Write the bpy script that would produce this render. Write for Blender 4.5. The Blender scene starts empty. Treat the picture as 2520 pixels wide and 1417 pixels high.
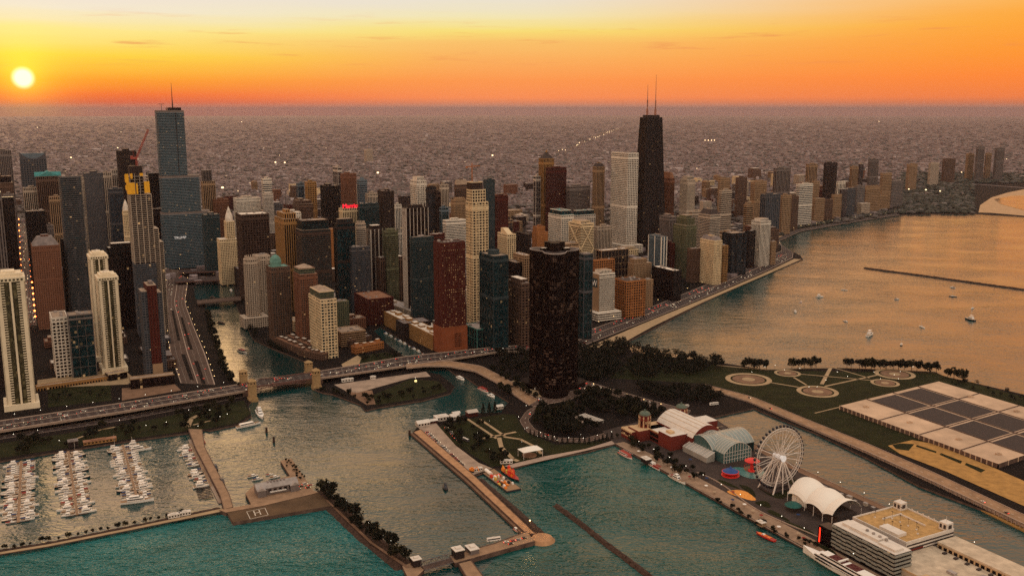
import bpy, bmesh, math, random
from mathutils import Vector, Matrix
rad = math.radians
random.seed(7)
S = bpy.context.scene
COL = S.collection

# ---------------------------------------------------------------- camera
F, CAM_H = 2364.0, 370.0
TH = math.atan(443.5 / F)                      # pitch below the horizontal
CT, ST = math.cos(TH), math.sin(TH)
cam = bpy.data.cameras.new("camera")
cam.sensor_width = 36.0
cam.lens = 36.0 * F / 2520.0
cam.clip_start, cam.clip_end = 1.0, 200000.0
cam_o = bpy.data.objects.new("camera", cam)
COL.objects.link(cam_o)
cam_o.location = (0, 0, CAM_H)
cam_o.rotation_euler = (rad(90) - TH, 0, 0)
S.camera = cam_o

# ---------------------------------------------------------------- sun, sky, exposure
SUN_AZ, SUN_EL = rad(-26.45), rad(1.52)         # azimuth from +Y towards +X
SUN_DIR = Vector((math.sin(SUN_AZ) * math.cos(SUN_EL), math.cos(SUN_AZ) * math.cos(SUN_EL), math.sin(SUN_EL)))
sun = bpy.data.lights.new("sun", 'SUN')
sun.energy, sun.angle, sun.color = 0.9, rad(0.6), (1.0, 0.55, 0.25)
sun_o = bpy.data.objects.new("sun", sun)
COL.objects.link(sun_o)
sun_o.rotation_euler = (-SUN_DIR).to_track_quat('-Z', 'Y').to_euler()

S.view_settings.view_transform = 'Standard'
S.view_settings.look = 'None'
S.view_settings.exposure = 0.0
S.view_settings.gamma = 1.0
S.render.engine = 'CYCLES'
S.cycles.use_denoising = False
S.cycles.max_bounces = 5
S.cycles.diffuse_bounces = 2
S.cycles.glossy_bounces = 3
S.cycles.volume_bounces = 1
S.cycles.transmission_bounces = 3
S.cycles.transparent_max_bounces = 6
S.cycles.caustics_reflective = False
S.cycles.caustics_refractive = False
S.cycles.sample_clamp_indirect = 2.0
S.cycles.sample_clamp_direct = 6.0
S.cycles.use_adaptive_sampling = False

def lin(c):
    return tuple(((v / 255.0) / 12.92 if v <= 10 else (((v / 255.0) + 0.055) / 1.055) ** 2.4) for v in c)

class NT:
    """a few shorthands for building node trees"""
    def __init__(s, tree):
        s.t = tree; s.n = tree.nodes; s.l = tree.links
    def new(s, kind, **kw):
        n = s.n.new(kind)
        for k, v in kw.items():
            setattr(n, k, v)
        return n
    def link(s, a, b):
        s.l.new(a, b)
    def math(s, op, a, b=None, c=None, clamp=False):
        n = s.n.new('ShaderNodeMath'); n.operation = op; n.use_clamp = clamp
        for i, v in enumerate((a, b, c)):
            if v is None: continue
            if isinstance(v, (int, float)): n.inputs[i].default_value = v
            else: s.l.new(v, n.inputs[i])
        return n.outputs[0]
    def ramp(s, fac, stops, interp='LINEAR'):
        n = s.n.new('ShaderNodeValToRGB'); cr = n.color_ramp; cr.interpolation = interp
        while len(cr.elements) < len(stops): cr.elements.new(0.5)
        for e, (p, c) in zip(cr.elements, stops):
            e.position = p; e.color = tuple(c)[:3] + (1.0,)
        s.l.new(fac, n.inputs[0])
        return n.outputs[0]
    def mix(s, fac, a, b, blend='MIX'):
        n = s.n.new('ShaderNodeMix'); n.data_type = 'RGBA'; n.blend_type = blend
        for sock, v in ((n.inputs[0], fac), (n.inputs[6], a), (n.inputs[7], b)):
            if isinstance(v, (int, float)): sock.default_value = v
            elif isinstance(v, tuple): sock.default_value = tuple(v)[:3] + (1.0,)
            else: s.l.new(v, sock)
        return n.outputs[2]

W = bpy.data.worlds.new("World")
S.world = W
W.use_nodes = True
def build_sky():
    k = NT(W.node_tree)
    k.n.clear()
    tc = k.new('ShaderNodeTexCoord')
    nrm = k.new('ShaderNodeVectorMath', operation='NORMALIZE')
    k.link(tc.outputs['Generated'], nrm.inputs[0])
    d = nrm.outputs[0]
    sp = k.new('ShaderNodeSeparateXYZ'); k.link(d, sp.inputs[0])
    z = k.math('MAXIMUM', sp.outputs[2], 0.0)
    # faint uneven streaks so that the bands of colour do not lie ruler-straight
    mp = k.new('ShaderNodeMapping'); mp.inputs['Scale'].default_value = (3.0, 3.0, 60.0)
    k.link(d, mp.inputs[0])
    nz = k.new('ShaderNodeTexNoise'); nz.inputs['Scale'].default_value = 2.2; nz.inputs['Detail'].default_value = 4
    k.link(mp.outputs[0], nz.inputs[0])
    wob = k.math('MULTIPLY', k.math('SUBTRACT', nz.outputs[0], 0.5), 0.05)
    t = k.math('ADD', k.math('SQRT', z), k.math('MULTIPLY', wob, k.math('SQRT', z)))
    L = lambda r, g, b, m=1.0: tuple(v * m for v in lin((r, g, b)))
    lift = lambda c, m1, m2, m3: [(0.41, L(*c, m1)), (0.50, L(*c, m2)), (0.62, L(255, 200, 160, m3)), (0.74, L(248, 226, 200, 1.1)), (0.86, L(240, 230, 220, 1.1)), (1.0, L(238, 232, 226, 1.05))]  # unseen sky above the view, raised to brighten water and facades
    sunside = k.ramp(t, [(0.0, L(140, 78, 70)), (0.04, L(176, 82, 60)), (0.075, L(220, 92, 50)), (0.11, L(246, 114, 46)), (0.16, L(255, 158, 44)), (0.22, L(255, 214, 70)),
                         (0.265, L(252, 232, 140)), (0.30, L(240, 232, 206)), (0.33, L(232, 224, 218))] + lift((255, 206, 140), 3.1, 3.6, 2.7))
    middle = k.ramp(t, [(0.0, L(126, 90, 82)), (0.035, L(160, 106, 88)), (0.07, L(216, 126, 86)), (0.10, L(250, 140, 80)), (0.165, L(254, 152, 78)), (0.22, L(252, 176, 94)), (0.252, L(250, 192, 106)), (0.275, L(248, 224, 120)),
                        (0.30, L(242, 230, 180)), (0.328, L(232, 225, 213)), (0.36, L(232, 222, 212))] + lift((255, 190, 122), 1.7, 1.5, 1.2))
    away = k.ramp(t, [(0.0, L(122, 84, 74)), (0.035, L(154, 94, 74)), (0.07, L(206, 112, 70)), (0.10, L(240, 124, 64)), (0.17, L(255, 136, 54)), (0.22, L(255, 150, 50)), (0.29, L(254, 168, 58)),
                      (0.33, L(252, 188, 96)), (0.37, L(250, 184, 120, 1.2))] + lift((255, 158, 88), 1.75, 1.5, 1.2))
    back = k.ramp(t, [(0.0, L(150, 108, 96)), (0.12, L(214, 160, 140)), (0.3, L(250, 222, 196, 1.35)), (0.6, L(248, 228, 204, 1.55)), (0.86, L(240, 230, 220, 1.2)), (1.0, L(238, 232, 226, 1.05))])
    hd = k.new('ShaderNodeVectorMath', operation='NORMALIZE')
    cmb = k.new('ShaderNodeCombineXYZ'); k.link(sp.outputs[0], cmb.inputs[0]); k.link(sp.outputs[1], cmb.inputs[1])
    k.link(cmb.outputs[0], hd.inputs[0])
    dt = k.new('ShaderNodeVectorMath', operation='DOT_PRODUCT'); k.link(hd.outputs[0], dt.inputs[0])
    dt.inputs[1].default_value = Vector((SUN_DIR.x, SUN_DIR.y, 0)).normalized()
    az = k.math('MULTIPLY', k.math('ARCCOSINE', k.math('MINIMUM', dt.outputs[1], 1.0)), 57.2958)
    def sm(a, b, x):
        n = k.new('ShaderNodeMapRange', interpolation_type='SMOOTHSTEP')
        n.inputs[1].default_value = a; n.inputs[2].default_value = b; k.link(x, n.inputs[0]); return n.outputs[0]
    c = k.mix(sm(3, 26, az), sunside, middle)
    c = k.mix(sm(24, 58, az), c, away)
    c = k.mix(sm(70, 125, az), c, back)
    # a few thin streaks of cloud low in the west
    mc = k.new('ShaderNodeMapping'); mc.inputs['Scale'].default_value = (7.0, 7.0, 95.0); k.link(d, mc.inputs[0])
    cn = k.new('ShaderNodeTexNoise'); cn.inputs['Scale'].default_value = 1.3; cn.inputs['Detail'].default_value = 5; cn.inputs['Roughness'].default_value = .62; k.link(mc.outputs[0], cn.inputs[0])
    cf = k.math('MULTIPLY', sm(0.55, 0.78, cn.outputs[0]), k.math('MULTIPLY', sm(0.030, 0.058, z), sm(0.10, 0.066, z)))
    c = k.mix(k.math('MULTIPLY', cf, .7), c, lin((232, 134, 84)))
    # the sun's disc and its glow
    d3 = k.new('ShaderNodeVectorMath', operation='DOT_PRODUCT'); k.link(d, d3.inputs[0]); d3.inputs[1].default_value = SUN_DIR
    an = k.math('MULTIPLY', k.math('ARCCOSINE', k.math('MINIMUM', d3.outputs[1], 1.0)), 57.2958)
    glow = k.math('MULTIPLY', k.math('EXPONENT', k.math('MULTIPLY', an, -0.95)), .8)
    disc = k.math('MULTIPLY', sm(0.66, 0.0, an), 2.2)
    c = k.mix(1.0, c, k.mix(glow, (0, 0, 0), lin((255, 214, 40))), 'ADD')
    c = k.mix(1.0, c, k.mix(disc, (0, 0, 0), (1.0, 0.92, 0.8)), 'ADD')
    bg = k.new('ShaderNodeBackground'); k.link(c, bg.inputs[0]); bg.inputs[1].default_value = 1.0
    ns = k.new('ShaderNodeTexSky', sky_type='NISHITA')
    ns.sun_disc = False; ns.sun_elevation = SUN_EL; ns.sun_rotation = SUN_AZ; ns.dust_density = 9.0; ns.air_density = 2.5
    b2 = k.new('ShaderNodeBackground'); k.link(ns.outputs[0], b2.inputs[0]); b2.inputs[1].default_value = 0.05
    ad = k.new('ShaderNodeAddShader'); k.link(bg.outputs[0], ad.inputs[0]); k.link(b2.outputs[0], ad.inputs[1])
    out = k.new('ShaderNodeOutputWorld'); k.link(ad.outputs[0], out.inputs[0])
build_sky()
W.cycles.sampling_method = 'MANUAL'
W.cycles.sample_map_resolution = 1024

# ---------------------------------------------------------------- helpers
def gp(px, py, z=0.0):
    """the point at height z that the photograph's pixel (px, py) looks at"""
    dx, dy = (px - 1260.0) / F, (py - 708.5) / F
    zz = -(ST + dy * CT)
    t = (z - CAM_H) / zz
    return Vector((dx * t, (CT - dy * ST) * t, z))
def gps(pts, z=0.0):
    return [gp(x, y, z) for x, y in pts]
GRID = rad(61.5)                               # the street grid: north, measured from +Y towards +X
NV = Vector((math.sin(GRID), math.cos(GRID), 0)); WV = Vector((-NV.y, NV.x, 0))
GROT = math.atan2(NV.y, NV.x)                  # local x = north, local y = west

def tag(o, label=None, cat=None, group=None, kind=None):
    for k_, v in (('label', label), ('category', cat), ('group', group), ('kind', kind)):
        if v: o[k_] = v
    return o
def empty(name, loc=(0, 0, 0), rz=0.0, parent=None):
    o = bpy.data.objects.new(name, None); COL.objects.link(o)
    o.location = loc; o.rotation_euler = (0, 0, rz); o.empty_display_size = 1
    if parent: o.parent = parent
    return o
def copy_tree(o, parent=None):
    c = o.copy(); COL.objects.link(c)
    if parent: c.parent = parent
    for ch in o.children: copy_tree(ch, c)
    return c

class MB:
    """collects shapes and links them as one mesh object"""
    def __init__(s): s.v = []; s.f = []; s.m = []
    def add(s, vs, fs, m=0):
        b = len(s.v); s.v += [tuple(v) for v in vs]; s.f += [tuple(i + b for i in f) for f in fs]; s.m += [m] * len(fs)
    def box(s, x0, y0, z0, x1, y1, z1, m=0):
        s.add([(x0, y0, z0), (x1, y0, z0), (x1, y1, z0), (x0, y1, z0), (x0, y0, z1), (x1, y0, z1), (x1, y1, z1), (x0, y1, z1)],
              [(0, 3, 2, 1), (4, 5, 6, 7), (0, 1, 5, 4), (1, 2, 6, 5), (2, 3, 7, 6), (3, 0, 4, 7)], m)
    def prism(s, poly, z0, z1, m=0, mt=None, top=None):
        n = len(poly); a = sum(poly[i][0] * poly[(i + 1) % n][1] - poly[(i + 1) % n][0] * poly[i][1] for i in range(n))
        if a < 0: poly = poly[::-1]; top = top[::-1] if top else None
        t = top or poly
        s.add([(p[0], p[1], z0) for p in poly] + [(p[0], p[1], z1) for p in t], [(i, (i + 1) % n, n + (i + 1) % n, n + i) for i in range(n)], m)
        s.add([(p[0], p[1], z1) for p in t], [tuple(range(n))], m if mt is None else mt)
    def sheet(s, poly, z, m=0):
        n = len(poly); a = sum(poly[i][0] * poly[(i + 1) % n][1] - poly[(i + 1) % n][0] * poly[i][1] for i in range(n))
        if a < 0: poly = poly[::-1]
        s.add([(p[0], p[1], z) for p in poly], [tuple(range(n))], m)
    def tube(s, p, q, r, n=6, m=0, r2=None, cap=True):
        p, q = Vector(p), Vector(q); d = (q - p)
        if d.length < 1e-6: return
        u = d.normalized(); a = u.orthogonal().normalized(); b = u.cross(a); r2 = r if r2 is None else r2
        vs = [p + (a * math.cos(6.28319 * i / n) + b * math.sin(6.28319 * i / n)) * r for i in range(n)]
        vs += [q + (a * math.cos(6.28319 * i / n) + b * math.sin(6.28319 * i / n)) * r2 for i in range(n)]
        fs = [(i, (i + 1) % n, n + (i + 1) % n, n + i) for i in range(n)]
        if cap: fs += [tuple(range(n))[::-1], tuple(range(n, 2 * n))]
        s.add(vs, fs, m)
    def lathe(s, c, prof, n=12, m=0):
        c = Vector(c); k = len(prof); vs = []
        for r, z in prof: vs += [(c.x + r * math.cos(6.28319 * i / n), c.y + r * math.sin(6.28319 * i / n), c.z + z) for i in range(n)]
        fs = [(j * n + i, j * n + (i + 1) % n, (j + 1) * n + (i + 1) % n, (j + 1) * n + i) for j in range(k - 1) for i in range(n)]
        fs += [tuple(range(n))[::-1], tuple(range((k - 1) * n, k * n))]
        s.add(vs, fs, m)
    def beam(s, p, q, w, h, m=0):
        """a square bar from p to q, w wide and h high"""
        p, q = Vector(p), Vector(q); u = (q - p).normalized(); a = u.cross(Vector((0, 0, 1)))
        a = a.normalized() if a.length > 1e-4 else Vector((1, 0, 0)); b = a.cross(u)
        vs = [c + a * (i * w / 2) + b * (j * h / 2) for c in (p, q) for i, j in ((-1, -1), (1, -1), (1, 1), (-1, 1))]
        s.add(vs, [(3, 2, 1, 0), (4, 5, 6, 7), (0, 1, 5, 4), (1, 2, 6, 5), (2, 3, 7, 6), (3, 0, 4, 7)], m)
    def mesh(s, name, mats):
        me = bpy.data.meshes.new(name); me.from_pydata(s.v, [], s.f)
        for m in mats: me.materials.append(m)
        if len(mats) > 1: me.polygons.foreach_set('material_index', s.m)
        me.update(); return me
    def build(s, name, mats, parent=None, loc=(0, 0, 0), rz=0.0):
        if not isinstance(mats, (list, tuple)): mats = [mats]
        o = bpy.data.objects.new(name, s.mesh(name, mats)); COL.objects.link(o)
        o.location = loc; o.rotation_euler = (0, 0, rz)
        if parent: o.parent = parent
        return o

# ---------------------------------------------------------------- materials
def mat(name, col, rough=0.8, spec=0.3, metal=0.0, var=0.25, scale=0.08, emit=None, es=0.0, coord='Object'):
    m = bpy.data.materials.new(name); m.use_nodes = True
    k = NT(m.node_tree); b = k.n['Principled BSDF']
    b.inputs['Roughness'].default_value = rough; b.inputs['Specular IOR Level'].default_value = spec; b.inputs['Metallic'].default_value = metal
    if var > 0:
        tc = k.new('ShaderNodeTexCoord'); nz = k.new('ShaderNodeTexNoise')
        nz.inputs['Scale'].default_value = scale; nz.inputs['Detail'].default_value = 6; nz.inputs['Roughness'].default_value = 0.65
        k.link(tc.outputs[coord], nz.inputs[0])
        lo = tuple(v * (1 - var) for v in col); hi = tuple(min(1, v * (1 + var)) for v in col)
        k.link(k.ramp(nz.outputs[0], [(0.3, lo), (0.7, hi)]), b.inputs['Base Color'])
    else: b.inputs['Base Color'].default_value = tuple(col) + (1,)
    if emit:
        b.inputs['Emission Color'].default_value = tuple(emit) + (1,); b.inputs['Emission Strength'].default_value = es
    return m

def water_mat(name, body, rough, bump, spec=.5):
    m = bpy.data.materials.new(name); m.use_nodes = True
    k = NT(m.node_tree); b = k.n['Principled BSDF']
    b.inputs['Roughness'].default_value = rough; b.inputs['IOR'].default_value = 1.45; b.inputs['Specular IOR Level'].default_value = spec
    tc = k.new('ShaderNodeTexCoord')
    big = k.new('ShaderNodeTexNoise'); big.inputs['Scale'].default_value = 0.006; big.inputs['Detail'].default_value = 3
    k.link(tc.outputs['Object'], big.inputs[0])
    k.link(k.ramp(big.outputs[0], [(0.35, tuple(v * 0.8 for v in body)), (0.65, tuple(v * 1.2 for v in body))]), b.inputs['Base Color'])
    mp = k.new('ShaderNodeMapping'); mp.inputs['Rotation'].default_value = (0, 0, rad(20)); mp.inputs['Scale'].default_value = (0.55, 1.0, 1.0)
    k.link(tc.outputs['Object'], mp.inputs[0])
    h = None
    for sc, w in ((0.16, 1.0), (0.05, 1.3), (0.42, 0.7)):
        nz = k.new('ShaderNodeTexNoise'); nz.inputs['Scale'].default_value = sc; nz.inputs['Detail'].default_value = 2
        k.link(mp.outputs[0], nz.inputs[0]); v = k.math('MULTIPLY', nz.outputs[0], w)
        h = v if h is None else k.math('ADD', h, v)
    pt = k.new('ShaderNodeTexNoise'); pt.inputs['Scale'].default_value = 0.011; pt.inputs['Detail'].default_value = 4; k.link(mp.outputs[0], pt.inputs[0])
    h = k.math('MULTIPLY', h, k.ramp(pt.outputs[0], [(0.34, (.5,) * 3), (0.64, (1.35,) * 3)]))
    bp = k.new('ShaderNodeBump'); bp.inputs['Strength'].default_value = 1.0; bp.inputs['Distance'].default_value = bump
    k.link(h, bp.inputs['Height']); k.link(bp.outputs[0], b.inputs['Normal'])
    return m

M = {}
M['water'] = water_mat('water', (0.0, 0.030, 0.029), 0.12, .60)
M['river'] = water_mat('river_water', (0.0, 0.020, 0.019), 0.12, .34, .9)
M['lake'] = water_mat('lake_water', (0.0, 0.108, 0.100), 0.14, 5.5, .40)
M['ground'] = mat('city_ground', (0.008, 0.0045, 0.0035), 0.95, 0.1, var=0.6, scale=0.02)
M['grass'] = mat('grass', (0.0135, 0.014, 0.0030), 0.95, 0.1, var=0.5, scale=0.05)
M['asphalt'] = mat('asphalt', (0.030, 0.018, 0.015), 0.9, 0.2, var=0.3, scale=0.06)
M['concrete'] = mat('concrete', (0.30, 0.21, 0.15), 0.9, 0.2, var=0.3, scale=0.07)
M['sand'] = mat('sand', (0.42, 0.26, 0.14), 0.95, 0.1, var=0.2, scale=0.05)
M['stone'] = mat('quay_stone', (0.10, 0.06, 0.045), 0.95, 0.1, var=0.5, scale=0.15)
# ---------------------------------------------------------------- water and land
def struct(name, mb, mats, label, kind='structure'):
    o = mb.build(name, mats); return tag(o, label, None, None, kind)
w = MB(); R_ = 46000.0
ring = [(R_ * math.cos(6.28319 * i / 96), R_ * math.sin(6.28319 * i / 96)) for i in range(96)]
w.sheet(ring, -2.0)
struct('water', w, M['water'], 'teal lake and harbour water reflecting the warm sky')

SHORE = [(0, 1134), (142, 1111), (292, 1088), (457, 1065), (505, 1056), (514, 1059), (585, 1044), (618, 1024), (611, 996), (624, 980),
 (600, 958), (570, 930), (552, 895), (534, 855), (514, 800), (507, 765), (498, 740), (480, 735), (477, 705), (490, 692), (510, 686), (540, 683),
 (570, 690), (577, 705), (578, 735), (584, 758), (600, 786), (613, 815), (625, 836), (671, 857), (750, 888), (776, 945), (773, 957), (793, 965),
 (818, 969), (887, 995), (900, 1009), (930, 1002), (1040, 985), (1108, 967), (1118, 949), (1083, 921), (1045, 913), (996, 878), (956, 849),
 (918, 812), (935, 803), (980, 830), (1037, 866), (1100, 905), (1121, 921), (1141, 924), (1172, 946), (1214, 965), (1252, 988), (1240, 1003),
 (1234, 1014), (1178, 1016), (1123, 1024), (1074, 1026), (1029, 1049), (1015, 1064), (1152, 1180), (1163, 1170), (1196, 1160), (1215, 1152),
 (1260, 1151), (1341, 1128), (1440, 1112), (1511, 1092), (1640, 1060), (1752, 1026), (1857, 1003), (1872, 1011), (2007, 1065), (2134, 1126), (2261, 1194),
 (2388, 1242), (2520, 1290), (2700, 1370), (2960, 1180), (2700, 1035), (2520, 970), (2373, 936), (2325, 926), (2300, 914), (2053, 903), (1880, 908),
 (1740, 887), (1640, 870), (1560, 860), (1540, 843), (1740, 739), (1860, 683), (1976, 638), (1970, 629), (1930, 610), (1914, 600), (1908, 594), (1935, 586), (1931, 574),
 (1960, 567), (2020, 557), (2100, 544), (2210, 529), (2300, 526), (2410, 526), (2520, 532), (2760, 545)]
land = [tuple(p.xy) for p in gps(SHORE)]
far = [(R_ * .999 * math.sin(rad(a)), R_ * .999 * math.cos(rad(a))) for a in range(50, -56, -3)]
land = land + [(9000, 5000)] + far + [(-8000, 3500), (-1600, 1050)]
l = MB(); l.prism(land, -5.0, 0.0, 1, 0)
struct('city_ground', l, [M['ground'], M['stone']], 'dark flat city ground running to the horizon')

# rougher open lake outside the breakwaters: a sheet 5 cm above the sheltered water
OUTER = [(-60, 1376), (0, 1366), (300, 1310), (545, 1258), (565, 1268), (572, 1284), (690, 1262), (818, 1243), (880, 1300), (1000, 1405), (1030, 1460), (500, 1600), (-200, 1600)]
ow = MB(); ow.sheet([tuple(p.xy) for p in gps(OUTER, -2)], -1.95)
struct('lake_water', ow, M['lake'], 'choppy teal open lake outside the breakwater')
OUT2 = [(1174, 1420), (1230, 1362), (1300, 1335), (1340, 1342), (1345, 1318), (1200, 1196), (1180, 1172), (1215, 1158), (1262, 1154), (1341, 1131), (1513, 1094), (1700, 1200), (1860, 1295), (1970, 1350), (2130, 1440), (2000, 1560), (1150, 1560)]
ow = MB(); ow.sheet([tuple(p.xy) for p in gps(OUT2, -2)], -1.95)
M['basin_water'] = water_mat('basin_water', (0.0, 0.052, 0.043), 0.13, 1.6, .36)
struct('basin_water', ow, M['basin_water'], 'green rippled water between lock wall and pier')

RIV = [(776, 945), (624, 980), (600, 958), (570, 930), (552, 895), (534, 855), (514, 800), (507, 765), (498, 740), (480, 735), (477, 705), (490, 692), (510, 686), (540, 683), (570, 690), (577, 705), (578, 735), (584, 758), (600, 786), (613, 815), (625, 836), (671, 857), (750, 888)]
ow = MB(); ow.sheet([tuple(p.xy) for p in gps(RIV, -2)], -1.95)
struct('river', ow, M['river'], 'bright calm river bending between the towers')
# ---------------------------------------------------------------- facades
WALL = dict(chalk=(.64, .54, .40), white=(.60, .53, .45), cream=(.60, .47, .31), ivory=(.42, .34, .27), tan=(.32, .215, .135), gold=(.33, .19, .08), brown=(.145, .09, .065),
            rust=(.215, .105, .066), red=(.098, .022, .014), orange=(.36, .165, .065), grey=(.20, .165, .15), slate=(.105, .10, .105), black=(.014, .008, .008),
            dark=(.05, .032, .028), teal=(.05, .068, .072), green=(.15, .145, .09), bronze=(.085, .052, .04), blue=(.15, .18, .20), mint=(.10, .24, .21), pale=(.48, .41, .35))
WALL = {n: tuple(min(.7, v ** 1.28 * 1.16) for v in c) for n, c in WALL.items()}
GLASS = dict(k=(.008, .004, .004), t=(.005, .017, .020), o=(.055, .045, .022), b=(.016, .023, .031), g=(.035, .026, .026))
_wm = {}
def wall_mat(n):
    if n not in _wm: _wm[n] = mat('wall_' + n, WALL[n], 0.85, 0.2, var=0.16, scale=0.05)
    return _wm[n]
def glass_mat(n, lit=0.004, fh=3.5, bw=3.0):
    key = (n, lit)
    if key in _wm: return _wm[key]
    m = bpy.data.materials.new('glazing_' + n); m.use_nodes = True
    k = NT(m.node_tree); b = k.n['Principled BSDF']; c = GLASS[n]
    tc = k.new('ShaderNodeTexCoord')
    dv = k.new('ShaderNodeVectorMath', operation='DIVIDE'); dv.inputs[1].default_value = (bw, bw, fh); k.link(tc.outputs['Object'], dv.inputs[0])
    fl = k.new('ShaderNodeVectorMath', operation='FLOOR'); k.link(dv.outputs[0], fl.inputs[0])
    wn = k.new('ShaderNodeTexWhiteNoise', noise_dimensions='3D'); k.link(fl.outputs[0], wn.inputs[0])
    k.link(k.ramp(wn.outputs[0], [(0, tuple(v * .5 for v in c)), (0.7, c), (1, tuple(v * 2.4 for v in c))]), b.inputs['Base Color'])
    b.inputs['Roughness'].default_value = 0.16; b.inputs['Specular IOR Level'].default_value = 0.14
    nz = k.new('ShaderNodeTexNoise'); nz.inputs['Scale'].default_value = 0.03; k.link(tc.outputs['Object'], nz.inputs[0])
    bp = k.new('ShaderNodeBump'); bp.inputs['Distance'].default_value = 0.8; bp.inputs['Strength'].default_value = 0.5
    k.link(nz.outputs[0], bp.inputs['Height']); k.link(bp.outputs[0], b.inputs['Normal'])
    wb = k.new('ShaderNodeTexWhiteNoise', noise_dimensions='4D'); k.link(fl.outputs[0], wb.inputs[0]); wb.inputs[1].default_value = 3.3
    b.inputs['Emission Color'].default_value = lin((255, 196, 132)) + (1,)
    k.link(k.math('MULTIPLY', k.math('LESS_THAN', wn.outputs[0], lit), k.math('MULTIPLY', wb.outputs[0], .5)), b.inputs['Emission Strength'])
    _wm[key] = m; return m
ROOF = {n: mat('roof_' + n, c, 0.9, 0.2, var=0.35, scale=0.12) for n, c in dict(tan=(.30, .21, .145), white=(.62, .52, .42), dark=(.05, .035, .03), grey=(.19, .15, .135),
        teal=(.05, .20, .19), green=(.10, .20, .16), metal=(.30, .25, .22), rust=(.24, .11, .06)).items()}

def offset(poly, d):
    n = len(poly); out = []
    for i in range(n):
        p0, p1, p2 = Vector(poly[i - 1]), Vector(poly[i]), Vector(poly[(i + 1) % n])
        e1, e2 = (p1 - p0).normalized(), (p2 - p1).normalized()
        n1, n2 = Vector((e1.y, -e1.x)), Vector((e2.y, -e2.x))
        b = (n1 + n2); b = b / max(0.3, b.length_squared) * 2 if b.length > 1e-6 else n1
        out.append(tuple(p1 + b * d))
    return out
PAT = dict(grid=(3.6, .42, 3.6, .34), bands=(3.6, .45, 0, 0), ribs=(0, 0, 4.2, .42), dots=(3.8, .62, 3.4, .62), plain=(14.0, .03, 9.0, .03), frame=(3.4, .2, 7.5, .12),
           big=(4.6, .34, 5.2, .26), fine=(3.1, .3, 2.4, .3), none=(0, 0, 0, 0))
def facade(mb, poly, z0, z1, pat, far=False, dep=0.45, wave=0.0):
    """a glazed core with floor edges and piers standing proud of it; poly is counter-clockwise; materials 0 wall, 1 glazing"""
    fh, sf, bw, pf = PAT[pat]
    if far: fh *= 1.6; bw *= 1.6
    mb.prism(poly, z0, z1, 1)
    op = offset(poly, dep)
    if fh:
        n = max(1, int(round((z1 - z0) / fh))); h = (z1 - z0) / n
        for i in range(n):
            q = op
            if wave:
                q = offset(poly, dep)
                q = wave_poly(poly, i, wave)
            za = z0 + h * (i + 1 - sf); mb.prism(q, za, z0 + h * (i + 1) - (0.0 if i < n - 1 else -0.25), 0)
    if bw:
        m = len(poly); dp = dep + 0.12
        for j in range(m):
            a, b = Vector(poly[j]), Vector(poly[(j + 1) % m]); L = (b - a).length
            if L < bw * .8: continue
            e = (b - a) / L; nn = Vector((e.y, -e.x))
            k = max(1, int(round(L / bw))); w = L / k * pf
            for i in range(k + 1):
                c = a + e * (L * i / k); s0 = -w / 2 if i > 0 else -0.02; s1 = w / 2 if i < k else 0.02
                if i == 0: s1 = max(s1, .45)
                if i == k: s0 = min(s0, -.45)
                p, q = c + e * s0, c + e * s1
                mb.prism([tuple(p), tuple(p + nn * dp), tuple(q + nn * dp), tuple(q)][::-1], z0, z1 + 0.2, 0)
def wave_poly(poly, i, amp):
    out = []
    m = len(poly)
    for j in range(m):
        a, b = Vector(poly[j]), Vector(poly[(j + 1) % m]); L = (b - a).length; e = (b - a) / L; nn = Vector((e.y, -e.x)); k = max(2, int(L / 4))
        for s in range(k):
            out.append(tuple(a + e * (L * s / k) + nn * (0.6 + amp * (0.5 + 0.5 * math.sin(s * 0.9 + i * 0.23 + math.sin(i * 0.11 + j) * 2)))))
    return out

# ---------------------------------------------------------------- towers
TOWERS = []          # (x, y, radius, reference words, base pixel y, pixel x)
LABELS = set()
def yof(yb): return gp(1260, yb).y
def rect(b, a): return [(0, 0), (b, 0), (b, a), (0, a)]
def solve(xl, xc, xr, yt, yb, d=None):
    Y = yof(yb); al = TH + math.atan((yt - 708.5) / F); h = CAM_H - Y * math.tan(al)
    zc = Y * CT + (CAM_H - h) * ST; X = (xc - 1260) / F * zc
    def run(v, x):
        u = (x - 1260) / F; den = v.x - u * v.y * CT
        return (u * (Y * CT + (CAM_H - h) * ST) - X) / den if abs(den) > 1e-4 else 40
    b = max(6, min(160, run(NV, xr))); a = d or (max(8, min(90, run(WV, xl))) if xl < xc - 2 else max(14, min(45, b * .8)))
    return Vector((X, Y, 0)), b, a, h
def hq(P, yt):            # height at which a point over P shows at pixel row yt
    return CAM_H - P.y * math.tan(TH + math.atan((yt - 708.5) / F))
def units(parent, x0, x1, y0, y1, z, n, rng, m):
    for i in range(n):
        w, d, h = rng.uniform(2, 5), rng.uniform(2, 5), rng.uniform(1.2, 3)
        if x1 - x0 < w + 3 or y1 - y0 < d + 3: continue
        x, y = rng.uniform(x0 + 1, x1 - w - 1), rng.uniform(y0 + 1, y1 - d - 1)
        u = MB(); u.box(x, y, z, x + w, y + d, z + h); u.box(x + .4, y + .4, z + h, x + w - .4, y + d - .4, z + h + .35); u.build('roof_unit', m, parent)
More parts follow.
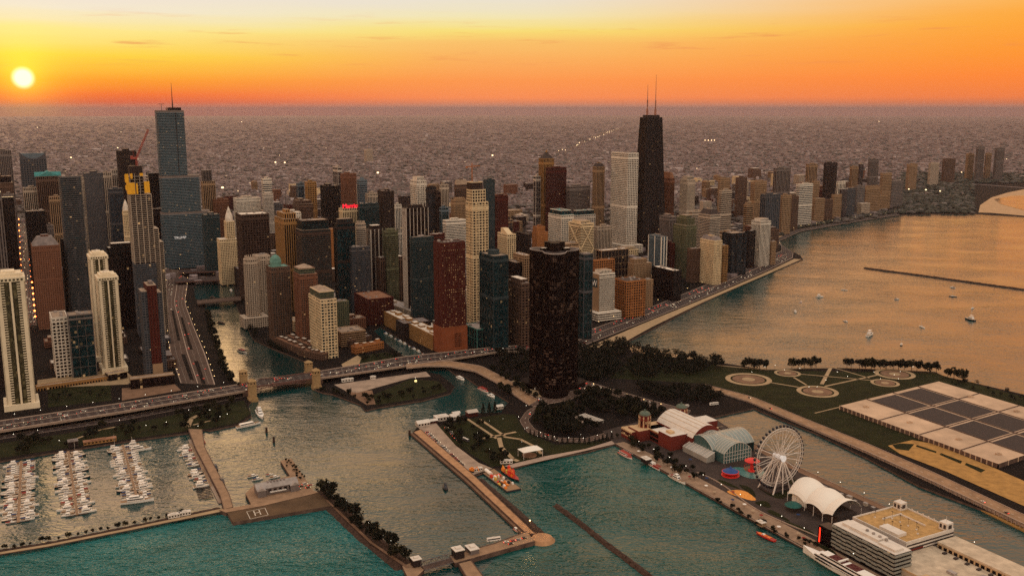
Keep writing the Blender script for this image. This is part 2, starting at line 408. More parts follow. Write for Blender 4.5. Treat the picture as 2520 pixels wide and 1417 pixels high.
def top_parts(r, b, a, h, top, roof, wallm, rng, glassm, P):
    rm = ROOF[roof]
    mb = MB(); mb.box(0.3, .3, h, b - .3, a - .3, h + .35, 0)
    t = 0.5
    for x0, y0, x1, y1 in ((-.45, -.45, b + .45, t), (-.45, a - t, b + .45, a + .45), (-.45, t, t, a - t), (b - t, t, b + .45, a - t)):
        mb.box(x0, y0, h + .05, x1, y1, h + 1.3, 1)
    mb.build('roof', [rm, wallm], r)
    z = h + .35
    def pent(fx0, fx1, fy0, fy1, ph, m=None):
        p = MB(); p.box(b * fx0, a * fy0, z, b * fx1, a * fy1, z + ph, 0); p.box(b * fx0 + .5, a * fy0 + .5, z + ph, b * fx1 - .5, a * fy1 - .5, z + ph + .3, 1)
        n = max(2, int(b * (fx1 - fx0) / 3))
        for i in range(n): p.box(b * fx0 + (i + .25) * b * (fx1 - fx0) / n, a * fy0 - .12, z + ph * .25, b * fx0 + (i + .75) * b * (fx1 - fx0) / n, a * fy0 + .1, z + ph * .8, 2)
        p.build('penthouse', [m or wallm, rm, glassm], r)
    if top == 'flat':
        s = rng.uniform(.15, .4); pent(s, s + .38, .3, .75, rng.uniform(3.5, 6)); units(r, 1, b - 1, 1, a * .3, z, rng.randint(1, 3), rng, ROOF['grey'])
    elif top == 'big': pent(.12, .88, .15, .85, max(6, h * .05)); units(r, 1, b - 1, .5, a * .15 + 3, z, 2, rng, ROOF['grey'])
    elif top == 'low': units(r, 1, b - 1, 1, a - 1, z, rng.randint(3, 6), rng, ROOF['metal'])
    elif top == 'mast':
        pent(.3, .7, .3, .7, 6); m_ = MB(); m_.tube((b / 2, a / 2, z + 6), (b / 2, a / 2, z + 40), .7, 6, 0, .2); m_.build('mast', ROOF['dark'], r)
    elif top in ('pyr', 'pyr_steep'):
        k = b * (.55 if top == 'pyr' else 1.0); p = MB()
        p.prism([(0, 0), (b, 0), (b, a), (0, a)], z, z + k, 0, None, [(b * .42, a * .42), (b * .58, a * .42), (b * .58, a * .58), (b * .42, a * .58)]); p.build('pyramid_roof', rm, r)
        l_ = MB(); l_.lathe((b / 2, a / 2, z + k), [(b * .09, 0), (b * .09, 2.5), (b * .05, 4), (.2, 6)], 8); l_.build('lantern', wallm, r)
    elif top == 'mans':
        p = MB(); k = min(14, b * .4); i = min(b, a) * .22
        p.prism([(0, 0), (b, 0), (b, a), (0, a)], z, z + k, 0, None, [(i, i), (b - i, i), (b - i, a - i), (i, a - i)]); p.build('mansard_roof', rm, r); z = z + k; pent(.36, .64, .36, .64, 3)
    elif top == 'hip':
        p = MB(); i = min(b, a) * .45
        p.prism([(-1, -1), (b + 1, -1), (b + 1, a + 1), (-1, a + 1)], z, z + min(7, b * .22), 0, None, [(i, i), (b - i + .1, i), (b - i + .1, a - i + .1), (i, a - i + .1)]); p.build('hipped_roof', rm, r)
    elif top == 'gable':
        for q in (0, 1):
            p = MB(); k = b * .26
            if q == 0: p.add([(0, 0, z), (b, 0, z), (b / 2, 0, z + k), (0, a, z), (b, a, z), (b / 2, a, z + k)], [(0, 1, 2), (3, 5, 4), (1, 4, 5, 2), (0, 2, 5, 3), (0, 3, 4, 1)])
            else: p.add([(-4, a * .3, z), (-4, a * .7, z), (-4, a / 2, z + k * .8), (b + 4, a * .3, z), (b + 4, a * .7, z), (b + 4, a / 2, z + k * .8)], [(0, 2, 1), (3, 4, 5), (0, 3, 5, 2), (1, 2, 5, 4), (0, 1, 4, 3)])
            p.build('gable_roof', rm, r)
    elif top == 'dome':
        l_ = MB(); R = min(a, b) * .3; l_.lathe((b * .35, a * .4, z), [(R, 0), (R, R * .5), (R * 1.05, R * .9), (R * .9, R * 1.5), (R * .55, R * 1.9), (.15, R * 2.2)], 12); l_.build('dome', rm, r)
    elif top == 'slope':
        p = MB(); k = b * 1.1
        p.add([(0, 0, z), (b, 0, z), (b, a, z), (0, a, z), (0, 0, z + k), (b * .45, 0, z + k), (b * .45, a, z + k), (0, a, z + k)],
              [(0, 1, 5, 4), (1, 2, 6, 5), (2, 3, 7, 6), (3, 0, 4, 7), (4, 5, 6, 7)]); p.build('sloping_crown', rm, r)
    elif top == 'cone':
        l_ = MB(); R = min(a, b) / 2; l_.lathe((b / 2, a / 2, z), [(R, 0), (R, R), (R * .6, R * 2.4), (.2, R * 4)], 8); l_.build('cone_roof', rm, r)
    elif top == 'crown':
        p = MB(); n = max(3, int(b / 5))
        for i in range(n + 1):
            for y in (0.2, a - 1.2): p.box(b * i / n - .6, y, z, b * i / n + .6, y + 1, z + 6)
        p.box(b * .2, a * .2, z, b * .8, a * .8, z + 5); p.build('crown', wallm, r)
    elif top == 'drum':
        l_ = MB(); R = min(b, a) * .36; l_.lathe((b * .5, a * .5, z), [(R, 0), (R, 7), (R * .9, 7), (R * .9, 6)], 18); l_.build('penthouse', wallm, r)
    elif top == 'slant':
        p = MB(); k = 11
        p.add([(b * .2, a * .15, z), (b * .8, a * .15, z), (b * .8, a * .85, z), (b * .2, a * .85, z), (b * .2, a * .6, z + k), (b * .8, a * .6, z + k), (b * .8, a * .85, z + k), (b * .2, a * .85, z + k)],
              [(0, 1, 5, 4), (1, 2, 6, 5), (2, 3, 7, 6), (3, 0, 4, 7), (4, 5, 6, 7)]); p.build('penthouse', wallm, r)

def words(lab): return lab.split('|')[0]
def register(r, P, b, a, lab, yb, xc, cat, group=None):
    full = ' '.join(lab.replace('|', ' ').split())
    tag(r, full, cat, group); LABELS.add(full)
    c = P + NV * b / 2 + WV * a / 2
    TOWERS.append((c.x, c.y, math.hypot(a, b) / 2, words(lab), yb, xc))
def T(xl, xc, xr, yt, yb, wall, pat, gl, top, lab, roof='tan', name='office_tower', cat='tower', d=None, upper=(), pod=None, lit=0.004, shape=None, far=None, ribs=None, wave=0, cham=0, group=None):
    if 1930 < xc < 2240: yb = min(yb, 586 - 16 - (xc - 1935) * .2 - (8 if xc > 1960 else 0))
    P, b, a, h = solve(xl, xc, xr, yt, yb, d)
    rng = random.Random(int(xc * 7 + yt)); far = (yb < 600) if far is None else far
    r = empty(name, P, GROT); wm = wall_mat(wall); gm = glass_mat(gl, lit)
    poly = rect(b, a)
    if shape == 'cyl': poly = [(b / 2 + b / 2 * math.cos(6.28319 * i / 20), a / 2 + a / 2 * math.sin(6.28319 * i / 20)) for i in range(20)]
    if cham: c = cham * min(a, b); poly = [(c, 0), (b - c, 0), (b, c), (b, a - c), (b - c, a), (c, a), (0, a - c), (0, c)]
    mb = MB(); facade(mb, poly, 0, h, pat, far, wave=wave); mats = [wm, gm]
    if h > 80 and pat != 'none' and not wave:
        for fz in ((.93,) if h < 130 else (rng.uniform(.4, .6), .94)): mb.prism(offset(poly, .75), h * fz, h * fz + min(6, h * .03), 0)
    if name == 'apartment_tower' and yb > 600 and pat in ('grid', 'big', 'bands', 'dots') and not shape and not cham:
        nf = int(h / 3.3); cols = [rng.uniform(.12, .3), rng.uniform(.62, .8)]
        for i in range(2, nf):
            z = h * i / nf
            for cx_ in cols: mb.box(b * cx_, -1.7, z, b * cx_ + min(4.5, b * .14), -.3, z + 1.05, 0)
            if a > 14: mb.box(-1.7, a * .35, z, -.3, a * .35 + min(4.5, a * .2), z + 1.05, 0)
    if ribs:                                   # a few broad contrasting ribs on the two faces in view
        mats = mats + [wall_mat(ribs[0])]
        for i in range(ribs[1] + 1):
            x = b * i / ribs[1]; mb.box(x - ribs[2] / 2, -.95, 0, x + ribs[2] / 2, -.1, h + .6, 2)
            if a > 12: y = a * i / ribs[1]; mb.box(-.95, y - ribs[2] / 2, 0, -.1, y + ribs[2] / 2, h + .6, 2)
    mb.build('shaft', mats, r)
    zt, bb0, bb1, aa0, aa1 = h, 0, b, 0, a
    for u in upper:                            # narrower storeys on top: (left px, right px, top px, wall, pattern, roof)
        f0, f1 = [(x - xc) / (xr - xc) for x in u[:2]]
        h2 = hq(P, u[2]); n0, n1 = max(.02, f0) * b, min(.98, f1) * b; q0, q1 = a * (.1 + .08 * upper.index(u)), a * (.9 - .08 * upper.index(u))
        rb = MB(); rb.box(bb0 + .3, aa0 + .3, zt, bb1 - .3, aa1 - .3, zt + .4); rb.build('terrace', ROOF[roof], r)
        mb = MB(); facade(mb, [(n0, q0), (n1, q0), (n1, q1), (n0, q1)], zt + .4, h2, u[4] if len(u) > 4 else pat, far)
        mb.build('setback', [wall_mat(u[3]) if len(u) > 3 and u[3] else wm, gm], r)
        zt, bb0, bb1, aa0, aa1 = h2, n0, n1, q0, q1
    if pod:
        mb = MB(); e = pod[0]; facade(mb, [(-e, -e), (b + e, -e), (b + e, a), (b + .6, a), (b + .6, -.6), (-.6, -.6), (-.6, a), (-e, a)], 0, pod[1], pod[2] if len(pod) > 2 else 'bands'); mb.build('podium', [wm, gm], r)
    sub = empty('roofscape', (bb0, aa0, 0), 0, r) if False else r
    if top != 'none':
        if upper:
            # the top parts are built for the uppermost storey and shifted onto it
            n_before = set(o.name for o in r.children)
            top_parts(r, bb1 - bb0, aa1 - aa0, zt, top, roof, wm, rng, gm, P)
            for o in r.children:
                if o.name not in n_before: o.location = (bb0, aa0, 0)
        elif shape == 'cyl':
            mb = MB(); mb.prism(offset(poly, -.4), h, h + .4); mb.build('roof', ROOF[roof], r)
            mb = MB(); R = b * .42
            for i in range(16):
                t0, t1 = 6.28319 * i / 16, 6.28319 * (i + .45) / 16
                mb.prism([(b / 2 + R * math.cos(t), a / 2 + a / b * R * math.sin(t)) for t in (t0, t1)] + [(b / 2 + R * .9 * math.cos(t), a / 2 + a / b * R * .9 * math.sin(t)) for t in (t1, t0)], h + .4, h + 5)
            mb.build('crown', wm, r)
        else: top_parts(r, b, a, h, top, roof, wm, rng, gm, P)
    register(r, P, b, a, lab, yb, xc, cat, group)
    return r, P, b, a, h
def text_mesh(name, s, size, m, parent, loc, rot=(rad(90), 0, 0), depth=.25, align='CENTER'):
    cu = bpy.data.curves.new(name, 'FONT'); cu.body = s; cu.size = size; cu.extrude = depth; cu.align_x = align
    o = bpy.data.objects.new(name, cu); COL.objects.link(o)
    me = bpy.data.meshes.new_from_object(o); bpy.data.objects.remove(o); bpy.data.curves.remove(cu)
    me.name = name; me.materials.clear(); me.materials.append(m)
    o = bpy.data.objects.new(name, me); COL.objects.link(o); o.location = loc; o.rotation_euler = rot; o.parent = parent
    return o
# ---------------------------------------------------------------- the towers, far ones first in each district
AP = dict(name='apartment_tower'); HO = dict(name='hotel_tower')
# the district at the left edge
T(-30, -30, 27, 372, 610, 'grey', 'ribs', 'g', 'flat', 'tall hazy grey tower|cut by the left edge below the sun')
T(-40, -40, 31, 452, 668, 'brown', 'grid', 'k', 'flat', 'brown tower with pale band round its top|at the left edge', upper=((-30, 28, 437, 'ivory', 'none'),))
T(8, 8, 34, 480, 690, 'grey', 'grid', 'g', 'flat', 'narrow grey gridded tower|beside the glowing street canyon')
T(-70, -70, 2, 476, 812, 'grey', 'ribs', 'g', 'none', 'pale grey pier-faced tower edge|right behind the white balcony tower')
T(3, 3, 33, 486, 790, 'dark', 'ribs', 'k', 'none', 'dark narrow ribbed tower|lining the glowing street on its left')
T(57, 57, 94, 464, 640, 'ivory', 'ribs', 'k', 'flat', 'pale block with tall slot windows|under the concave-topped tower')
T(63, 63, 111, 522, 706, 'black', 'grid', 'k', 'low', 'black slab with tan roof terrace|on the right side of the glowing street', roof='tan')
T(90, 90, 147, 436, 640, 'brown', 'ribs', 'k', 'gable', 'brown ribbed tower under a teal cross-gabled roof|', roof='teal')
T(122, 122, 151, 486, 662, 'tan', 'ribs', 'k', 'flat', 'slim tan fluted tower|just left of the rippled balcony tower')
T(116, 116, 131, 556, 690, 'grey', 'grid', 'g', 'flat', 'low grey block|at the foot of the slim tan fluted tower')
T(207, 207, 252, 428, 640, 'slate', 'dots', 'k', 'flat', 'dark grey slab tower|right of the rippled balcony tower')
T(197, 197, 206, 438, 640, 'ivory', 'grid', 'k', 'flat', 'thin pale gridded tower|squeezed against the dark grey slab')
T(251, 251, 273, 426, 622, 'ivory', 'ribs', 'g', 'flat', 'pale slim ribbed twin|nearer the dark grey slab')
T(275, 275, 298, 420, 616, 'pale', 'ribs', 'g', 'flat', 'pale slim ribbed twin|nearer the tall dark framed slab')
T(268, 268, 302, 466, 646, 'slate', 'plain', 'b', 'flat', 'grey-blue midrise tower|in front of the pale ribbed twins')
T(290, 290, 335, 373, 622, 'dark', 'fine', 'k', 'flat', 'tall dark framed slab|behind the red tower crane')
T(303, 303, 318, 520, 672, 'cream', 'grid', 'k', 'cone', 'small cream turret tower with pointed top|left of the unfinished tower', roof='white')
T(366, 366, 420, 428, 652, 'black', 'grid', 'k', 'low', 'black slab tower|left of the glass spire tower', roof='grey')
T(372, 372, 408, 516, 658, 'dark', 'plain', 'k', 'low', 'lower dark block|between the black slab and unfinished tower')
T(499, 499, 529, 447, 612, 'tan', 'ribs', 'k', 'none', 'tan ribbed tower with open top frame|right of the glass spire tower', upper=((501, 522, 420, 'grey', 'frame'),))
T(500, 502, 540, 530, 676, 'teal', 'bands', 't', 'flat', 'low teal banded block|at the right foot of the glass spire tower')
T(523, 526, 562, 492, 612, 'rust', 'grid', 'k', 'flat', 'reddish midrise block|right of the tan ribbed tower')
T(540, 541, 583, 590, 702, 'cream', 'grid', 'k', 'cone', 'cream terracotta building with tall clock tower|by the river bend', upper=((560, 579, 548, 'cream', 'grid'),), roof='white')
# north of the river
T(574, 582, 641, 490, 612, 'white', 'grid', 'k', 'flat', 'white gridded hotel slab|behind the bronze grid block', **HO)
T(643, 648, 668, 441, 592, 'white', 'bands', 'b', 'flat', 'thin white and blue tower|left of the orange-toned tan tower')
T(648, 650, 672, 480, 612, 'pale', 'grid', 'b', 'crown', 'short pale tower|standing before the thin white and blue one')
T(729, 733, 748, 452, 572, 'blue', 'plain', 'b', 'flat', 'small blue glass tower|left of the orange-toned tan tower')
T(750, 756, 778, 449, 590, 'gold', 'grid', 'k', 'flat', 'tan tower in orange-lit colour|left of the black office slab', **AP)  # gold wall puts the orange light on a tan tower into its colour
T(720, 735, 770, 503, 632, 'brown', 'bands', 'k', 'flat', 'stepped brown banded block|below the orange-toned tan tower', upper=((726, 768, 496),))
T(706, 712, 740, 524, 662, 'white', 'big', 'k', 'flat', 'white coarse-gridded block|behind the golden spired tower', roof='white')
T(786, 792, 826, 566, 672, 'orange', 'dots', 'k', 'dome', 'orange brick building with pale onion dome|')
T(788, 801, 836, 459, 620, 'black', 'fine', 'k', 'flat', 'black office slab|left of the thin white blade tower')
T(819, 831, 841, 413, 590, 'pale', 'plain', 'g', 'flat', 'thin white blade tower|behind the black office slab')
T(838, 844, 876, 429, 606, 'rust', 'grid', 'k', 'flat', 'tall reddish brown tower|above the red rooftop sign', **AP)
T(878, 883, 903, 444, 592, 'blue', 'bands', 'b', 'drum', 'hazy blue glass tower|right of the tall reddish brown tower')
T(899, 905, 931, 478, 604, 'ivory', 'ribs', 'b', 'flat', 'ivory midrise with flared cornice|behind the dark teal glass block')
T(880, 884, 932, 503, 668, 'teal', 'plain', 't', 'low', 'dark teal glass block|right of the red rooftop sign', roof='white', lit=.004)
T(930, 943, 969, 472, 664, 'dark', 'big', 'k', 'flat', 'dark gridded apartment tower|right of the dark teal glass block', lit=.012, **AP)
T(970, 973, 988, 505, 640, 'white', 'ribs', 'b', 'flat', 'low white ribbed block|right of the dark gridded apartment tower')
T(1010, 1026, 1049, 446, 636, 'white', 'big', 'k', 'big', 'white balcony-gridded tower|behind the white-ribbed black tower', **AP)
T(1048, 1053, 1073, 462, 650, 'dark', 'bands', 'b', 'flat', 'dark glass tower|right of the white balcony-gridded tower')
T(1072, 1075, 1084, 474, 650, 'bronze', 'plain', 'k', 'flat', 'thin dark bronze tower|right of the dark glass tower')
T(1082, 1086, 1104, 456, 632, 'ivory', 'ribs', 'k', 'flat', 'ivory tower with dark vertical slots|left of the spiky-crowned tan tower')
T(1082, 1087, 1104, 512, 672, 'blue', 'plain', 't', 'flat', 'low dark blue glass block|at the foot of the ivory slotted tower')
T(1110, 1118, 1149, 494, 668, 'tan', 'grid', 'k', 'crown', 'tan tower with a spiky crown|left of the tall cream tower')
T(1118, 1123, 1151, 456, 620, 'brown', 'bands', 'k', 'mans', 'brown banded tower with tan mansard|behind the spiky-crowned tan tower', roof='tan')
T(1190, 1196, 1217, 444, 672, 'teal', 'grid', 'b', 'flat', 'grey-green glass tower|right behind the tall cream tower')
T(1213, 1219, 1250, 484, 668, 'red', 'grid', 'k', 'flat', 'dark red brick midrise|right of the grey-green glass tower')
T(1196, 1206, 1262, 544, 650, 'tan', 'plain', 'g', 'low', 'wide tan two-tier garage|right of the tall cream tower', upper=((1200, 1256, 536, 'tan', 'none'),), name='garage', cat='garage')
T(1090, 1098, 1147, 544, 682, 'white', 'bands', 'b', 'flat', 'white hospital block with dark ribbon windows|left of the tall cream tower', roof='white')
T(1053, 1060, 1094, 578, 706, 'red', 'bands', 'k', 'low', 'low dark red block with pale roof|right of the white-ribbed black tower', roof='white', name='low_block', cat='building')
T(902, 912, 941, 566, 748, 'dark', 'grid', 'k', 'big', 'dark tower with two white stripes|under a pale boxy penthouse', ribs=('pale', 3, 2.0), roof='white', **AP)
T(941, 950, 979, 572, 752, 'green', 'bands', 'k', 'crown', 'olive balconied tower|left of the white-ribbed black tower', **AP)
T(820, 827, 873, 552, 772, 'dark', 'plain', 't', 'big', 'dark blue-black glass tower|left of the round-topped tower', lit=.006)
T(872, 880, 903, 552, 752, 'ivory', 'bands', 'b', 'flat', 'round ivory banded tower|behind the square balconied tower', shape='cyl', **AP)
T(860, 865, 910, 610, 772, 'slate', 'bands', 'b', 'low', 'square balconied grey tower|in front of the round ivory tower', lit=.02, **AP)
T(990, 999, 1053, 514, 790, 'dark', 'plain', 'k', 'crown', 'black tower with thin white ribs|and a stone crown', ribs=('pale', 6, .9), cham=.12)
T(925, 936, 995, 636, 752, 'brown', 'ribs', 'k', 'low', 'brown stone block with a glazed white roof|left of the black ribbed tower', roof='white')
T(580, 593, 661, 530, 742, 'bronze', 'big', 'k', 'low', 'bronze grid block with pale roof|by the river', roof='white')
T(676, 698, 736, 540, 768, 'gold', 'ribs', 'k', 'mast', 'golden spired setback tower|between bronze grid block and striped block', upper=((702, 730, 528),))
T(727, 742, 813, 568, 782, 'bronze', 'bands', 't', 'low', 'dark horizontally striped block|with a black penthouse storey', upper=((745, 811, 546, 'black', 'bands'),))
T(622, 631, 664, 632, 792, 'ivory', 'grid', 'k', 'low', 'ivory gridded block|joined behind the ivory round tower', **AP)
T(595, 604, 638, 640, 806, 'ivory', 'grid', 'k', 'flat', 'ivory round tower with arched crown|on the river bank', shape='cyl', pod=(9, 18, 'grid'), **AP)
T(655, 667, 713, 660, 842, 'brown', 'grid', 't', 'dome', 'brown brick tower with a green drum top|near the river', roof='green', lit=.012, **AP)
T(722, 738, 780, 676, 852, 'rust', 'grid', 't', 'hip', 'brick tower with green bays and hipped roof|', roof='tan', lit=.012, upper=((726, 776, 664, 'green', 'bands'),), **AP)
T(760, 789, 827, 738, 884, 'cream', 'big', 't', 'hip', 'cream and orange brick tower with green cornice|above the river mouth', roof='tan', upper=((790, 825, 722, 'green', 'bands'),), lit=.02, **AP)
T(824, 831, 858, 744, 822, 'green', 'grid', 't', 'low', 'short greenish apartment block|behind the cream and orange tower', name='apartment_block')
T(872, 906, 968, 738, 802, 'red', 'grid', 'k', 'low', 'low dark brick office block|beside the canal head', name='low_block', cat='building', roof='rust', lit=.04)
T(1008, 1016, 1067, 586, 806, 'teal', 'bands', 't', 'low', 'teal glass tower with stacked orange balconies|left of the dark red tower', lit=.012, **AP)
T(1067, 1086, 1144, 600, 872, 'red', 'dots', 'k', 'low', 'dark red tower dotted with lit windows|beside the canal', lit=.34, roof='dark', **AP)
rt = [o for o in COL.objects if o.get('label', '').startswith('dark red tower dotted')][0]; P, b, a, h = solve(1067, 1086, 1144, 600, 872)
mb = MB(); facade(mb, [(-2, -2), (b + 2, -2), (b + 2, a + 2), (-2, a + 2)], 0, hq(P, 806), 'none'); mb.build('brick_base', [mat('lit_base_brick', (.20, .055, .022), .9, .1, var=.2), glass_mat('k', 0)], rt).data.polygons.foreach_set('material_index', [0] * 6)  # red brick base; light falling on it is put into its brighter tone
mb = MB()
for i in range(5):
    for j in range(7): mb.box(b * .5 + i * 2.4, -2.2, 10 + j * 3.2, b * .5 + i * 2.4 + 1.3, -1.9, 12 + j * 3.2)
mb.build('base_windows', glass_mat('k', 0), rt)
T(1147, 1163, 1201, 498, 822, 'cream', 'big', 'k', 'low', 'tall cream stepped tower|rising above the road bridge', upper=((1152, 1196, 468, 'cream', 'big'), (1160, 1190, 451, 'bronze', 'grid')), **AP)
T(1180, 1214, 1250, 632, 868, 'teal', 'plain', 't', 'drum', 'dark teal glass slab with tan drum|right of the tall cream tower', roof='tan', lit=.01)
T(1143, 1174, 1222, 812, 858, 'mint', 'plain', 't', 'low', 'low mint green clad hall|at the foot of the teal glass slab', name='low_block', cat='building', roof='metal')
T(1225, 1248, 1269, 578, 692, 'cream', 'big', 'k', 'slant', 'cream office tower with a slanted penthouse|')
T(1268, 1301, 1307, 578, 682, 'dark', 'bands', 'k', 'low', 'dark wide office block|right of the cream slanted tower')
T(1246, 1270, 1290, 648, 742, 'black', 'plain', 'k', 'low', 'low black block|right of the teal glass slab')
T(1264, 1290, 1306, 630, 742, 'tan', 'big', 'k', 'low', 'tan tower with a curved white roof|left of the black curved tower', roof='white')
T(1248, 1284, 1307, 700, 862, 'brown', 'big', 'k', 'big', 'brown brick apartment tower with stepped pale roof|', roof='white', lit=.02, **AP)
# around the tapered black tower
T(1313, 1319, 1330, 435, 612, 'pale', 'plain', 'g', 'flat', 'thin pale blade|left of the golden dome-crowned tower')
T(1326, 1338, 1363, 392, 612, 'gold', 'ribs', 'k', 'pyr', 'golden brown tower with a dark pyramid crown|', roof='dark')
T(1344, 1352, 1394, 414, 618, 'red', 'bands', 'k', 'flat', 'wide dark red slab tower|beside the golden pyramid tower')
T(1394, 1402, 1452, 460, 618, 'grey', 'bands', 'k', 'flat', 'flat-topped grey hotel slab|right of the dark red slab', **HO)
T(1459, 1469, 1488, 412, 618, 'tan', 'ribs', 'k', 'mans', 'slim tan tower with a dark mansard|left of the white gridded tower', roof='dark')
T(1505, 1546, 1571, 378, 624, 'white', 'big', 'k', 'low', 'white gridded marble tower|in front of the tapered black tower', roof='grey', pod=(12, 22, 'big'))
T(1462, 1470, 1506, 560, 656, 'ivory', 'ribs', 'k', 'flat', 'ivory columned low block|left of the white gridded tower foot')
T(1624, 1649, 1660, 440, 606, 'rust', 'ribs', 'k', 'slope', 'rust coloured tower with a sloping crown|right of the tapered black tower', roof='rust')
T(1674, 1692, 1711, 444, 612, 'ivory', 'grid', 't', 'big', 'beige gridded tower with a tall box penthouse|')
T(1623, 1648, 1669, 535, 650, 'grey', 'ribs', 'k', 'flat', 'grey ribbed midrise|at the right foot of the tapered black tower')
T(1697, 1703, 1725, 522, 650, 'ivory', 'bands', 'k', 'flat', 'narrow ivory banded tower|left of the silver pyramid-topped tower')
T(1350, 1382, 1412, 530, 652, 'white', 'big', 't', 'low', 'white square-windowed block with teal cap|nearer the black curved tower', roof='teal', upper=((1354, 1408, 520, 'teal', 'none'),), lit=.004)
T(1406, 1416, 1465, 530, 638, 'pale', 'big', 't', 'low', 'white square-windowed block with teal cap|farther behind the X-braced tower', roof='teal', upper=((1420, 1462, 520, 'teal', 'none'),), lit=.004)
T(1310, 1322, 1348, 572, 666, 'orange', 'dots', 'k', 'flat', 'orange stepped stone tower|behind the black curved tower', upper=((1316, 1342, 560),), roof='rust', lit=.02)
T(1370, 1382, 1424, 602, 760, 'tan', 'bands', 'k', 'low', 'tan office block with rooftop lights|behind the black curved tower', lit=.02)
T(1458, 1464, 1512, 642, 732, 'orange', 'big', 'k', 'low', 'orange brick collegiate block|left of the tan windowless block', name='low_block', cat='building', roof='rust')
T(1468, 1480, 1547, 618, 700, 'tan', 'plain', 'k', 'low', 'tan windowless block with white roof|behind the white ribboned hotel', name='low_block', cat='building', roof='white')
T(1546, 1560, 1603, 650, 728, 'tan', 'grid', 'k', 'low', 'tan midrise cluster|behind the orange gridded block', name='low_block', cat='building', upper=((1562, 1592, 640),))
T(1597, 1628, 1641, 584, 688, 'blue', 'ribs', 't', 'flat', 'blue-grey pair with white vertical ribs|', ribs=('white', 2, 2.2), **AP)
T(1636, 1650, 1661, 600, 684, 'red', 'grid', 'k', 'flat', 'small red brick tower|right of the white-ribbed pair', **AP)
T(1658, 1690, 1714, 556, 686, 'green', 'grid', 'k', 'big', 'olive beige stepped apartment tower|by the shore drive', upper=((1694, 1712, 540),), **AP)
T(1720, 1748, 1773, 530, 664, 'ivory', 'bands', 'b', 'mans', 'ivory banded tower with a dark and silver crown|', roof='dark')
T(1692, 1704, 1729, 614, 696, 'brown', 'grid', 'k', 'low', 'brown brick midrise|between olive and cream shore towers', **AP)
T(1724, 1758, 1777, 594, 702, 'cream', 'grid', 'k', 'mans', 'cream shore tower with a grey mansard|', roof='grey', **AP)
T(1777, 1779, 1792, 606, 696, 'gold', 'bands', 'k', 'low', 'golden curved balcony wing|joined to the cream mansard tower', **AP)
T(1778, 1802, 1839, 576, 680, 'black', 'bands', 'b', 'low', 'dark glass block with bright window strips|on the shore', lit=.012, **AP)
T(1836, 1843, 1860, 570, 660, 'black', 'plain', 'k', 'low', 'black glass slab|left of the white ribbed shore tower', **AP)
T(1850, 1872, 1897, 546, 656, 'white', 'ribs', 'k', 'big', 'white ribbed shore tower|at the corner of the drive', **AP)
T(1892, 1899, 1910, 596, 652, 'tan', 'grid', 'k', 'low', 'small tan block|right of the white ribbed shore tower')
T(1422, 1438, 1459, 628, 836, 'slate', 'plain', 't', 'low', 'slim glass tower with white diagonal lines|right of the black curved tower', **AP)
T(1457, 1476, 1513, 676, 790, 'white', 'bands', 'k', 'big', 'white ribboned hotel with a square sign|by the drive', pod=(9, 16, 'bands'), name='hotel_tower')
T(1512, 1542, 1588, 694, 784, 'orange', 'big', 'k', 'low', 'orange gridded block with dark roof|by the drive', roof='dark', **AP)
T(1582, 1591, 1607, 690, 758, 'tan', 'grid', 'k', 'low', 'narrow tan block|between orange gridded and black cube', name='apartment_block')
T(1605, 1658, 1677, 668, 742, 'black', 'plain', 'k', 'low', 'black cube with a bright white roof|by the drive', roof='white', lit=0)
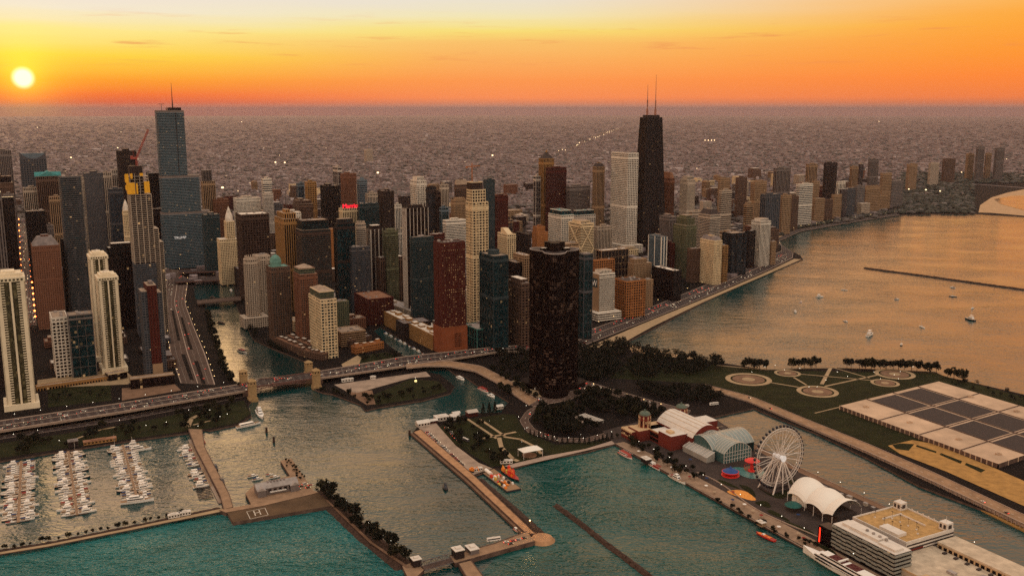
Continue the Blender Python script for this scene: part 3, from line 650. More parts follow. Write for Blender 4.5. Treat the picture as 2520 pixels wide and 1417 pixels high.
# along the northern shore
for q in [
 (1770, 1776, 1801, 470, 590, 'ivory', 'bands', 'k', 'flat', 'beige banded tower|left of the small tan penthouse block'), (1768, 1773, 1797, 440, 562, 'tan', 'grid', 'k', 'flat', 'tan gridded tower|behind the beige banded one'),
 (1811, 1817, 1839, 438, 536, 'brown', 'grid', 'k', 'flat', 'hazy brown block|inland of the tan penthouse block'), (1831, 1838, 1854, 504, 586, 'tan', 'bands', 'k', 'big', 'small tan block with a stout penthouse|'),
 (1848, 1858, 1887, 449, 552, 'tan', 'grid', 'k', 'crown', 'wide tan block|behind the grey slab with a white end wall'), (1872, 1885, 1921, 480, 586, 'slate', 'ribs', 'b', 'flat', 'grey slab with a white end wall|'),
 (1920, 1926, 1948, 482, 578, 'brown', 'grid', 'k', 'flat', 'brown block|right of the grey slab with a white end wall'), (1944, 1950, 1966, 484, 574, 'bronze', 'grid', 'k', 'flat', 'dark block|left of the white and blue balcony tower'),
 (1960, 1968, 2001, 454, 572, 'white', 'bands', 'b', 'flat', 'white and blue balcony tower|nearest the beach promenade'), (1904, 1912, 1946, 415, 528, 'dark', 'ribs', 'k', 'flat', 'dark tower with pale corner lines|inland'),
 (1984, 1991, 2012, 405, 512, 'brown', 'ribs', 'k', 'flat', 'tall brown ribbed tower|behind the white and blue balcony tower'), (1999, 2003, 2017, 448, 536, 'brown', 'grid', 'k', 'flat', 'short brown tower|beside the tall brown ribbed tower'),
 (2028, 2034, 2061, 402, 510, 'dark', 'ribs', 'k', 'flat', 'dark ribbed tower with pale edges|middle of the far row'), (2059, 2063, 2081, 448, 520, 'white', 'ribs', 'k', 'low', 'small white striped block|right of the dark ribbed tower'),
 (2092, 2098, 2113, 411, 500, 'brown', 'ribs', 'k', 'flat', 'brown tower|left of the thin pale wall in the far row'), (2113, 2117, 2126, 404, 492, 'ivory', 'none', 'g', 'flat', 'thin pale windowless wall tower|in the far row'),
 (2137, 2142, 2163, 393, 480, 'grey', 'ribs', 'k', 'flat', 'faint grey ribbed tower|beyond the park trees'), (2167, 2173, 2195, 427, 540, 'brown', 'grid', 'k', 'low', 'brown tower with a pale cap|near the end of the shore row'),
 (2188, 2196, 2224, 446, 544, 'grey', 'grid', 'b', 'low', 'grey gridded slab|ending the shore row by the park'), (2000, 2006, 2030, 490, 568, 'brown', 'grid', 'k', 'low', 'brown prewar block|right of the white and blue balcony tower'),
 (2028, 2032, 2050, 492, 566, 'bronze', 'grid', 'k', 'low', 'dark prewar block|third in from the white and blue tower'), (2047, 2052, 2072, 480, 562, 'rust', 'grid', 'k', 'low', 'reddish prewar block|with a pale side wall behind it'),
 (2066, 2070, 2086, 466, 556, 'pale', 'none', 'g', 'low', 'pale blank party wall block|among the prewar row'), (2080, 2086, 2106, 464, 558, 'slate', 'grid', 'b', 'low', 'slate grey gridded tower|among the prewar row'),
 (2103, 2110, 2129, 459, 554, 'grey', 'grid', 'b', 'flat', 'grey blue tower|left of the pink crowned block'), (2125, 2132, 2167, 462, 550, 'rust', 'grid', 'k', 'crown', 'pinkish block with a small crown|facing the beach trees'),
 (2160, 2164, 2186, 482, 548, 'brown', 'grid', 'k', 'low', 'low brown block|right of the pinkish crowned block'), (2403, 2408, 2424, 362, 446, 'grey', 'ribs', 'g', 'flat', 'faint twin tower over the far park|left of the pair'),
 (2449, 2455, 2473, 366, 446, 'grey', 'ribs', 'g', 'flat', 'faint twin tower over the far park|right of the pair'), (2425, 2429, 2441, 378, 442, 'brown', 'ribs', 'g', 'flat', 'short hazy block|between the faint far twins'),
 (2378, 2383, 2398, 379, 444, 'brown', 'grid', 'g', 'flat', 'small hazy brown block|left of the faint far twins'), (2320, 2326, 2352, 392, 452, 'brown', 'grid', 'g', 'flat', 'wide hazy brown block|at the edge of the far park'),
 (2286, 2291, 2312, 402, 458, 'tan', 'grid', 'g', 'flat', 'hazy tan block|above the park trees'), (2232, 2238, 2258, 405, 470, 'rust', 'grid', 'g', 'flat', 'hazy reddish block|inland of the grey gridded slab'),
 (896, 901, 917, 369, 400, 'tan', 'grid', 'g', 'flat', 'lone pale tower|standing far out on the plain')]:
    q = list(q); q[5] = {'brown': 'tan', 'dark': 'grey', 'bronze': 'brown', 'rust': 'tan', 'tan': 'ivory'}.get(q[5], q[5]) if q[4] < 600 and q[2] % 3 else q[5]  # far walls swapped for paler ones, putting haze into their colour
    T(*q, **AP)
# before the park, at the left
T(-60, -60, 20, 764, 962, 'dark', 'grid', 'k', 'low', 'dark gridded block|behind the white balcony tower', **AP)
T(76, 79, 146, 608, 812, 'rust', 'dots', 'k', 'mans', 'rust brown tower with a grey parapet|right of the glowing street', roof='grey', lit=.01)
T(147, 149, 198, 437, 800, 'slate', 'bands', 't', 'low', 'tall teal tower with rippling balconies|', wave=2.6, lit=.01, **AP)
T(150, 150, 168, 590, 790, 'dark', 'plain', 'k', 'low', 'narrow dark block|between rust and rippling towers')
T(262, 266, 331, 612, 812, 'black', 'plain', 'k', 'big', 'black block with a bright roof edge|left of the unfinished tower', roof='white')
T(122, 127, 165, 784, 930, 'white', 'big', 'k', 'low', 'low white gridded wing|left of the glassy block', **AP)
T(166, 168, 227, 778, 930, 'grey', 'plain', 't', 'low', 'low glassy grey-green block|right of the white gridded wing', lit=.02, **AP)
def column_tower(xl, xc, xr, yt, yb, lab, cap):
    """a white slab whose tall piers frame columns of balconies, under a heavy cap"""
    P, b, a, h = solve(xl, xc, xr, yt, yb, 34)
    r = empty('apartment_tower', P, GROT); wm, gm = wall_mat('chalk'), glass_mat('o', .004); hc = h - cap
    mb = MB(); mb.box(0, 0, 0, b, a, hc, 1)
    for x0, x1 in ((0, .14), (.46, .54), (.86, 1)):
        mb.box(b * x0, -1.6, 0, b * x1, 0.4, hc, 0); mb.box(b * x0, a - .4, 0, b * x1, a + 1.6, hc, 0)
    for y0, y1 in ((.1, .22), (.44, .56), (.78, .9)):
        mb.box(-1.4, a * y0, 0, .4, a * y1, hc, 0); mb.box(b - .4, a * y0, 0, b + 1.4, a * y1, hc, 0)
    n = int(hc / 3.2)
    for i in range(1, n):
        z = hc * i / n
        for x0, x1 in ((.14, .27), (.73, .86)): mb.box(b * x0, -1.3, z, b * x1, .2, z + 1.1, 0)
        for y0, y1 in ((.22, .30), (.70, .78)): mb.box(-1.1, a * y0, z, .2, a * y1, z + 1.1, 0)
    mb.build('shaft', [wm, gm], r)
    mb = MB(); mb.box(-1.8, -1.8, hc, b + 1.8, a + 1.8, hc + cap * .45, 0)
    for i in range(7): mb.box(b * (i + .2) / 7, -2.0, hc + cap * .1, b * (i + .8) / 7, -1.6, hc + cap * .3, 1)
    mb.box(b * .06, a * .08, hc + cap * .45, b * .94, a * .92, hc + cap * .8, 0); mb.box(b * .2, a * .2, hc + cap * .8, b * .7, a * .8, h, 0); mb.build('penthouse', [wm, gm], r)
    units(r, b * .05, b * .95, a * .1, a * .9, hc + cap * .8, 4, random.Random(3), ROOF['white'])
    mb = MB(); mb.box(-5, -5, 0, b + 5, a + 5, 7, 0); mb.build('podium', [wm, gm], r)
    register(r, P, b, a, lab, yb, xc, 'tower')
column_tower(-14, -12, 56, 672, 1010, 'nearest white tower with columns of balconies|at the left edge', 12)
column_tower(218, 221, 262, 622, 888, 'white pier-faced tower|farther of the stepped white pair', 10)
column_tower(238, 241, 287, 674, 918, 'white pier-faced tower|nearer of the stepped white pair', 10)
# a red brick slab between grey glass flanks
P, b, a, h = solve(343, 347, 397, 712, 938, 30); r = empty('apartment_tower', P, GROT)
mb = MB(); facade(mb, [(b * .3, -1.5), (b * .74, -1.5), (b * .74, a), (b * .3, a)], 24, h + 4, 'dots'); mb.build('brick_bay', [wall_mat('red'), glass_mat('k', .01)], r)
mb = MB(); facade(mb, [(0, 1), (b * .295, 1), (b * .295, a - 1), (0, a - 1)], 0, h - 4, 'grid'); facade(mb, [(b * .745, 1), (b, 1), (b, a - 1), (b * .745, a - 1)], 0, h - 7, 'grid'); mb.build('glass_flank', [wall_mat('slate'), glass_mat('b', .02)], r)
mb = MB(); mb.box(b * .3, -2.2, 0, b * .8, a * .9, 23.8); mb.build('base', wall_mat('tan'), r)
mb = MB(); mb.box(b * .3, -1.6, h + 4.3, b * .74, a - .2, h + 4.9, 0); mb.box(b * .42, 4, h + 4.9, b * .62, a * .6, h + 9, 1); mb.box(0.1, 1.1, h - 3.7, b * .29, a - 1.1, h - 3.2, 0); mb.box(b * .75, 1.1, h - 6.7, b - .1, a - 1.1, h - 6.2, 0)
mb.build('roof', [ROOF['tan'], wall_mat('grey')], r)
register(r, P, b, a, 'red brick slab with grey glass flanks|beside the riverside road', 938, 347, 'tower')
# the tower with a concave top
P, b, a, h = solve(48, 48, 112, 376, 622, 40); r = empty('office_tower', P, GROT)
mb = MB(); facade(mb, rect(b, a), 0, h - 16, 'grid', True); mb.build('shaft', [wall_mat('slate'), glass_mat('b')], r)
arc = [(b * i / 16, h - 16 + 16 * (2 * i / 16 - 1) ** 2) for i in range(17)]
for y0, y1, mt, nm in ((0, 2.2, wall_mat('slate'), 'curved_parapet'), (a - 2.2, a, wall_mat('grey'), 'curved_parapet')):
    mb = MB(); n = len(arc); vs = [(x, y, z) for y in (y0, y1) for x, z in arc] + [(x, y, h - 16) for y in (y0, y1) for x, z in arc]
    for i in range(n - 1):
        mb.add([vs[i], vs[i + 1], vs[2 * n + i + 1], vs[2 * n + i], vs[n + i], vs[n + i + 1], vs[3 * n + i + 1], vs[3 * n + i]], [(3, 2, 1, 0), (4, 5, 6, 7), (0, 1, 5, 4)])
    mb.build(nm, mt, r)
mb = MB(); mb.box(b * .05, a * .55, h - 16, b * .95, a - 2.3, h - 3); mb.build('penthouse', wall_mat('blue'), r)
register(r, P, b, a, 'hazy blue-grey tower with a concave curved top|at far left', 622, 48, 'tower')
# the glass tower with a spire and setbacks
P, b, a, h = solve(406, 410, 525, 640, 664, 46); r = empty('spire_tower', P, GROT)
gm, wm = glass_mat('t', .012), wall_mat('blue')
def rr(x0, x1, y0, y1, c):
    return [(x0 + c, y0), (x1 - c, y0), (x1 - c * .3, y0 + c * .3), (x1, y0 + c), (x1, y1 - c), (x1 - c, y1), (x0 + c, y1), (x0, y1 - c), (x0, y0 + c), (x0 + c * .3, y0 + c * .3)]
xs = lambda px: b * (px - 410) / (525 - 410)
tiers = [(407, 526, 640, 530, 0, 46, 14), (410, 505, 526, 440, 3, 44, 12), (411, 477, 436, 278, 6, 42, 8)]
zb = 0
for i, (x0, x1, y0, y1, q0, q1, c) in enumerate(tiers):
    z1 = hq(P, y1); mb = MB(); facade(mb, rr(xs(x0), xs(x1), q0, q1, c), zb, z1, 'bands', dep=.3); mb.build('tier', [wm, gm], r)
    mb = MB(); mb.prism(offset(rr(xs(x0), xs(x1), q0, q1, c), .25), z1 + .3, z1 + 5.5); mb.build('terrace_band', wall_mat('grey'), r); zb = z1 + 5.5
z1 = hq(P, 265); mb = MB(); mb.box(xs(438), 10, zb, xs(470), 36, z1); mb.build('penthouse', glass_mat('k', 0), r)
mb = MB(); c = Vector((xs(452), 22, 0)); zs = hq(P, 203)
mb.tube(c + Vector((0, 0, z1)), c + Vector((0, 0, z1 + (zs - z1) * .35)), 1.5, 8, 0, 1.0); mb.tube(c + Vector((0, 0, z1 + (zs - z1) * .35)), c + Vector((0, 0, zs)), .9, 8, 0, .3); mb.build('spire', ROOF['dark'], r)
mb = MB(); zc_ = zb + 14; mb.tube((xs(425), 20, zb), (xs(425), 20, zc_), .5, 6); mb.beam((xs(418), 20, zc_), (xs(432), 20, zc_), .6, .9); mb.build('maintenance_crane', ROOF['dark'], r)
mb = MB(); mb.box(xs(455) - .6, 5.2, hq(P, 436) + 6, xs(455) + .6, 6.2, hq(P, 278)); mb.build('groove', glass_mat('k', 0), r)
text_mesh('sign', 'TRUMP', 8.5, mat('sign_white', (.75, .72, .68), .5, emit=(1, .95, .9), es=.25, var=0), r, (xs(446), -1.0, hq(P, 590)), depth=.4)
register(r, P, b, a, 'blue glass tower with setbacks and a thin spire|', 690, 410, 'tower')
# the tower under construction with its yellow screens, and its crane
P, b, a, h = solve(318, 320, 372, 480, 830, 34); r = empty('unfinished_tower', P, GROT)
xs = lambda px: b * (px - 320) / (372 - 320)
cm, km = wall_mat('ivory'), glass_mat('k', .01)
h1 = hq(P, 650)
mb = MB(); facade(mb, [(0, 0), (xs(372), 0), (xs(372), 34), (0, 34)], h1, h, 'frame'); mb.build('shaft', [cm, km], r)
mb = MB(); facade(mb, [(xs(371), 1.2), (xs(384), 1.2), (xs(384), 34), (xs(371), 34)], 0, hq(P, 566), 'frame'); facade(mb, [(xs(384.5), 2.4), (xs(394), 2.4), (xs(394), 34), (xs(384.5), 34)], 0, hq(P, 600), 'frame'); mb.build('side_wing', [cm, km], r)
mb = MB(); facade(mb, [(xs(318), -.4), (xs(372), -.4), (xs(370.5), 33), (0, 33)], 0, h1 - .5, 'bands'); mb.build('glazed_base', [wall_mat('slate'), glass_mat('b', .02)], r)
ym = mat('yellow_screen', (.72, .34, .015), .7, var=.15, scale=.3); hy = hq(P, 428)
mb = MB()
for i in range(7):
    z = h + (hy - h) * i / 7; mb.box(xs(320) - 1, -.8, z, xs(368), 30, z + .35)
for x in (322, 334, 346, 358, 367): mb.box(xs(x) - .35, -.5, h, xs(x) + .35, .3, hy)
mb.build('raw_floors', cm, r)
for x0, x1, z0, z1 in ((312, 331, 478, 450), (334, 338, 478, 452), (354, 367, 476, 448), (309, 317, 450, 428), (322, 327, 440, 427), (345, 353, 434, 427), (309, 313, 468, 455)):
    mb = MB(); mb.box(xs(x0 + 2), -2.4, hq(P, z0), xs(x1 + 2), -1.9, hq(P, z1)); mb.box(xs(x0 + 2), -1.9, hq(P, z0) + 1, xs(x0 + 2) + .3, 6, hq(P, z1) - 1); mb.build('yellow_screen', ym, r)
mb = MB(); mb.box(xs(324), 6, h, xs(356), 26, hq(P, 410)); mb.build('core', wall_mat('dark'), r)
register(r, P, b, a, 'unfinished concrete tower wrapped in yellow screens|', 830, 320, 'tower')
cr = empty('tower_crane', P + NV * xs(345) + WV * 14 + Vector((0, 0, hy - 20)), GROT); rm_ = mat('crane_red', (.28, .045, .032), .6, var=.2)
def lattice(mb, p, q, w, n):
    p, q = Vector(p), Vector(q); u = (q - p).normalized(); s = u.orthogonal().normalized(); t = u.cross(s)
    cs = [(s * i + t * j) * w / 2 for i, j in ((1, 1), (-1, 1), (-1, -1), (1, -1))]
    for c in cs: mb.tube(p + c, q + c, .42, 4)
    for i in range(n):
        a_, b_ = p + (q - p) * (i / n), p + (q - p) * ((i + 1) / n)
        for j in range(4): mb.tube(a_ + cs[j], b_ + cs[(j + 1) % 4], .26, 3)
hm = hq(P, 392) - (hy - 20); mb = MB(); lattice(mb, (0, 0, 0), (0, 0, hm), 2.4, 12); mb.build('mast', rm_, cr)
mb = MB(); lattice(mb, (0, 0, hm + 1), (xs(378) - xs(344), 0, hq(P, 320) - (hy - 20)), 2.0, 18); mb.build('jib', rm_, cr)
mb = MB(); mb.box(-9, -2, hm - 1, 3, 2, hm + 2); mb.box(-9, -1.6, hm + 2, -5, 1.6, hm + 4.5); mb.tube((-3, 0, hm + 2), (-5, 0, hm + 13), .3, 4); mb.build('machinery', rm_, cr)
mb = MB(); mb.box(1, -2.6, hm - 2, 3.2, -1, hm + 1); mb.build('cab', ROOF['white'], cr)
tag(cr, 'red luffing crane on top of the unfinished tower', 'crane')
P2 = gp(1163, 600); cr = empty('tower_crane', P2, GROT + .5); om_ = mat('crane_orange', (.38, .13, .04), .6, var=.2); z2 = hq(P2, 410)
mb = MB(); lattice(mb, (0, 0, 0), (0, 0, z2 + 10), 2.2, 26); mb.build('mast', om_, cr)
mb = MB(); lattice(mb, (-28, 0, z2), (38, 0, z2), 2.0, 22); mb.box(-28, -1.5, z2 - 3, -22, 1.5, z2); mb.build('jib', om_, cr)
tag(cr, 'orange hammerhead crane far behind the tall cream tower', 'crane')
# the tapered black tower with two masts
Pc = gp(1594, 612); hb = hq(Pc, 290); sc_ = (Pc.y * CT + 30) / F
r = empty('tapered_tower', Pc, GROT)
def fr(z):
    k = 1 - z / hb; return 24 + 16 * k, 15 + 10 * k
km, wm = glass_mat('k', .004), wall_mat('black'); wm2 = mat('black_steel', (.014, .009, .008), .6, .15, var=.2)
mb = MB(); x0, y0 = fr(0); x1, y1 = fr(hb)
mb.prism([(-x0, -y0), (x0, -y0), (x0, y0), (-x0, y0)], 0, hb, 1, None, [(-x1, -y1), (x1, -y1), (x1, y1), (-x1, y1)])
for i in range(60):
    z = hb * (i + .6) / 60; x, y = fr(z); mb.box(-x - .3, -y - .3, z, x + .3, y + .3, z + 1.5, 0)
mb.build('shaft', [wm, km], r)
mb = MB()
for i in range(7):
    for s in (-1, 1):
        f0 = i / 3 - 1
        mb.beam((x0 * f0, s * (y0 + .2), 0), (x1 * f0, s * (y1 + .2), hb), 1.3, 1.3); mb.beam((s * (x0 + .2), y0 * f0, 0), (s * (x1 + .2), y1 * f0, hb), 1.3, 1.3)
mb.build('columns', wm2, r)
mb = MB(); nb = 5.5
for i in range(6):
    za, zb = hb * i / nb, min(hb, hb * (i + 1) / nb); f = (zb - za) / (hb / nb)
    xa, ya = fr(za); xb, yb_ = fr(zb)
    for s in (-1, 1):
        for t in (-1, 1):
            mb.beam((t * xa, s * (ya + .5), za), (t * (xa - (xa + xb) * f), s * (yb_ + .5), zb), 1.6, 1.6); mb.beam((s * (xa + .5), t * ya, za), (s * (xb + .5), t * (ya - (ya + yb_) * f), zb), 1.6, 1.6)
mb.build('cross_brace', wm2, r)
mb = MB(); mb.box(-x1 - .6, -y1 - .6, hb, x1 + .6, y1 + .6, hb + 1.2); mb.box(-x1 * .8, -y1 * .7, hb + 1.2, x1 * .8, y1 * .7, hb + 7); mb.build('roof', wall_mat('dark'), r)
am = mat('mast_paint', (.30, .12, .08), .6, var=.4, scale=.2)
for s, yt in ((-1, 208), (1, 184)):
    mb = MB(); zt = hq(Pc, yt); c = s * 13.0
    mb.tube((c, 0, hb + 7), (c, 0, hb + 22), 3.0, 10); mb.tube((c, 0, hb + 22), (c, 0, hb + 45), 1.7, 8); mb.tube((c, 0, hb + 45), (c, 0, zt), 1.0, 8, 0, .35); mb.build('antenna', am, r)
register(r, Pc - NV * 30 - WV * 20, 60, 40, 'tapered black tower with X bracing and twin antennas|', 612, 1594, 'tower')
# the black curved three-lobed tower near the lake
Pc = gp(1362, 955); hl = hq(Pc, 618); r = empty('curved_tower', Pc, GROT)
poly = []
for i in range(72):
    t = 6.28319 * i / 72 + .5; w = math.cos(3 * t); poly.append(((27 + 8.5 * w) * math.cos(t), (27 + 8.5 * w) * math.sin(t)))
lm = bpy.data.materials.new('glazing_painted_glints'); lm.use_nodes = True; k = NT(lm.node_tree); tc = k.new('ShaderNodeTexCoord')
dv = k.new('ShaderNodeVectorMath', operation='DIVIDE'); dv.inputs[1].default_value = (5, 5, 3); k.link(tc.outputs['Object'], dv.inputs[0]); fl = k.new('ShaderNodeVectorMath', operation='FLOOR'); k.link(dv.outputs[0], fl.inputs[0])
wn = k.new('ShaderNodeTexWhiteNoise', noise_dimensions='3D'); k.link(fl.outputs[0], wn.inputs[0]); nz = k.new('ShaderNodeTexNoise'); nz.inputs['Scale'].default_value = .05; k.link(tc.outputs['Object'], nz.inputs[0])
k.link(k.ramp(k.math('MULTIPLY', wn.outputs[0], nz.outputs[0]), [(0, (.004, .001, .001)), (.34, (.006, .002, .002)), (.40, (.05, .028, .022)), (.6, (.15, .095, .07))]), k.n['Principled BSDF'].inputs['Base Color']); k.n['Principled BSDF'].inputs['Roughness'].default_value = .3; k.n['Principled BSDF'].inputs['Specular IOR Level'].default_value = .05  # pale cells are window glints painted into the base colour
dm = mat('dark_bronze', (.007, .0025, .002), .6, .06, var=.2)
mb = MB(); mb.prism(poly, 0, hl, 1)
n = int(hl / 3.0)
for i in range(n): z = hl * (i + .62) / n; mb.prism(offset(poly, .28), z, z + .9, 0)
for i in range(0, 72):
    a_, b_ = Vector(poly[i]), Vector(poly[(i + 1) % 72]); e = (b_ - a_).normalized(); nn = Vector((e.y, -e.x)); mb.prism([tuple(a_ - e * .15), tuple(a_ + nn * .45 - e * .15), tuple(a_ + nn * .45 + e * .15), tuple(a_ + e * .15)][::-1], 0, hl, 0)
mb.build('shaft', [dm, lm], r)
mb = MB(); mb.prism(offset(poly, .3), hl, hl + 1.0, 0); mb.build('roof', ROOF['dark'], r)
ring = offset(poly, .35); mb = MB()
for i in range(72):
    a_, b_ = ring[i], ring[(i + 1) % 72]; c_, d_ = [tuple(Vector(v) * .965) for v in (a_, b_)]; mb.prism([a_, b_, d_, c_], hl + 1.0, hl + 1.9)
mb.build('roof_rim', ROOF['metal'], r)
mb = MB(); mb.prism([(x * .42, y * .42) for x, y in poly], hl + 1, hl + 12); mb.build('penthouse', dm, r)
for x, y in ((12, -10), (-14, 4), (4, 14)): mb = MB(); mb.box(x - 4, y - 3, hl + 1, x + 4, y + 3, hl + 4.5, 0); mb.box(x - 3.4, y - 2.4, hl + 4.5, x + 3.4, y + 2.4, hl + 5, 1); mb.build('roof_unit', [dm, ROOF['white']], r)
mb = MB(); mb.prism([(x * 1.35, y * 1.35) for x, y in poly], 0, 7); mb.build('podium', dm, r)
register(r, Pc - NV * 35 - WV * 35, 70, 70, 'black curved three-lobed tower|beside the park and pier', 955, 1362, 'tower')
# the X-braced cream office tower
r, P, b, a, h = T(1400, 1430, 1461, 552, 674, 'cream', 'bands', 'k', 'big', 'cream office tower with X bracing|')
mb = MB()
for s in (0, 1):
    for z0, z1 in ((0, h / 2), (h / 2, h)):
        mb.beam((0 if s else b, -1.0, z0), (b if s else 0, -1.0, z1), 1.7, 1.7); mb.beam((-1.0, 0 if s else a, z0), (-1.0, a if s else 0, z1), 1.7, 1.7)
mb.build('cross_brace', wall_mat('cream'), r)
# signs on the hotels
r, P, b, a, h = T(834, 843, 881, 514, 664, 'cream', 'ribs', 'k', 'none', 'cream hotel block under a red lettered rooftop sign|', name='hotel_tower')
mb = MB(); mb.box(.3, .3, h, b - .3, a - .3, h + .4, 0); mb.box(b * .15, a * .3, h + .4, b * .9, a * .8, h + 8, 1); mb.build('roof', [ROOF['tan'], wall_mat('dark')], r)
sm_ = mat('sign_red', (.7, .02, .03), .5, var=0, emit=lin((255, 30, 50)), es=2.2)
text_mesh('rooftop_sign', 'Marriott', 13.5, sm_, r, (b * .68, a * .25, h + .6), depth=.4)
W_ = [o for o in COL.objects if o.get('label', '').startswith('white ribboned hotel')][0]
P, b, a, h = solve(1457, 1476, 1513, 676, 790)
mb = MB(); mb.box(-1.3, .4, h - 32, -.7, a - .4, h - .2); mb.box(-1.2, .4, 17, -.7, a - .4, h - 32.2); mb.build('end_wall', wall_mat('tan'), W_)
mb = MB(); mb.box(-1.6, a * .2, h - 24, -1.3, a * .95, h - 8); mb.build('sign_board', wall_mat('teal'), W_)
text_mesh('sign', 'W', 15, mat('sign_cream', (.8, .75, .68), .5, var=0), W_, (-1.65, a * .57, h - 22), (rad(90), 0, rad(-90)), .1)
# ---------------------------------------------------------------- roads, parks and paths on the land
def resample(pts, n):
    P = [Vector(p) for p in pts]; L = [0]
    for i in range(1, len(P)): L.append(L[-1] + (P[i] - P[i - 1]).length)
    out = []
    for k_ in range(n):
        s = L[-1] * k_ / (n - 1); j = 1
        while j < len(P) - 1 and L[j] < s: j += 1
        t = (s - L[j - 1]) / max(1e-6, L[j] - L[j - 1]); out.append(P[j - 1].lerp(P[j], min(1, max(0, t))))
    return out
class Strip:
    """a road between two edges given in the photograph's pixels at its own height"""
    def __init__(s, left, right, z0, z1=None, n=24):
        z1 = z0 if z1 is None else z1; s.n = n
        def up(px):
            q = resample([Vector((x, y, 0)) for x, y in px], n); return [gp(p.x, p.y, z0 + (z1 - z0) * i / (n - 1)) for i, p in enumerate(q)]
        s.a, s.b = up(left), up(right); s.len = sum(((s.a[i] + s.b[i]) / 2 - (s.a[i + 1] + s.b[i + 1]) / 2).length for i in range(n - 1))
    def at(s, t, u):
        f = max(0, min(.9999, t)) * (s.n - 1); i = int(f); f -= i
        p = (s.a[i].lerp(s.b[i], u)).lerp(s.a[i + 1].lerp(s.b[i + 1], u), f)
        d = (s.a[i + 1].lerp(s.b[i + 1], u) - s.a[i].lerp(s.b[i], u)); return p, math.atan2(d.y, d.x)
    def slab(s, mb, drop, u0=0.0, u1=1.0, dz=0.0, m=0, ms=None):
        ms = m if ms is None else ms; n = s.n; vs = []
        for i in range(n):
            for u, z in ((u0, 0), (u1, 0), (u0, -drop), (u1, -drop)): p = s.a[i].lerp(s.b[i], u); vs.append((p.x, p.y, p.z + dz + z))
        b = len(mb.v); mb.v += vs
        for i in range(n - 1):
            o = b + 4 * i
            for f, mm in (((o, o + 4, o + 5, o + 1), m), ((o, o + 2, o + 6, o + 4), ms), ((o + 1, o + 5, o + 7, o + 3), ms), ((o + 2, o + 3, o + 7, o + 6), ms)): mb.f.append(f); mb.m.append(mm)
        for o, f in ((b, (0, 1, 3, 2)), (b + 4 * (n - 1), (0, 2, 3, 1))): mb.f.append(tuple(o + i for i in f)); mb.m.append(ms)
    def dashes(s, mb, u, L, gap, w, dz, m=0):
        k_ = int(s.len / (L + gap))
        for i in range(k_):
            p, _ = s.at(i / k_, u); q, _ = s.at((i + L / (L + gap)) / k_, u); d = Vector((-(q - p).y, (q - p).x, 0)).normalized() * w / 2
            mb.add([(p - d) + Vector((0, 0, dz)), (p + d) + Vector((0, 0, dz)), (q + d) + Vector((0, 0, dz)), (q - d) + Vector((0, 0, dz))], [(3, 2, 1, 0)], m)
M['paint'] = mat('road_paint', (.55, .47, .38), .8, var=.2, scale=.5)
M['road'] = mat('road_surface', (.034, .020, .017), .85, .25, var=.3, scale=.05)
M['road_pink'] = mat('road_concrete', (.080, .047, .034), .9, .2, var=.25, scale=.06)
M['road_tan'] = mat('road_tan', (.27, .155, .085), .9, .2, var=.3, scale=.08)
M['path'] = mat('path_gravel', (.34, .23, .13), .95, .1, var=.2, scale=.1)
M['earth'] = mat('bare_earth', (.18, .10, .06), .95, .1, var=.3, scale=.08)
M['deck'] = mat('pier_deck', (.26, .155, .09), .9, .2, var=.25, scale=.12)
M['kerb'] = mat('kerb_stone', (.34, .24, .18), .9, .2, var=.2, scale=.2)
M['amber_lit_paving'] = mat('amber_lit_paving', (.34, .175, .05), .9, .2, var=.3, scale=.12)  # amber light is put into the paving colour
ROADS = {}
def road(key, name, label, left, right, z0, z1, drop, lanes, surf='road', edge='kerb', wall=0.0, n=24, median=False):
    s = Strip(left, right, z0, z1, n); ROADS[key] = s; mb = MB()
    s.slab(mb, drop, m=0, ms=1)
    for u0, u1 in ((-.02, .012), (.988, 1.02)): s.slab(mb, .12, u0, u1, .14 + wall, 1, 1) if not wall else s.slab(mb, wall + .3, u0, u1, wall, 1, 1)
    if median: s.slab(mb, .3, .485, .515, .7, 1, 1)
    for i in range(1, lanes):
        if median and i * 2 == lanes: continue
        s.dashes(mb, i / lanes, 3.5, 7, .35, .012, 2)
    o = mb.build(name, [M[surf], M[edge], M['paint']]); tag(o, label, None, None, 'structure'); return s
road('west', 'lakeshore_road', 'elevated multi-lane lakeshore road left of the drawbridge', [(-60, 1045), (0, 1036), (300, 992), (584, 947)], [(-60, 1069), (0, 1060), (300, 1013), (605, 961)], 7, 8, 2.2, 8, wall=.9, n=30, median=True)
road('mid', 'lakeshore_road', 'elevated lakeshore road right of the drawbridge', [(773, 916), (994, 878), (1220, 854), (1345, 846)], [(778, 931), (830, 924), (1083, 888), (1220, 866), (1345, 862)], 8, 5, 2.2, 8, wall=.9, n=30, median=True)
road('lower', 'service_road', 'lower service road below the elevated lakeshore road', [(-60, 1082), (0, 1072), (300, 1026), (590, 968)], [(-60, 1090), (0, 1080), (300, 1034), (600, 976)], .12, .12, .4, 2)
road('ramp', 'ramp_road', 'pale concrete ramp curving down to the park', [(1000, 896), (1050, 889), (1108, 889), (1184, 901), (1245, 932), (1322, 984)], [(1000, 905), (1050, 900), (1104, 901), (1170, 913), (1228, 944), (1302, 996)], 7, 1, 1.6, 2, 'road_tan', wall=.9, n=30)
road('north', 'lakeshore_drive', 'wide shore drive along the lake north of the black tower', [(1345, 850), (1420, 823), (1560, 773), (1740, 700), (1870, 643), (1924, 617)], [(1345, 874), (1430, 852), (1580, 793), (1740, 728), (1890, 664), (1950, 634)], .3, .3, .6, 8, n=36, median=True)
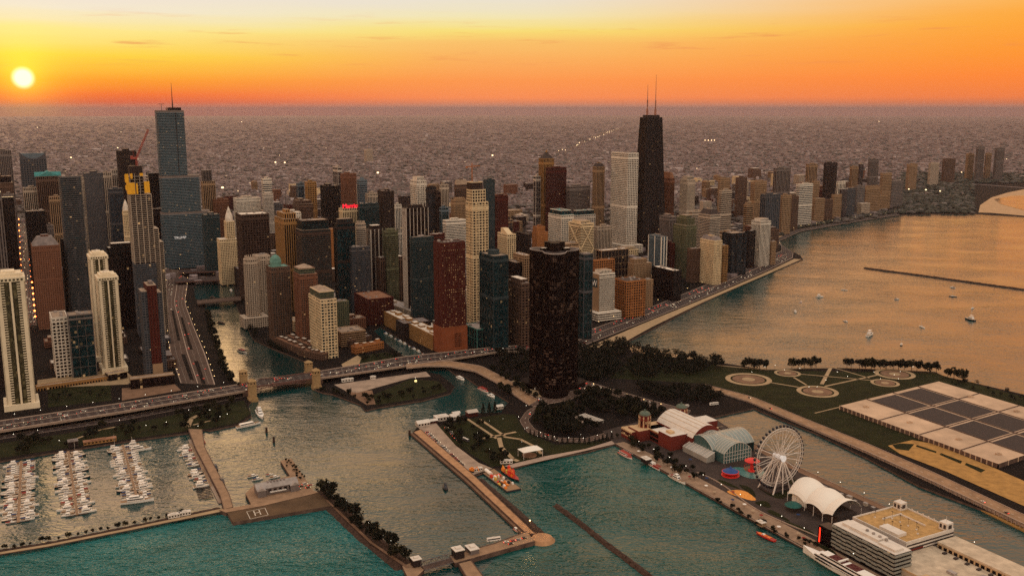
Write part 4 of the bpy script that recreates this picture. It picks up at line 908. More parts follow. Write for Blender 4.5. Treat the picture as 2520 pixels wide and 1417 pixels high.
road('turn', 'lakeshore_drive', 'bend of the shore drive at the point', [(1924, 617), (1926, 608), (1912, 597), (1905, 590), (1958, 566), (2098, 541), (2210, 525)], [(1950, 634), (1952, 622), (1928, 605), (1914, 595), (1968, 570), (2104, 546), (2214, 529)], .3, .3, .6, 6, n=30)
road('river', 'riverside_road', 'riverside road with street lamps left of the river', [(409, 662), (412, 690), (404, 745), (412, 800), (420, 870), (446, 942)], [(436, 664), (462, 692), (454, 745), (474, 800), (503, 870), (528, 946)], .2, .2, .5, 6, 'road_pink', n=26, median=True)
road('canyon', 'street', 'straight city street glowing with lamps between the left towers', [(46, 540), (50, 640), (56, 745), (59, 800)], [(68, 540), (74, 640), (84, 745), (89, 800)], .2, .2, .5, 4, n=16)
road('pier', 'pier_road', 'road from the park to the entertainment pier', [(1440, 936), (1490, 952), (1600, 984), (1700, 1010)], [(1440, 950), (1482, 964), (1590, 998), (1690, 1024)], .2, .2, .5, 4, 'road_pink', n=16)
road('cross', 'park_road', 'park road running below the black tower', [(1290, 984), (1380, 966), (1450, 938)], [(1312, 1000), (1400, 984), (1470, 952)], .18, .18, .5, 4, 'road_pink', n=14)
road('plant', 'causeway_road', 'tan causeway road along the water treatment plant', [(1735, 946), (1850, 976), (2000, 1038), (2140, 1094), (2300, 1164), (2540, 1276)], [(1740, 957), (1845, 988), (1992, 1051), (2132, 1110), (2292, 1182), (2540, 1298)], 1.2, 3.6, 3.4, 2, 'road_tan', wall=.7, n=34)
road('loop', 'park_loop_road', 'oval drive round the wooded park circle', [(1345, 985), (1296, 1010), (1278, 1036), (1300, 1064), (1370, 1086), (1440, 1088), (1520, 1068)], [(1360, 990), (1316, 1012), (1298, 1034), (1318, 1058), (1374, 1077), (1440, 1078), (1512, 1059)], .16, .16, .4, 2, 'road_pink', n=30)
road('street', 'street', 'city street with parked cars behind the round towers', [(842, 690), (870, 705), (925, 745)], [(826, 700), (852, 722), (900, 765)], .2, .2, .5, 4, n=12)
for u0, u1, t0, t1 in ((.28, .38, .36, .62), (.60, .70, .42, .70), (.30, .42, .74, .97), (.62, .74, .80, 1.0)):
    s_ = ROADS['river']; mb = MB(); n = 10
    for i in range(n):
        ta, tb = t0 + (t1 - t0) * i / n, t0 + (t1 - t0) * (i + 1) / n; q4 = [s_.at(t, u)[0] + Vector((0, 0, .1)) for t, u in ((ta, u0), (ta, u1), (tb, u1), (tb, u0))]; mb.add(q4, [(3, 2, 1, 0)])
    tag(mb.build('ramp_slot', M['ground']), 'dark sunken ramp in the riverside road', None, None, 'structure')
GZ = [0]
def ground(name, label, px, z, m, kind='structure'):
    GZ[0] += 1; z += .003 * (GZ[0] % 9)
    mb = MB(); mb.sheet([tuple(p.xy) for p in gps(px, z)], z); return tag(mb.build(name, M[m]), label, None, None, kind)
lawns = [('lawn', 'dark park lawn by the marina', [(-40, 1096), (300, 1046), (600, 985), (616, 1018), (585, 1040), (510, 1054), (457, 1060), (300, 1082), (142, 1105), (-40, 1132)]),
 ('lawn', 'dark vacant lot lawn left of the riverside road', [(118, 950), (270, 932), (275, 985), (118, 1002)]),
 ('lawn', 'lawn of the small peninsula park', [(918, 972), (1010, 932), (1080, 938), (1102, 962), (1040, 979), (925, 996)]),
 ('lawn', 'lawn before the townhouse rows', [(872, 878), (950, 866), (985, 880), (890, 896)]),
 ('lawn', 'dark lawns of the park beside the pier entrance', [(1078, 1048), (1160, 1030), (1240, 1018), (1268, 1020), (1292, 1062), (1370, 1094), (1500, 1082), (1440, 1104), (1340, 1122), (1255, 1142), (1210, 1148), (1122, 1094)]),
 ('lawn', 'wide dark park lawn with five round plazas', [(1500, 930), (1560, 874), (1880, 911), (2300, 917), (2390, 946), (2320, 944), (2066, 1000), (2040, 1052), (1860, 978), (1740, 944)]),
 ('lawn', 'strip of lawn beside the treatment plant wall', [(1990, 1030), (2040, 1010), (2066, 1001), (2290, 1092), (2235, 1124), (2140, 1092)]),
 ('lawn', 'lawn on the far side of the treatment plant', [(2315, 942), (2375, 938), (2520, 976), (2700, 1040), (2620, 1050)])]
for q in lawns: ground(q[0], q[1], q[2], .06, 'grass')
ground('beach', 'curved sand beach beside the park trees', [(1540, 846), (1600, 860), (1740, 884), (1740, 888), (1640, 876), (1556, 866)], .05, 'sand')
ground('beach', 'small sand beach at the bend of the drive', [(1898, 600), (1932, 586), (1929, 575), (1905, 578)], .05, 'sand')
ground('beach', 'far curved sand beach at the right edge', [(2408, 523), (2412, 505), (2440, 486), (2480, 474), (2560, 458), (2760, 462), (2760, 545), (2520, 531), (2440, 524)], 1.5, 'sand')
ground('lagoon', 'pale shallow lagoon inside the far beach', [(2462, 502), (2446, 490), (2490, 482), (2700, 478), (2700, 520), (2520, 518)], 2.0, 'water')
sp = Strip([(1440, 857), (1580, 797), (1740, 732), (1892, 667), (1954, 637)], [(1520, 851), (1600, 806), (1742, 737.5), (1900, 669.5), (1972, 638)], .2, .2, 20); mb = MB(); sp.slab(mb, .4); tag(mb.build('lakefront_path', M['path']), 'tan lakefront path between shore drive and water', None, None, 'structure')
ground('plaza', 'pale plaza and car park of the peninsula park', [(822, 946), (1048, 914), (1060, 926), (1010, 930), (880, 966), (852, 962)], .07, 'concrete')
ground('bare_earth', 'bare earth patch on the peninsula', [(850, 962), (916, 960), (925, 994), (902, 996)], .05, 'earth')
ground('plaza', 'stepped terraces at the park water edge', [(1440, 1104), (1512, 1082), (1520, 1090), (1262, 1150), (1240, 1146), (1340, 1122)], .09, 'kerb')
ground('yard', 'tan work yard along the lock wall', [(1030, 1052), (1070, 1036), (1080, 1049), (1122, 1096), (1178, 1138), (1212, 1152), (1163, 1168), (1150, 1174)], .08, 'concrete')
ground('plaza', 'amber forecourt strip at the left towers', [(92, 935), (300, 905), (330, 930), (315, 945), (92, 955)], .1, 'path')
ground('plaza', 'tan lot beside the drawbridge road', [(300, 955), (430, 945), (446, 960), (300, 985)], .08, 'earth')
for px in ([(840, 896), (880, 874), (890, 880), (880, 905), (850, 912)], [(1250, 940), (1270, 934), (1350, 975), (1330, 982)]): ground('path', 'pale footpath through the trees near the elevated road', px, .09, 'path')
def path(label, pts, w, z=.1, m='path'):
    P = gps(pts, z); mb = MB()
    for i in range(len(P) - 1):
        d = (P[i + 1] - P[i]).normalized(); s = Vector((-d.y, d.x, 0)) * w / 2; e = d * w * .3 if i < len(P) - 2 else d * 0
        mb.add([P[i] - s, P[i + 1] - s + e, P[i + 1] + s + e, P[i] + s], [(0, 1, 2, 3)])
    tag(mb.build('path', M[m]), label, None, None, 'structure')
for lab, pts, w in (('footpath between the round plazas', [(1880, 938), (1965, 952)], 3), ('footpath from the large plaza to the shore', [(2022, 945), (2044, 905)], 5), ('footpath across the round plaza lawn', [(1970, 920), (2152, 936)], 2.6),
 ('diagonal footpath on the plaza lawn', [(2030, 950), (2160, 922)], 3.4), ('short footpath by the shore plazas', [(1953, 928), (1985, 947)], 3), ('footpath from shore to far plaza', [(2054, 905), (2140, 930)], 2.4), ('shore footpath', [(1760, 898), (1880, 909), (2060, 904), (2300, 914)], 3),
 ('footpath beside the plant lawn', [(2005, 1016), (2066, 1001)], 2), ('curved path in the marina park', [(462, 1050), (470, 1030), (505, 1012)], 6), ('path in the marina park leading to the boats', [(475, 1045), (520, 1034)], 3),
 ('thin path in the marina park', [(190, 1078), (250, 1056), (285, 1050)], 3), ('long path between the pier park lawns', [(1150, 1030), (1222, 1078)], 3.5), ('second long path between the pier park lawns', [(1180, 1030), (1242, 1072)], 3.5),
 ('curved path round the pier park meadow', [(1228, 1076), (1234, 1100), (1262, 1128), (1275, 1134)], 5), ('curved path past the white canopy', [(1240, 1074), (1280, 1080), (1320, 1100), (1332, 1116)], 4), ('cross path in the pier park', [(1178, 1080), (1270, 1062)], 4)):
    path(lab, pts, w)
def disc(c, rx, label):
    p = gp(*c); R = rx / F * (p.y * CT + CAM_H * ST); mb = MB()
    for r0, r1, m in ((R * .78, R, 0), (R * .70, R * .775, 1), (R * .3, R * .695, 2), (0.01, R * .29, 0)):
        n = 40; vs = [(p.x + r * math.cos(6.28319 * i / n), p.y + r * math.sin(6.28319 * i / n), .14) for r in (r0, r1) for i in range(n)]
        mb.add(vs, [(i, n + i, n + (i + 1) % n, (i + 1) % n) for i in range(n)], m)
    tag(mb.build('round_plaza', [M['path'], M['grass'], M['earth']]), label, None, None, 'structure')
disc((1842, 933), 56, 'largest round plaza on the lawn, left'); disc((1938, 918), 32, 'small round plaza near the lake shore'); disc((2012, 963), 50, 'round plaza nearest the causeway road')
disc((2202, 920), 48, 'far round plaza near the shore trees'); disc((2178, 942), 34, 'small round plaza near the treatment plant')
# the water treatment plant: a broad low slab with dark square basins
c00, c10, c01 = gp(2067, 998, 5), gp(2310, 938, 5), gp(2457, 1141, 5)
def pl(u, v, z=None):
    p = c00 + (c10 - c00) * u + (c01 - c00) * v; return Vector((p.x, p.y, 5 if z is None else z))
r = empty('treatment_plant', (0, 0, 0)); M['plant'] = mat('plant_concrete', (.47, .315, .205), .9, .2, var=.3, scale=.03); M['basin'] = mat('basin_cover', (.028, .018, .016), .8, .3, var=.4, scale=.2)
mb = MB(); q = [pl(0, 0), pl(0, 1), pl(1, 1), pl(1, 0)]; mb.prism([tuple(p.xy) for p in q], 0, 5, 1, 0); mb.build('slab', [M['plant'], M['stone']], r)
for u0, u1 in ((.26, .495), (.525, .76)):
    for v0, v1 in ((.03, .27), (.30, .53), (.56, .78), (.81, .99)): mb = MB(); mb.sheet([tuple(pl(a_, b_).xy) for a_, b_ in ((u0, v0), (u1, v0), (u1, v1), (u0, v1))], 5.05); mb.build('basin', M['basin'], r)
mb = MB()
for v in (.285, .545, .795): mb.beam(pl(0, v, 5.4), pl(1, v, 5.4), 1.0, .8)
for u in (.25, .51, .77): mb.beam(pl(u, 0, 5.5), pl(u, 1, 5.5), .9, .8)
mb.build('kerb', M['stone'], r)
for i in range(34): mb = MB(); p = pl(0, i / 33.0, 0); mb.beam(p, p + Vector((0, 0, 5.3)), 1.0, 1.0); mb.build('buttress', M['plant'], r)
for i in range(12): mb = MB(); p = pl(i / 11.0, 1, 0); mb.beam(p, p + Vector((0, 0, 5.2)), 1.0, 1.0); mb.build('buttress', M['plant'], r)
for u, v in ((.12, .1), (.12, .4), (.13, .7), (.88, .3), (.87, .6), (.12, .93)):
    p = pl(u, v, 5); mb = MB(); mb.box(p.x - 3, p.y - 1.5, 5, p.x + 3, p.y + 1.5, 7); mb.box(p.x - 1, p.y - 1, 7, p.x + 1, p.y + 1, 7.6); mb.build('vent_house', M['plant'], r)
tag(r, 'vast low water treatment plant with dark square basins', 'plant')
ground('turnaround', 'paved turnaround in amber-lit colour beside the plant wall', [(2185, 1096), (2245, 1082), (2300, 1092), (2450, 1152), (2560, 1200), (2560, 1262), (2330, 1160), (2215, 1116)], .4, 'amber_lit_paving')
for px in ([(2196, 1094), (2215, 1090), (2250, 1092), (2236, 1108), (2205, 1104)], [(2256, 1094), (2305, 1110), (2303, 1114), (2254, 1098)], [(2316, 1114), (2368, 1134), (2364, 1140), (2312, 1118)], [(2378, 1138), (2425, 1156), (2414, 1162), (2374, 1143)]): ground('planting_bed', 'dark planter in the paved turnaround', px, .5, 'grass')
cw = ROADS['plant']; ar = empty('retaining_wall', (0, 0, 0)); mb = MB()
for i in range(44):
    t = .42 + .57 * i / 43; p, a = cw.at(t, 1.03); mb.box(p.x - .35, p.y - .35, -2, p.x + .35, p.y + .35, p.z + .4)
    if i: mb.beam(Vector((q0.x, q0.y, q0.z + .5)), Vector((p.x, p.y, p.z + .5)), .8, .5)
    q0 = p
mb.build('arcade', M['kerb'], ar); tag(ar, 'long arcaded retaining wall under the causeway road', 'wall')
strip2 = Strip([(2000, 1052), (2140, 1112), (2300, 1184), (2540, 1302)], [(1996, 1060), (2134, 1121), (2293, 1194), (2536, 1314)], -.9, -.9, 20); mb = MB(); strip2.slab(mb, 2); tag(mb.build('ledge', M['amber_lit_paving']), 'low ledge in amber-lit colour at the water under the causeway', None, None, 'structure')
# ---------------------------------------------------------------- low buildings
LOWM = [(wall_mat(w), ROOF[f], w, f) for w, f in (('tan', 'tan'), ('brown', 'grey'), ('ivory', 'white'), ('rust', 'tan'), ('grey', 'white'), ('red', 'dark'), ('dark', 'grey'), ('cream', 'tan'), ('slate', 'metal'), ('brown', 'white'))]
COLN = dict(tan='tan', brown='brown', ivory='ivory', rust='reddish', grey='grey', red='dark red', dark='dark', cream='cream', slate='slate grey')
RFN = dict(tan='tan', grey='grey', white='white', dark='dark', metal='metal')
LANDXY = land
def inside(p, poly):
    x, y = p[0], p[1]; c = False; j = len(poly) - 1
    for i in range(len(poly)):
        xi, yi = poly[i]; xj, yj = poly[j]
        if (yi > y) != (yj > y) and x < (xj - xi) * (y - yi) / (yj - yi) + xi: c = not c
        j = i
    return c
def clear(p, R, extra=4):
    return all((p.x - t[0]) ** 2 + (p.y - t[1]) ** 2 > (R * .75 + t[2] * .8 + extra) ** 2 for t in TOWERS) and inside(p, LANDXY)
NEAR = []
ROADPTS = [s.at(i / 30, .5)[0] for s in ROADS.values() for i in range(31)]
def low_block(px, yb, b, a, h, k_, group, rng):
    P = gp(px, yb); c = P + NV * b / 2 + WV * a / 2; R = math.hypot(a, b) / 2
    if not clear(c, R) or any((c.x - x) ** 2 + (c.y - y) ** 2 < (R + q) ** 2 * .62 for x, y, q in NEAR): return False
    if any((c - v).length < R + 12 for v in ROADPTS): return False
    corners = [P, P + NV * b, P + WV * a, P + NV * b + WV * a]
    if not all(inside(v, LANDXY) for v in corners): return False
    NEAR.append((c.x, c.y, R)); wm, rf, wn, fn = LOWM[k_]; r = empty('low_building', P, GROT); gm = glass_mat('k', .006)
    mb = MB(); facade(mb, rect(b, a), 0, h, rng.choice(('grid', 'bands', 'dots', 'grid')), yb < 640); mb.build('body', [wm, gm], r)
    top_parts(r, b, a, h, rng.choice(('flat', 'low', 'big', 'low')), fn, wm, rng, gm, P)
    t = min(TOWERS, key=lambda q: (q[0] - c.x) ** 2 + (q[1] - c.y) ** 2); rel = 'in front of' if yb > t[4] else 'behind'
    base = '%s %s block with %s roof %s %s' % ('low' if h < 22 else 'midrise', COLN[wn], RFN[fn], rel, t[3])
    side = ', to its left' if px < t[5] else ', to its right'
    lab = base
    for cand in (base, base + side, base.replace('block', 'narrow block' if b < 26 else 'wide block') + side, base.replace('block', 'taller block' if h > 20 else 'flat block') + side):
        cand = ' '.join(cand.split()[:16]).rstrip(',')
        if cand not in LABELS: lab = cand; break
    lab = ' '.join(lab.split()[:16]); LABELS.add(lab); tag(r, lab, 'building', group); return True
rng = random.Random(21); count = 0
ZONES = [((0, 480), (505, 640), 22, (14, 45)), ((530, 1310), (468, 560), 50, (12, 70)), ((560, 1300), (560, 760), 76, (14, 66)), ((1200, 1660), (585, 770), 40, (12, 46)), ((1630, 2000), (490, 640), 44, (14, 60)), ((1700, 2200), (440, 545), 58, (16, 75)), ((80, 420), (700, 940), 22, (6, 22)), ((560, 1060), (640, 860), 34, (10, 34)), ((150, 420), (560, 720), 18, (14, 50))]
for (x0, x1), (y0, y1), n, (h0, h1) in ZONES:
    made = tries = 0
    while made < n and tries < n * 30:
        tries += 1; px, yb = rng.uniform(x0, x1), rng.uniform(y0, y1)
        if low_block(px, yb, rng.uniform(18, 55), rng.uniform(18, 45), rng.uniform(h0, h1) * rng.uniform(.6, 1), rng.randrange(10), 'low city buildings between the towers', rng): made += 1
    count += made; pass
# long rows by the canal
def long_block(p0, p1, depth, h, wall, roof, pat, lab, name='apartment_block', bumps=0):
    A, B = gp(*p0), gp(*p1); d = (B - A); L = d.length; r = empty(name, A, math.atan2(d.y, d.x)); wm = wall_mat(wall); gm = glass_mat('k', .05)
    rg = random.Random(int(p0[0]))
    mb = MB(); facade(mb, [(0, 0), (L, 0), (L, depth), (0, depth)] if depth > 0 else [(0, depth), (L, depth), (L, 0), (0, 0)], 0, h, pat); mb.build('body', [wm, gm], r)
    y0, y1 = min(0, depth), max(0, depth)
    mb = MB(); mb.box(.3, y0 + .3, h, L - .3, y1 - .3, h + .4, 0)
    for q in ((-.4, y0 - .4, L + .4, y0 + .5), (-.4, y1 - .5, L + .4, y1 + .4)): mb.box(q[0], q[1], h + .05, q[2], q[3], h + 1.2, 1)
    mb.build('roof', [ROOF[roof], wm], r)
    for i in range(bumps):
        x = L * (i + .25) / bumps; mb = MB(); k_ = rg.uniform(2, 4.5); y = y0 + (y1 - y0) * rg.uniform(.15, .5)
        mb.box(x, y, h + .4, x + L / bumps * .5, y + (y1 - y0) * .4, h + .4 + k_, 0); mb.box(x + .4, y + .4, h + .4 + k_, x + L / bumps * .5 - .4, y + (y1 - y0) * .4 - .4, h + .7 + k_, 1); mb.build('penthouse', [wm, ROOF['white']], r)
    register(r, A, L, 10, lab, p0[1], p0[0], 'building'); return r
long_block((946, 800), (1064, 862), 22, 24, 'gold', 'white', 'grid', 'long tan canal-side apartment block with busy white roof|', bumps=8)
long_block((925, 766), (1022, 800), 26, 22, 'ivory', 'metal', 'ribs', 'long pale hall with buttress piers|behind the canal apartment block', name='hall', bumps=2)
for i, (p0, p1) in enumerate((((676, 846), (735, 872)), ((690, 834), (760, 866)), ((735, 876), (792, 888)))): long_block(p0, p1, 13, 10, 'brown', 'rust', 'grid', ('riverfront row of brown townhouses|left one', 'second row of brown townhouses|behind the riverfront row', 'row of brown townhouses|at the foot of the cream brick tower')[i], 'townhouse_row', 5)
for i, (p0, p1) in enumerate((((836, 820), (868, 812)), ((848, 838), (890, 828)), ((862, 856), (914, 842)), ((876, 872), (944, 858)))): long_block(p0, p1, 12, 11, ('red', 'brown', 'brown', 'orange')[i], ('grey', 'rust', 'metal', 'rust')[i], 'grid', ('fourth townhouse row from the lawn|by the canal', 'third townhouse row from the lawn|by the canal', 'second townhouse row from the lawn|by the canal', 'orange townhouse row|facing the lawn')[i], 'townhouse_row', 4)
long_block((268, 938), (314, 930), 16, 9, 'cream', 'tan', 'none', 'pale blank box building|beside the amber forecourt', 'low_building')
long_block((322, 958), (430, 945), 14, 13, 'tan', 'tan', 'none', 'long tan blank wall building|beside the riverside ramps', 'low_building')
long_block((92, 962), (268, 936), 10, 5, 'gold', 'tan', 'grid', 'long amber garage wall|behind the dark vacant lawn', 'garage')
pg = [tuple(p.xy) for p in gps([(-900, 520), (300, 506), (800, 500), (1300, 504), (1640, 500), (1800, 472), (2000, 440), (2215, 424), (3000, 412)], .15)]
mb = MB(); mb.sheet(pg + [(R_ * .99 * math.sin(rad(a)), R_ * .99 * math.cos(rad(a))) for a in range(42, -46, -4)], .15); tag(mb.build('plain', mat('haze_toned_ground', (.125, .088, .078), .95, .1, var=.4, scale=.004)), 'wide plain of yards and streets in haze-pale colour behind the towers', None, None, 'structure')  # pale mauve stands in for haze over the far ground
# the far plain: too many roofs and tree clumps to count
rng = random.Random(5)
isl = bpy.data.materials.new('haze_toned_roofs'); isl.use_nodes = True
k = NT(isl.node_tree); g = k.new('ShaderNodeNewGeometry')
k.link(k.ramp(g.outputs['Random Per Island'], [(0, (.10, .070, .068)), (.4, (.165, .118, .112)), (.7, (.21, .155, .148)), (.92, (.265, .20, .19)), (.985, (.35, .28, .27)), (1, (.46, .39, .37))]), k.n['Principled BSDF'].inputs['Base Color']); k.n['Principled BSDF'].inputs['Roughness'].default_value = .9  # low-contrast mauve puts part of the haze into the roof colours
mb = MB()
def obox(P, b, a, h):
    vs = [P + NV * x + WV * y + Vector((0, 0, z)) for z in (0, h) for x, y in ((0, 0), (b, 0), (b, a), (0, a))]
    mb.add(vs, [(4, 5, 6, 7), (0, 1, 5, 4), (1, 2, 6, 5), (2, 3, 7, 6), (3, 0, 4, 7)])
def park(px, py): return px > 2215 and 425 < py < 530
def snap(P, s):            # pull a point back from the streets of a regular grid, coarser with distance
    x, y = P.dot(NV), P.dot(WV); bx, by = 110 * s, 200 * s; fx, fy = x % bx, y % by
    x = x - fx + min(max(fx, 16 * s), bx - 30 * s); y = y - fy + min(max(fy, 14 * s), by - 26 * s); return NV * x + WV * y
for i in range(34000):
    t = rng.random(); py = 290 + 217 * t ** 1.2; px = rng.uniform(-80, 2600)
    P = gp(px, py); s = max(.8, P.y / 4500) ** .8; P = snap(P, max(1, round(P.y / 7000)))
    if P.y < 5500 and (park(px, py) and rng.random() < .95): continue
    if not inside(P, LANDXY) or (P.y < 5000 and not clear(P, 20)) or (px > 2380 and 445 < py < 535): continue
    big = rng.random() < (.07 if 380 < py < 480 else .02)
    obox(P, rng.uniform(6, 14) * s * (3.6 if big else 1), rng.uniform(6, 18) * s * (2.2 if big else 1), rng.uniform(5, 11) * (1 if big or rng.random() < .93 else 2.2))
av = MB()
for i in range(-16, 22):
    for d, o, L0, L1, step in ((WV, NV, 2600, 30000, 805), (NV, WV, -16000, 22000, 805)):
        base = o * (i * step + 240); wdt = 9 if i % 2 else 14
        if d is NV and i < 4: continue
        for q in range(40):
            a_, b_ = base + d * (L0 + (L1 - L0) * q / 40), base + d * (L0 + (L1 - L0) * (q + 1) / 40)
            if a_.y < 3600 or not inside(a_, LANDXY) or not inside(b_, LANDXY) or abs(a_.x) > a_.y * .62: continue
            av.add([a_ - o * wdt + Vector((0, 0, .3)), b_ - o * wdt + Vector((0, 0, .3)), b_ + o * wdt + Vector((0, 0, .3)), a_ + o * wdt + Vector((0, 0, .3))], [(0, 1, 2, 3)])
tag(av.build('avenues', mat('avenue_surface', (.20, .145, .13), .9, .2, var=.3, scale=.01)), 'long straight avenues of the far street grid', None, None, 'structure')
for i in range(2600):
    py = rng.uniform(500, 700); px = rng.uniform(0, 2250); P = gp(px, py)
    if not clear(P, 12) or any((P.x - x) ** 2 + (P.y - y) ** 2 < (q + 8) ** 2 for x, y, q in NEAR) or any((P - v).length < 25 for v in ROADPTS) or park(px, py): continue
    if not (px > 1800 and py > 585 or px > 1560 and py > 690): obox(P, rng.uniform(9, 20), rng.uniform(9, 20), rng.uniform(5, 11))
tag(mb.build('distant_houses', isl), 'countless low roofs of the city plain fading into haze', None, None, 'stuff')
tm = bpy.data.materials.new('distant_foliage'); tm.use_nodes = True
k = NT(tm.node_tree); g = k.new('ShaderNodeNewGeometry')
k.link(k.ramp(g.outputs['Random Per Island'], [(0, (.014, .014, .009)), (.6, (.032, .030, .02)), (1, (.06, .052, .034))]), k.n['Principled BSDF'].inputs['Base Color']); k.n['Principled BSDF'].inputs['Roughness'].default_value = 1
def clump(mb, P, r, h, rg):
    n = 6; vs = [P]
    for z, f in ((.35, 1.0), (.75, .8)): vs += [P + Vector((math.cos(6.283 * i / n + z) * r * f * rg.uniform(.75, 1.2), math.sin(6.283 * i / n + z) * r * f * rg.uniform(.75, 1.2), h * z * rg.uniform(.8, 1.2))) for i in range(n)]
    vs += [P + Vector((0, 0, h))]; fs = [(0, 1 + (i + 1) % n, 1 + i) for i in range(n)] + [(1 + i, 1 + (i + 1) % n, 7 + (i + 1) % n, 7 + i) for i in range(n)] + [(7 + i, 7 + (i + 1) % n, 13) for i in range(n)]
    mb.add(vs, fs)
mb = MB()
for i in range(9000):
    t = rng.random(); py = 300 + 250 * t ** 1.1; px = rng.uniform(-80, 2600); P = gp(px, py)
    if not inside(P, LANDXY) or (P.y < 4800 and not clear(P, 10)): continue
    if px > 2395 and 452 < py < 532: continue
    s = max(1, P.y / 5000); clump(mb, P, rng.uniform(8, 18) * s, rng.uniform(7, 13), rng)
pt_ = tm.copy(); pt_.name = 'haze_toned_foliage'  # paler copy of the foliage, with haze put into its colour
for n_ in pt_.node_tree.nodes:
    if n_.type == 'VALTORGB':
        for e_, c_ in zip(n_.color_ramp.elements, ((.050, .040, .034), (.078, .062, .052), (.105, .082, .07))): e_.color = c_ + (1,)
tag(mb.build('plain_trees', pt_), 'countless street trees in haze-pale colour among the far roofs', None, None, 'stuff'); mb = MB()
for i in range(2600):
    py = rng.uniform(428, 527); px = rng.uniform(2215, 2640); P = gp(px, py)
    if inside(P, LANDXY) and clear(P, 8) and not (py > 452 and px > 2395): clump(mb, P, rng.uniform(7, 14), rng.uniform(8, 14), rng)
for i in range(1500):
    t = rng.random(); px = 1640 + 570 * t; yb = 648 - 118 * t ** .8 + rng.uniform(-12, 4); P = gp(px, yb)
    if inside(P, LANDXY) and clear(P, 6) and not any((P - v).length < 22 for v in ROADPTS): clump(mb, P, rng.uniform(4, 8), rng.uniform(6, 11), rng)
tag(mb.build('distant_trees', tm), 'dark tree clumps over the plain and the far park', None, None, 'stuff')
road('express', 'expressway', 'pale lit expressway slanting across the plain', [(1362, 378), (1420, 353), (1470, 330), (1530, 314)], [(1378, 381), (1434, 355), (1480, 332), (1538, 315)], 2, 2, 2, 2, 'road_pink', n=12)
lm_ = mat('lamp_glow', (.9, .8, .6), .5, var=0, emit=lin((255, 214, 160)), es=2.6)
mb = MB()
for px, py, s in [(175, 393, 8), (92, 316, 10), (298, 328, 8), (595, 302, 14), (290, 368, 7), (1212, 388, 11), (1042, 374, 7), (678, 405, 8), (701, 406, 8), (548, 470, 8), (588, 478, 6), (1735, 349, 9), (1743, 349, 9), (1751, 349, 9), (1758, 349, 9), (1450, 347, 9), (930, 432, 9), (2163, 301, 14), (2236, 473, 4), (2278, 475, 5), (2313, 478, 4), (2366, 430, 4), (1270, 468, 4), (1250, 470, 4)] + [(rng.uniform(100, 2500), rng.uniform(330, 470), rng.uniform(1.5, 3.5)) for _ in range(30)] + [(1370 + t * 160 + rng.uniform(-4, 4), 379 - t * 64 + rng.uniform(-2, 2), 5) for t in [rng.random() for _ in range(34)]]:
    P = gp(px, py); mb.box(P.x - s / 2, P.y - s / 2, 12, P.x + s / 2, P.y + s / 2, 12 + s * .8)
tag(mb.build('distant_lights', lm_), 'scattered lit lamps far out on the plain', None, None, 'stuff')
# ---------------------------------------------------------------- walls, piers and breakwaters
def strip_struct(name, label, left, right, z, drop, mats=('deck', 'stone'), rails=False, n=20):
    s = Strip(left, right, z, z, n); mb = MB(); s.slab(mb, drop, m=0, ms=1)
    if rails:
        for u0, u1 in ((0, .05), (.95, 1)): s.slab(mb, .4, u0, u1, .35, 1, 1)
    return tag(mb.build(name, [M[m] for m in mats]), label, None, None, 'structure'), s
M['lock'] = mat('lock_wall_top', (.36, .19, .095), .9, .2, var=.25, scale=.15)
M['rubble'] = mat('rubble_stone', (.050, .028, .020), .95, .15, var=.6, scale=.4)
M['helipad'] = mat('helipad_deck', (.085, .048, .024), .9, .2, var=.35, scale=.06)
strip_struct('lock_wall', 'long straight tan lock wall running to the corner light', [(1017, 1063), (1152, 1178), (1292, 1310)], [(1036, 1056), (1170, 1172), (1318, 1312)], 1.6, 5, ('lock', 'stone'), True)
strip_struct('lock_ledge', 'lower ledge along the harbour side of the lock wall', [(1010, 1066), (1146, 1183), (1287, 1316)], [(1015, 1064), (1151, 1179), (1291, 1311)], .2, 4, ('earth', 'stone'))
strip_struct('lock_pier', 'short lock pier carrying sheds and vans', [(1296, 1306), (1217, 1336), (1106, 1366)], [(1316, 1332), (1226, 1356), (1120, 1386)], 1.5, 5, ('deck', 'stone'), True)
strip_struct('lock_pier', 'lower lock pier leaving the bottom edge', [(1128, 1386), (1148, 1420), (1180, 1470)], [(1160, 1378), (1188, 1414), (1222, 1462)], 1.4, 5, ('deck', 'stone'), True)
def slab_poly(name, label, px, z, drop, top, side='stone'):
    mb = MB(); mb.prism([tuple(p.xy) for p in gps(px, z)], z - drop, z, 1, 0); return tag(mb.build(name, [M[top], M[side]]), label, None, None, 'structure')
slab_poly('lock_platform', 'concrete platform at the lock gate by the tree breakwater', [(990, 1392), (1026, 1378), (1044, 1400), (1018, 1425), (1006, 1425)], 1.5, 5, 'deck')
strip_struct('harbour_pier', 'brown walkway pier between marina and outer harbour', [(462, 1054), (480, 1101), (541, 1218), (550, 1252)], [(498, 1056), (505, 1101), (566, 1218), (574, 1246)], 1.2, 5, ('deck', 'stone'), True)
strip_struct('floating_dock', 'pale low dock beside the harbour pier', [(463, 1082), (474, 1110), (530, 1222), (538, 1238)], [(470, 1080), (482, 1108), (538, 1220), (547, 1236)], -1.2, 1.2, ('concrete', 'stone'))
slab_poly('helipad_deck', 'brown helipad deck at the breakwater corner', [(558, 1258), (573, 1284), (819, 1243), (782, 1211)], 1.4, 5, 'helipad')
strip_struct('promenade', 'narrow promenade above the helipad', [(540, 1254), (640, 1236), (770, 1205)], [(556, 1260), (650, 1243), (784, 1211)], 1.8, 5, ('deck', 'stone'))
slab_poly('station_deck', 'deck of the harbour station', [(604, 1213), (618, 1240), (772, 1208), (738, 1164), (626, 1192)], 1.3, 5, 'deck')
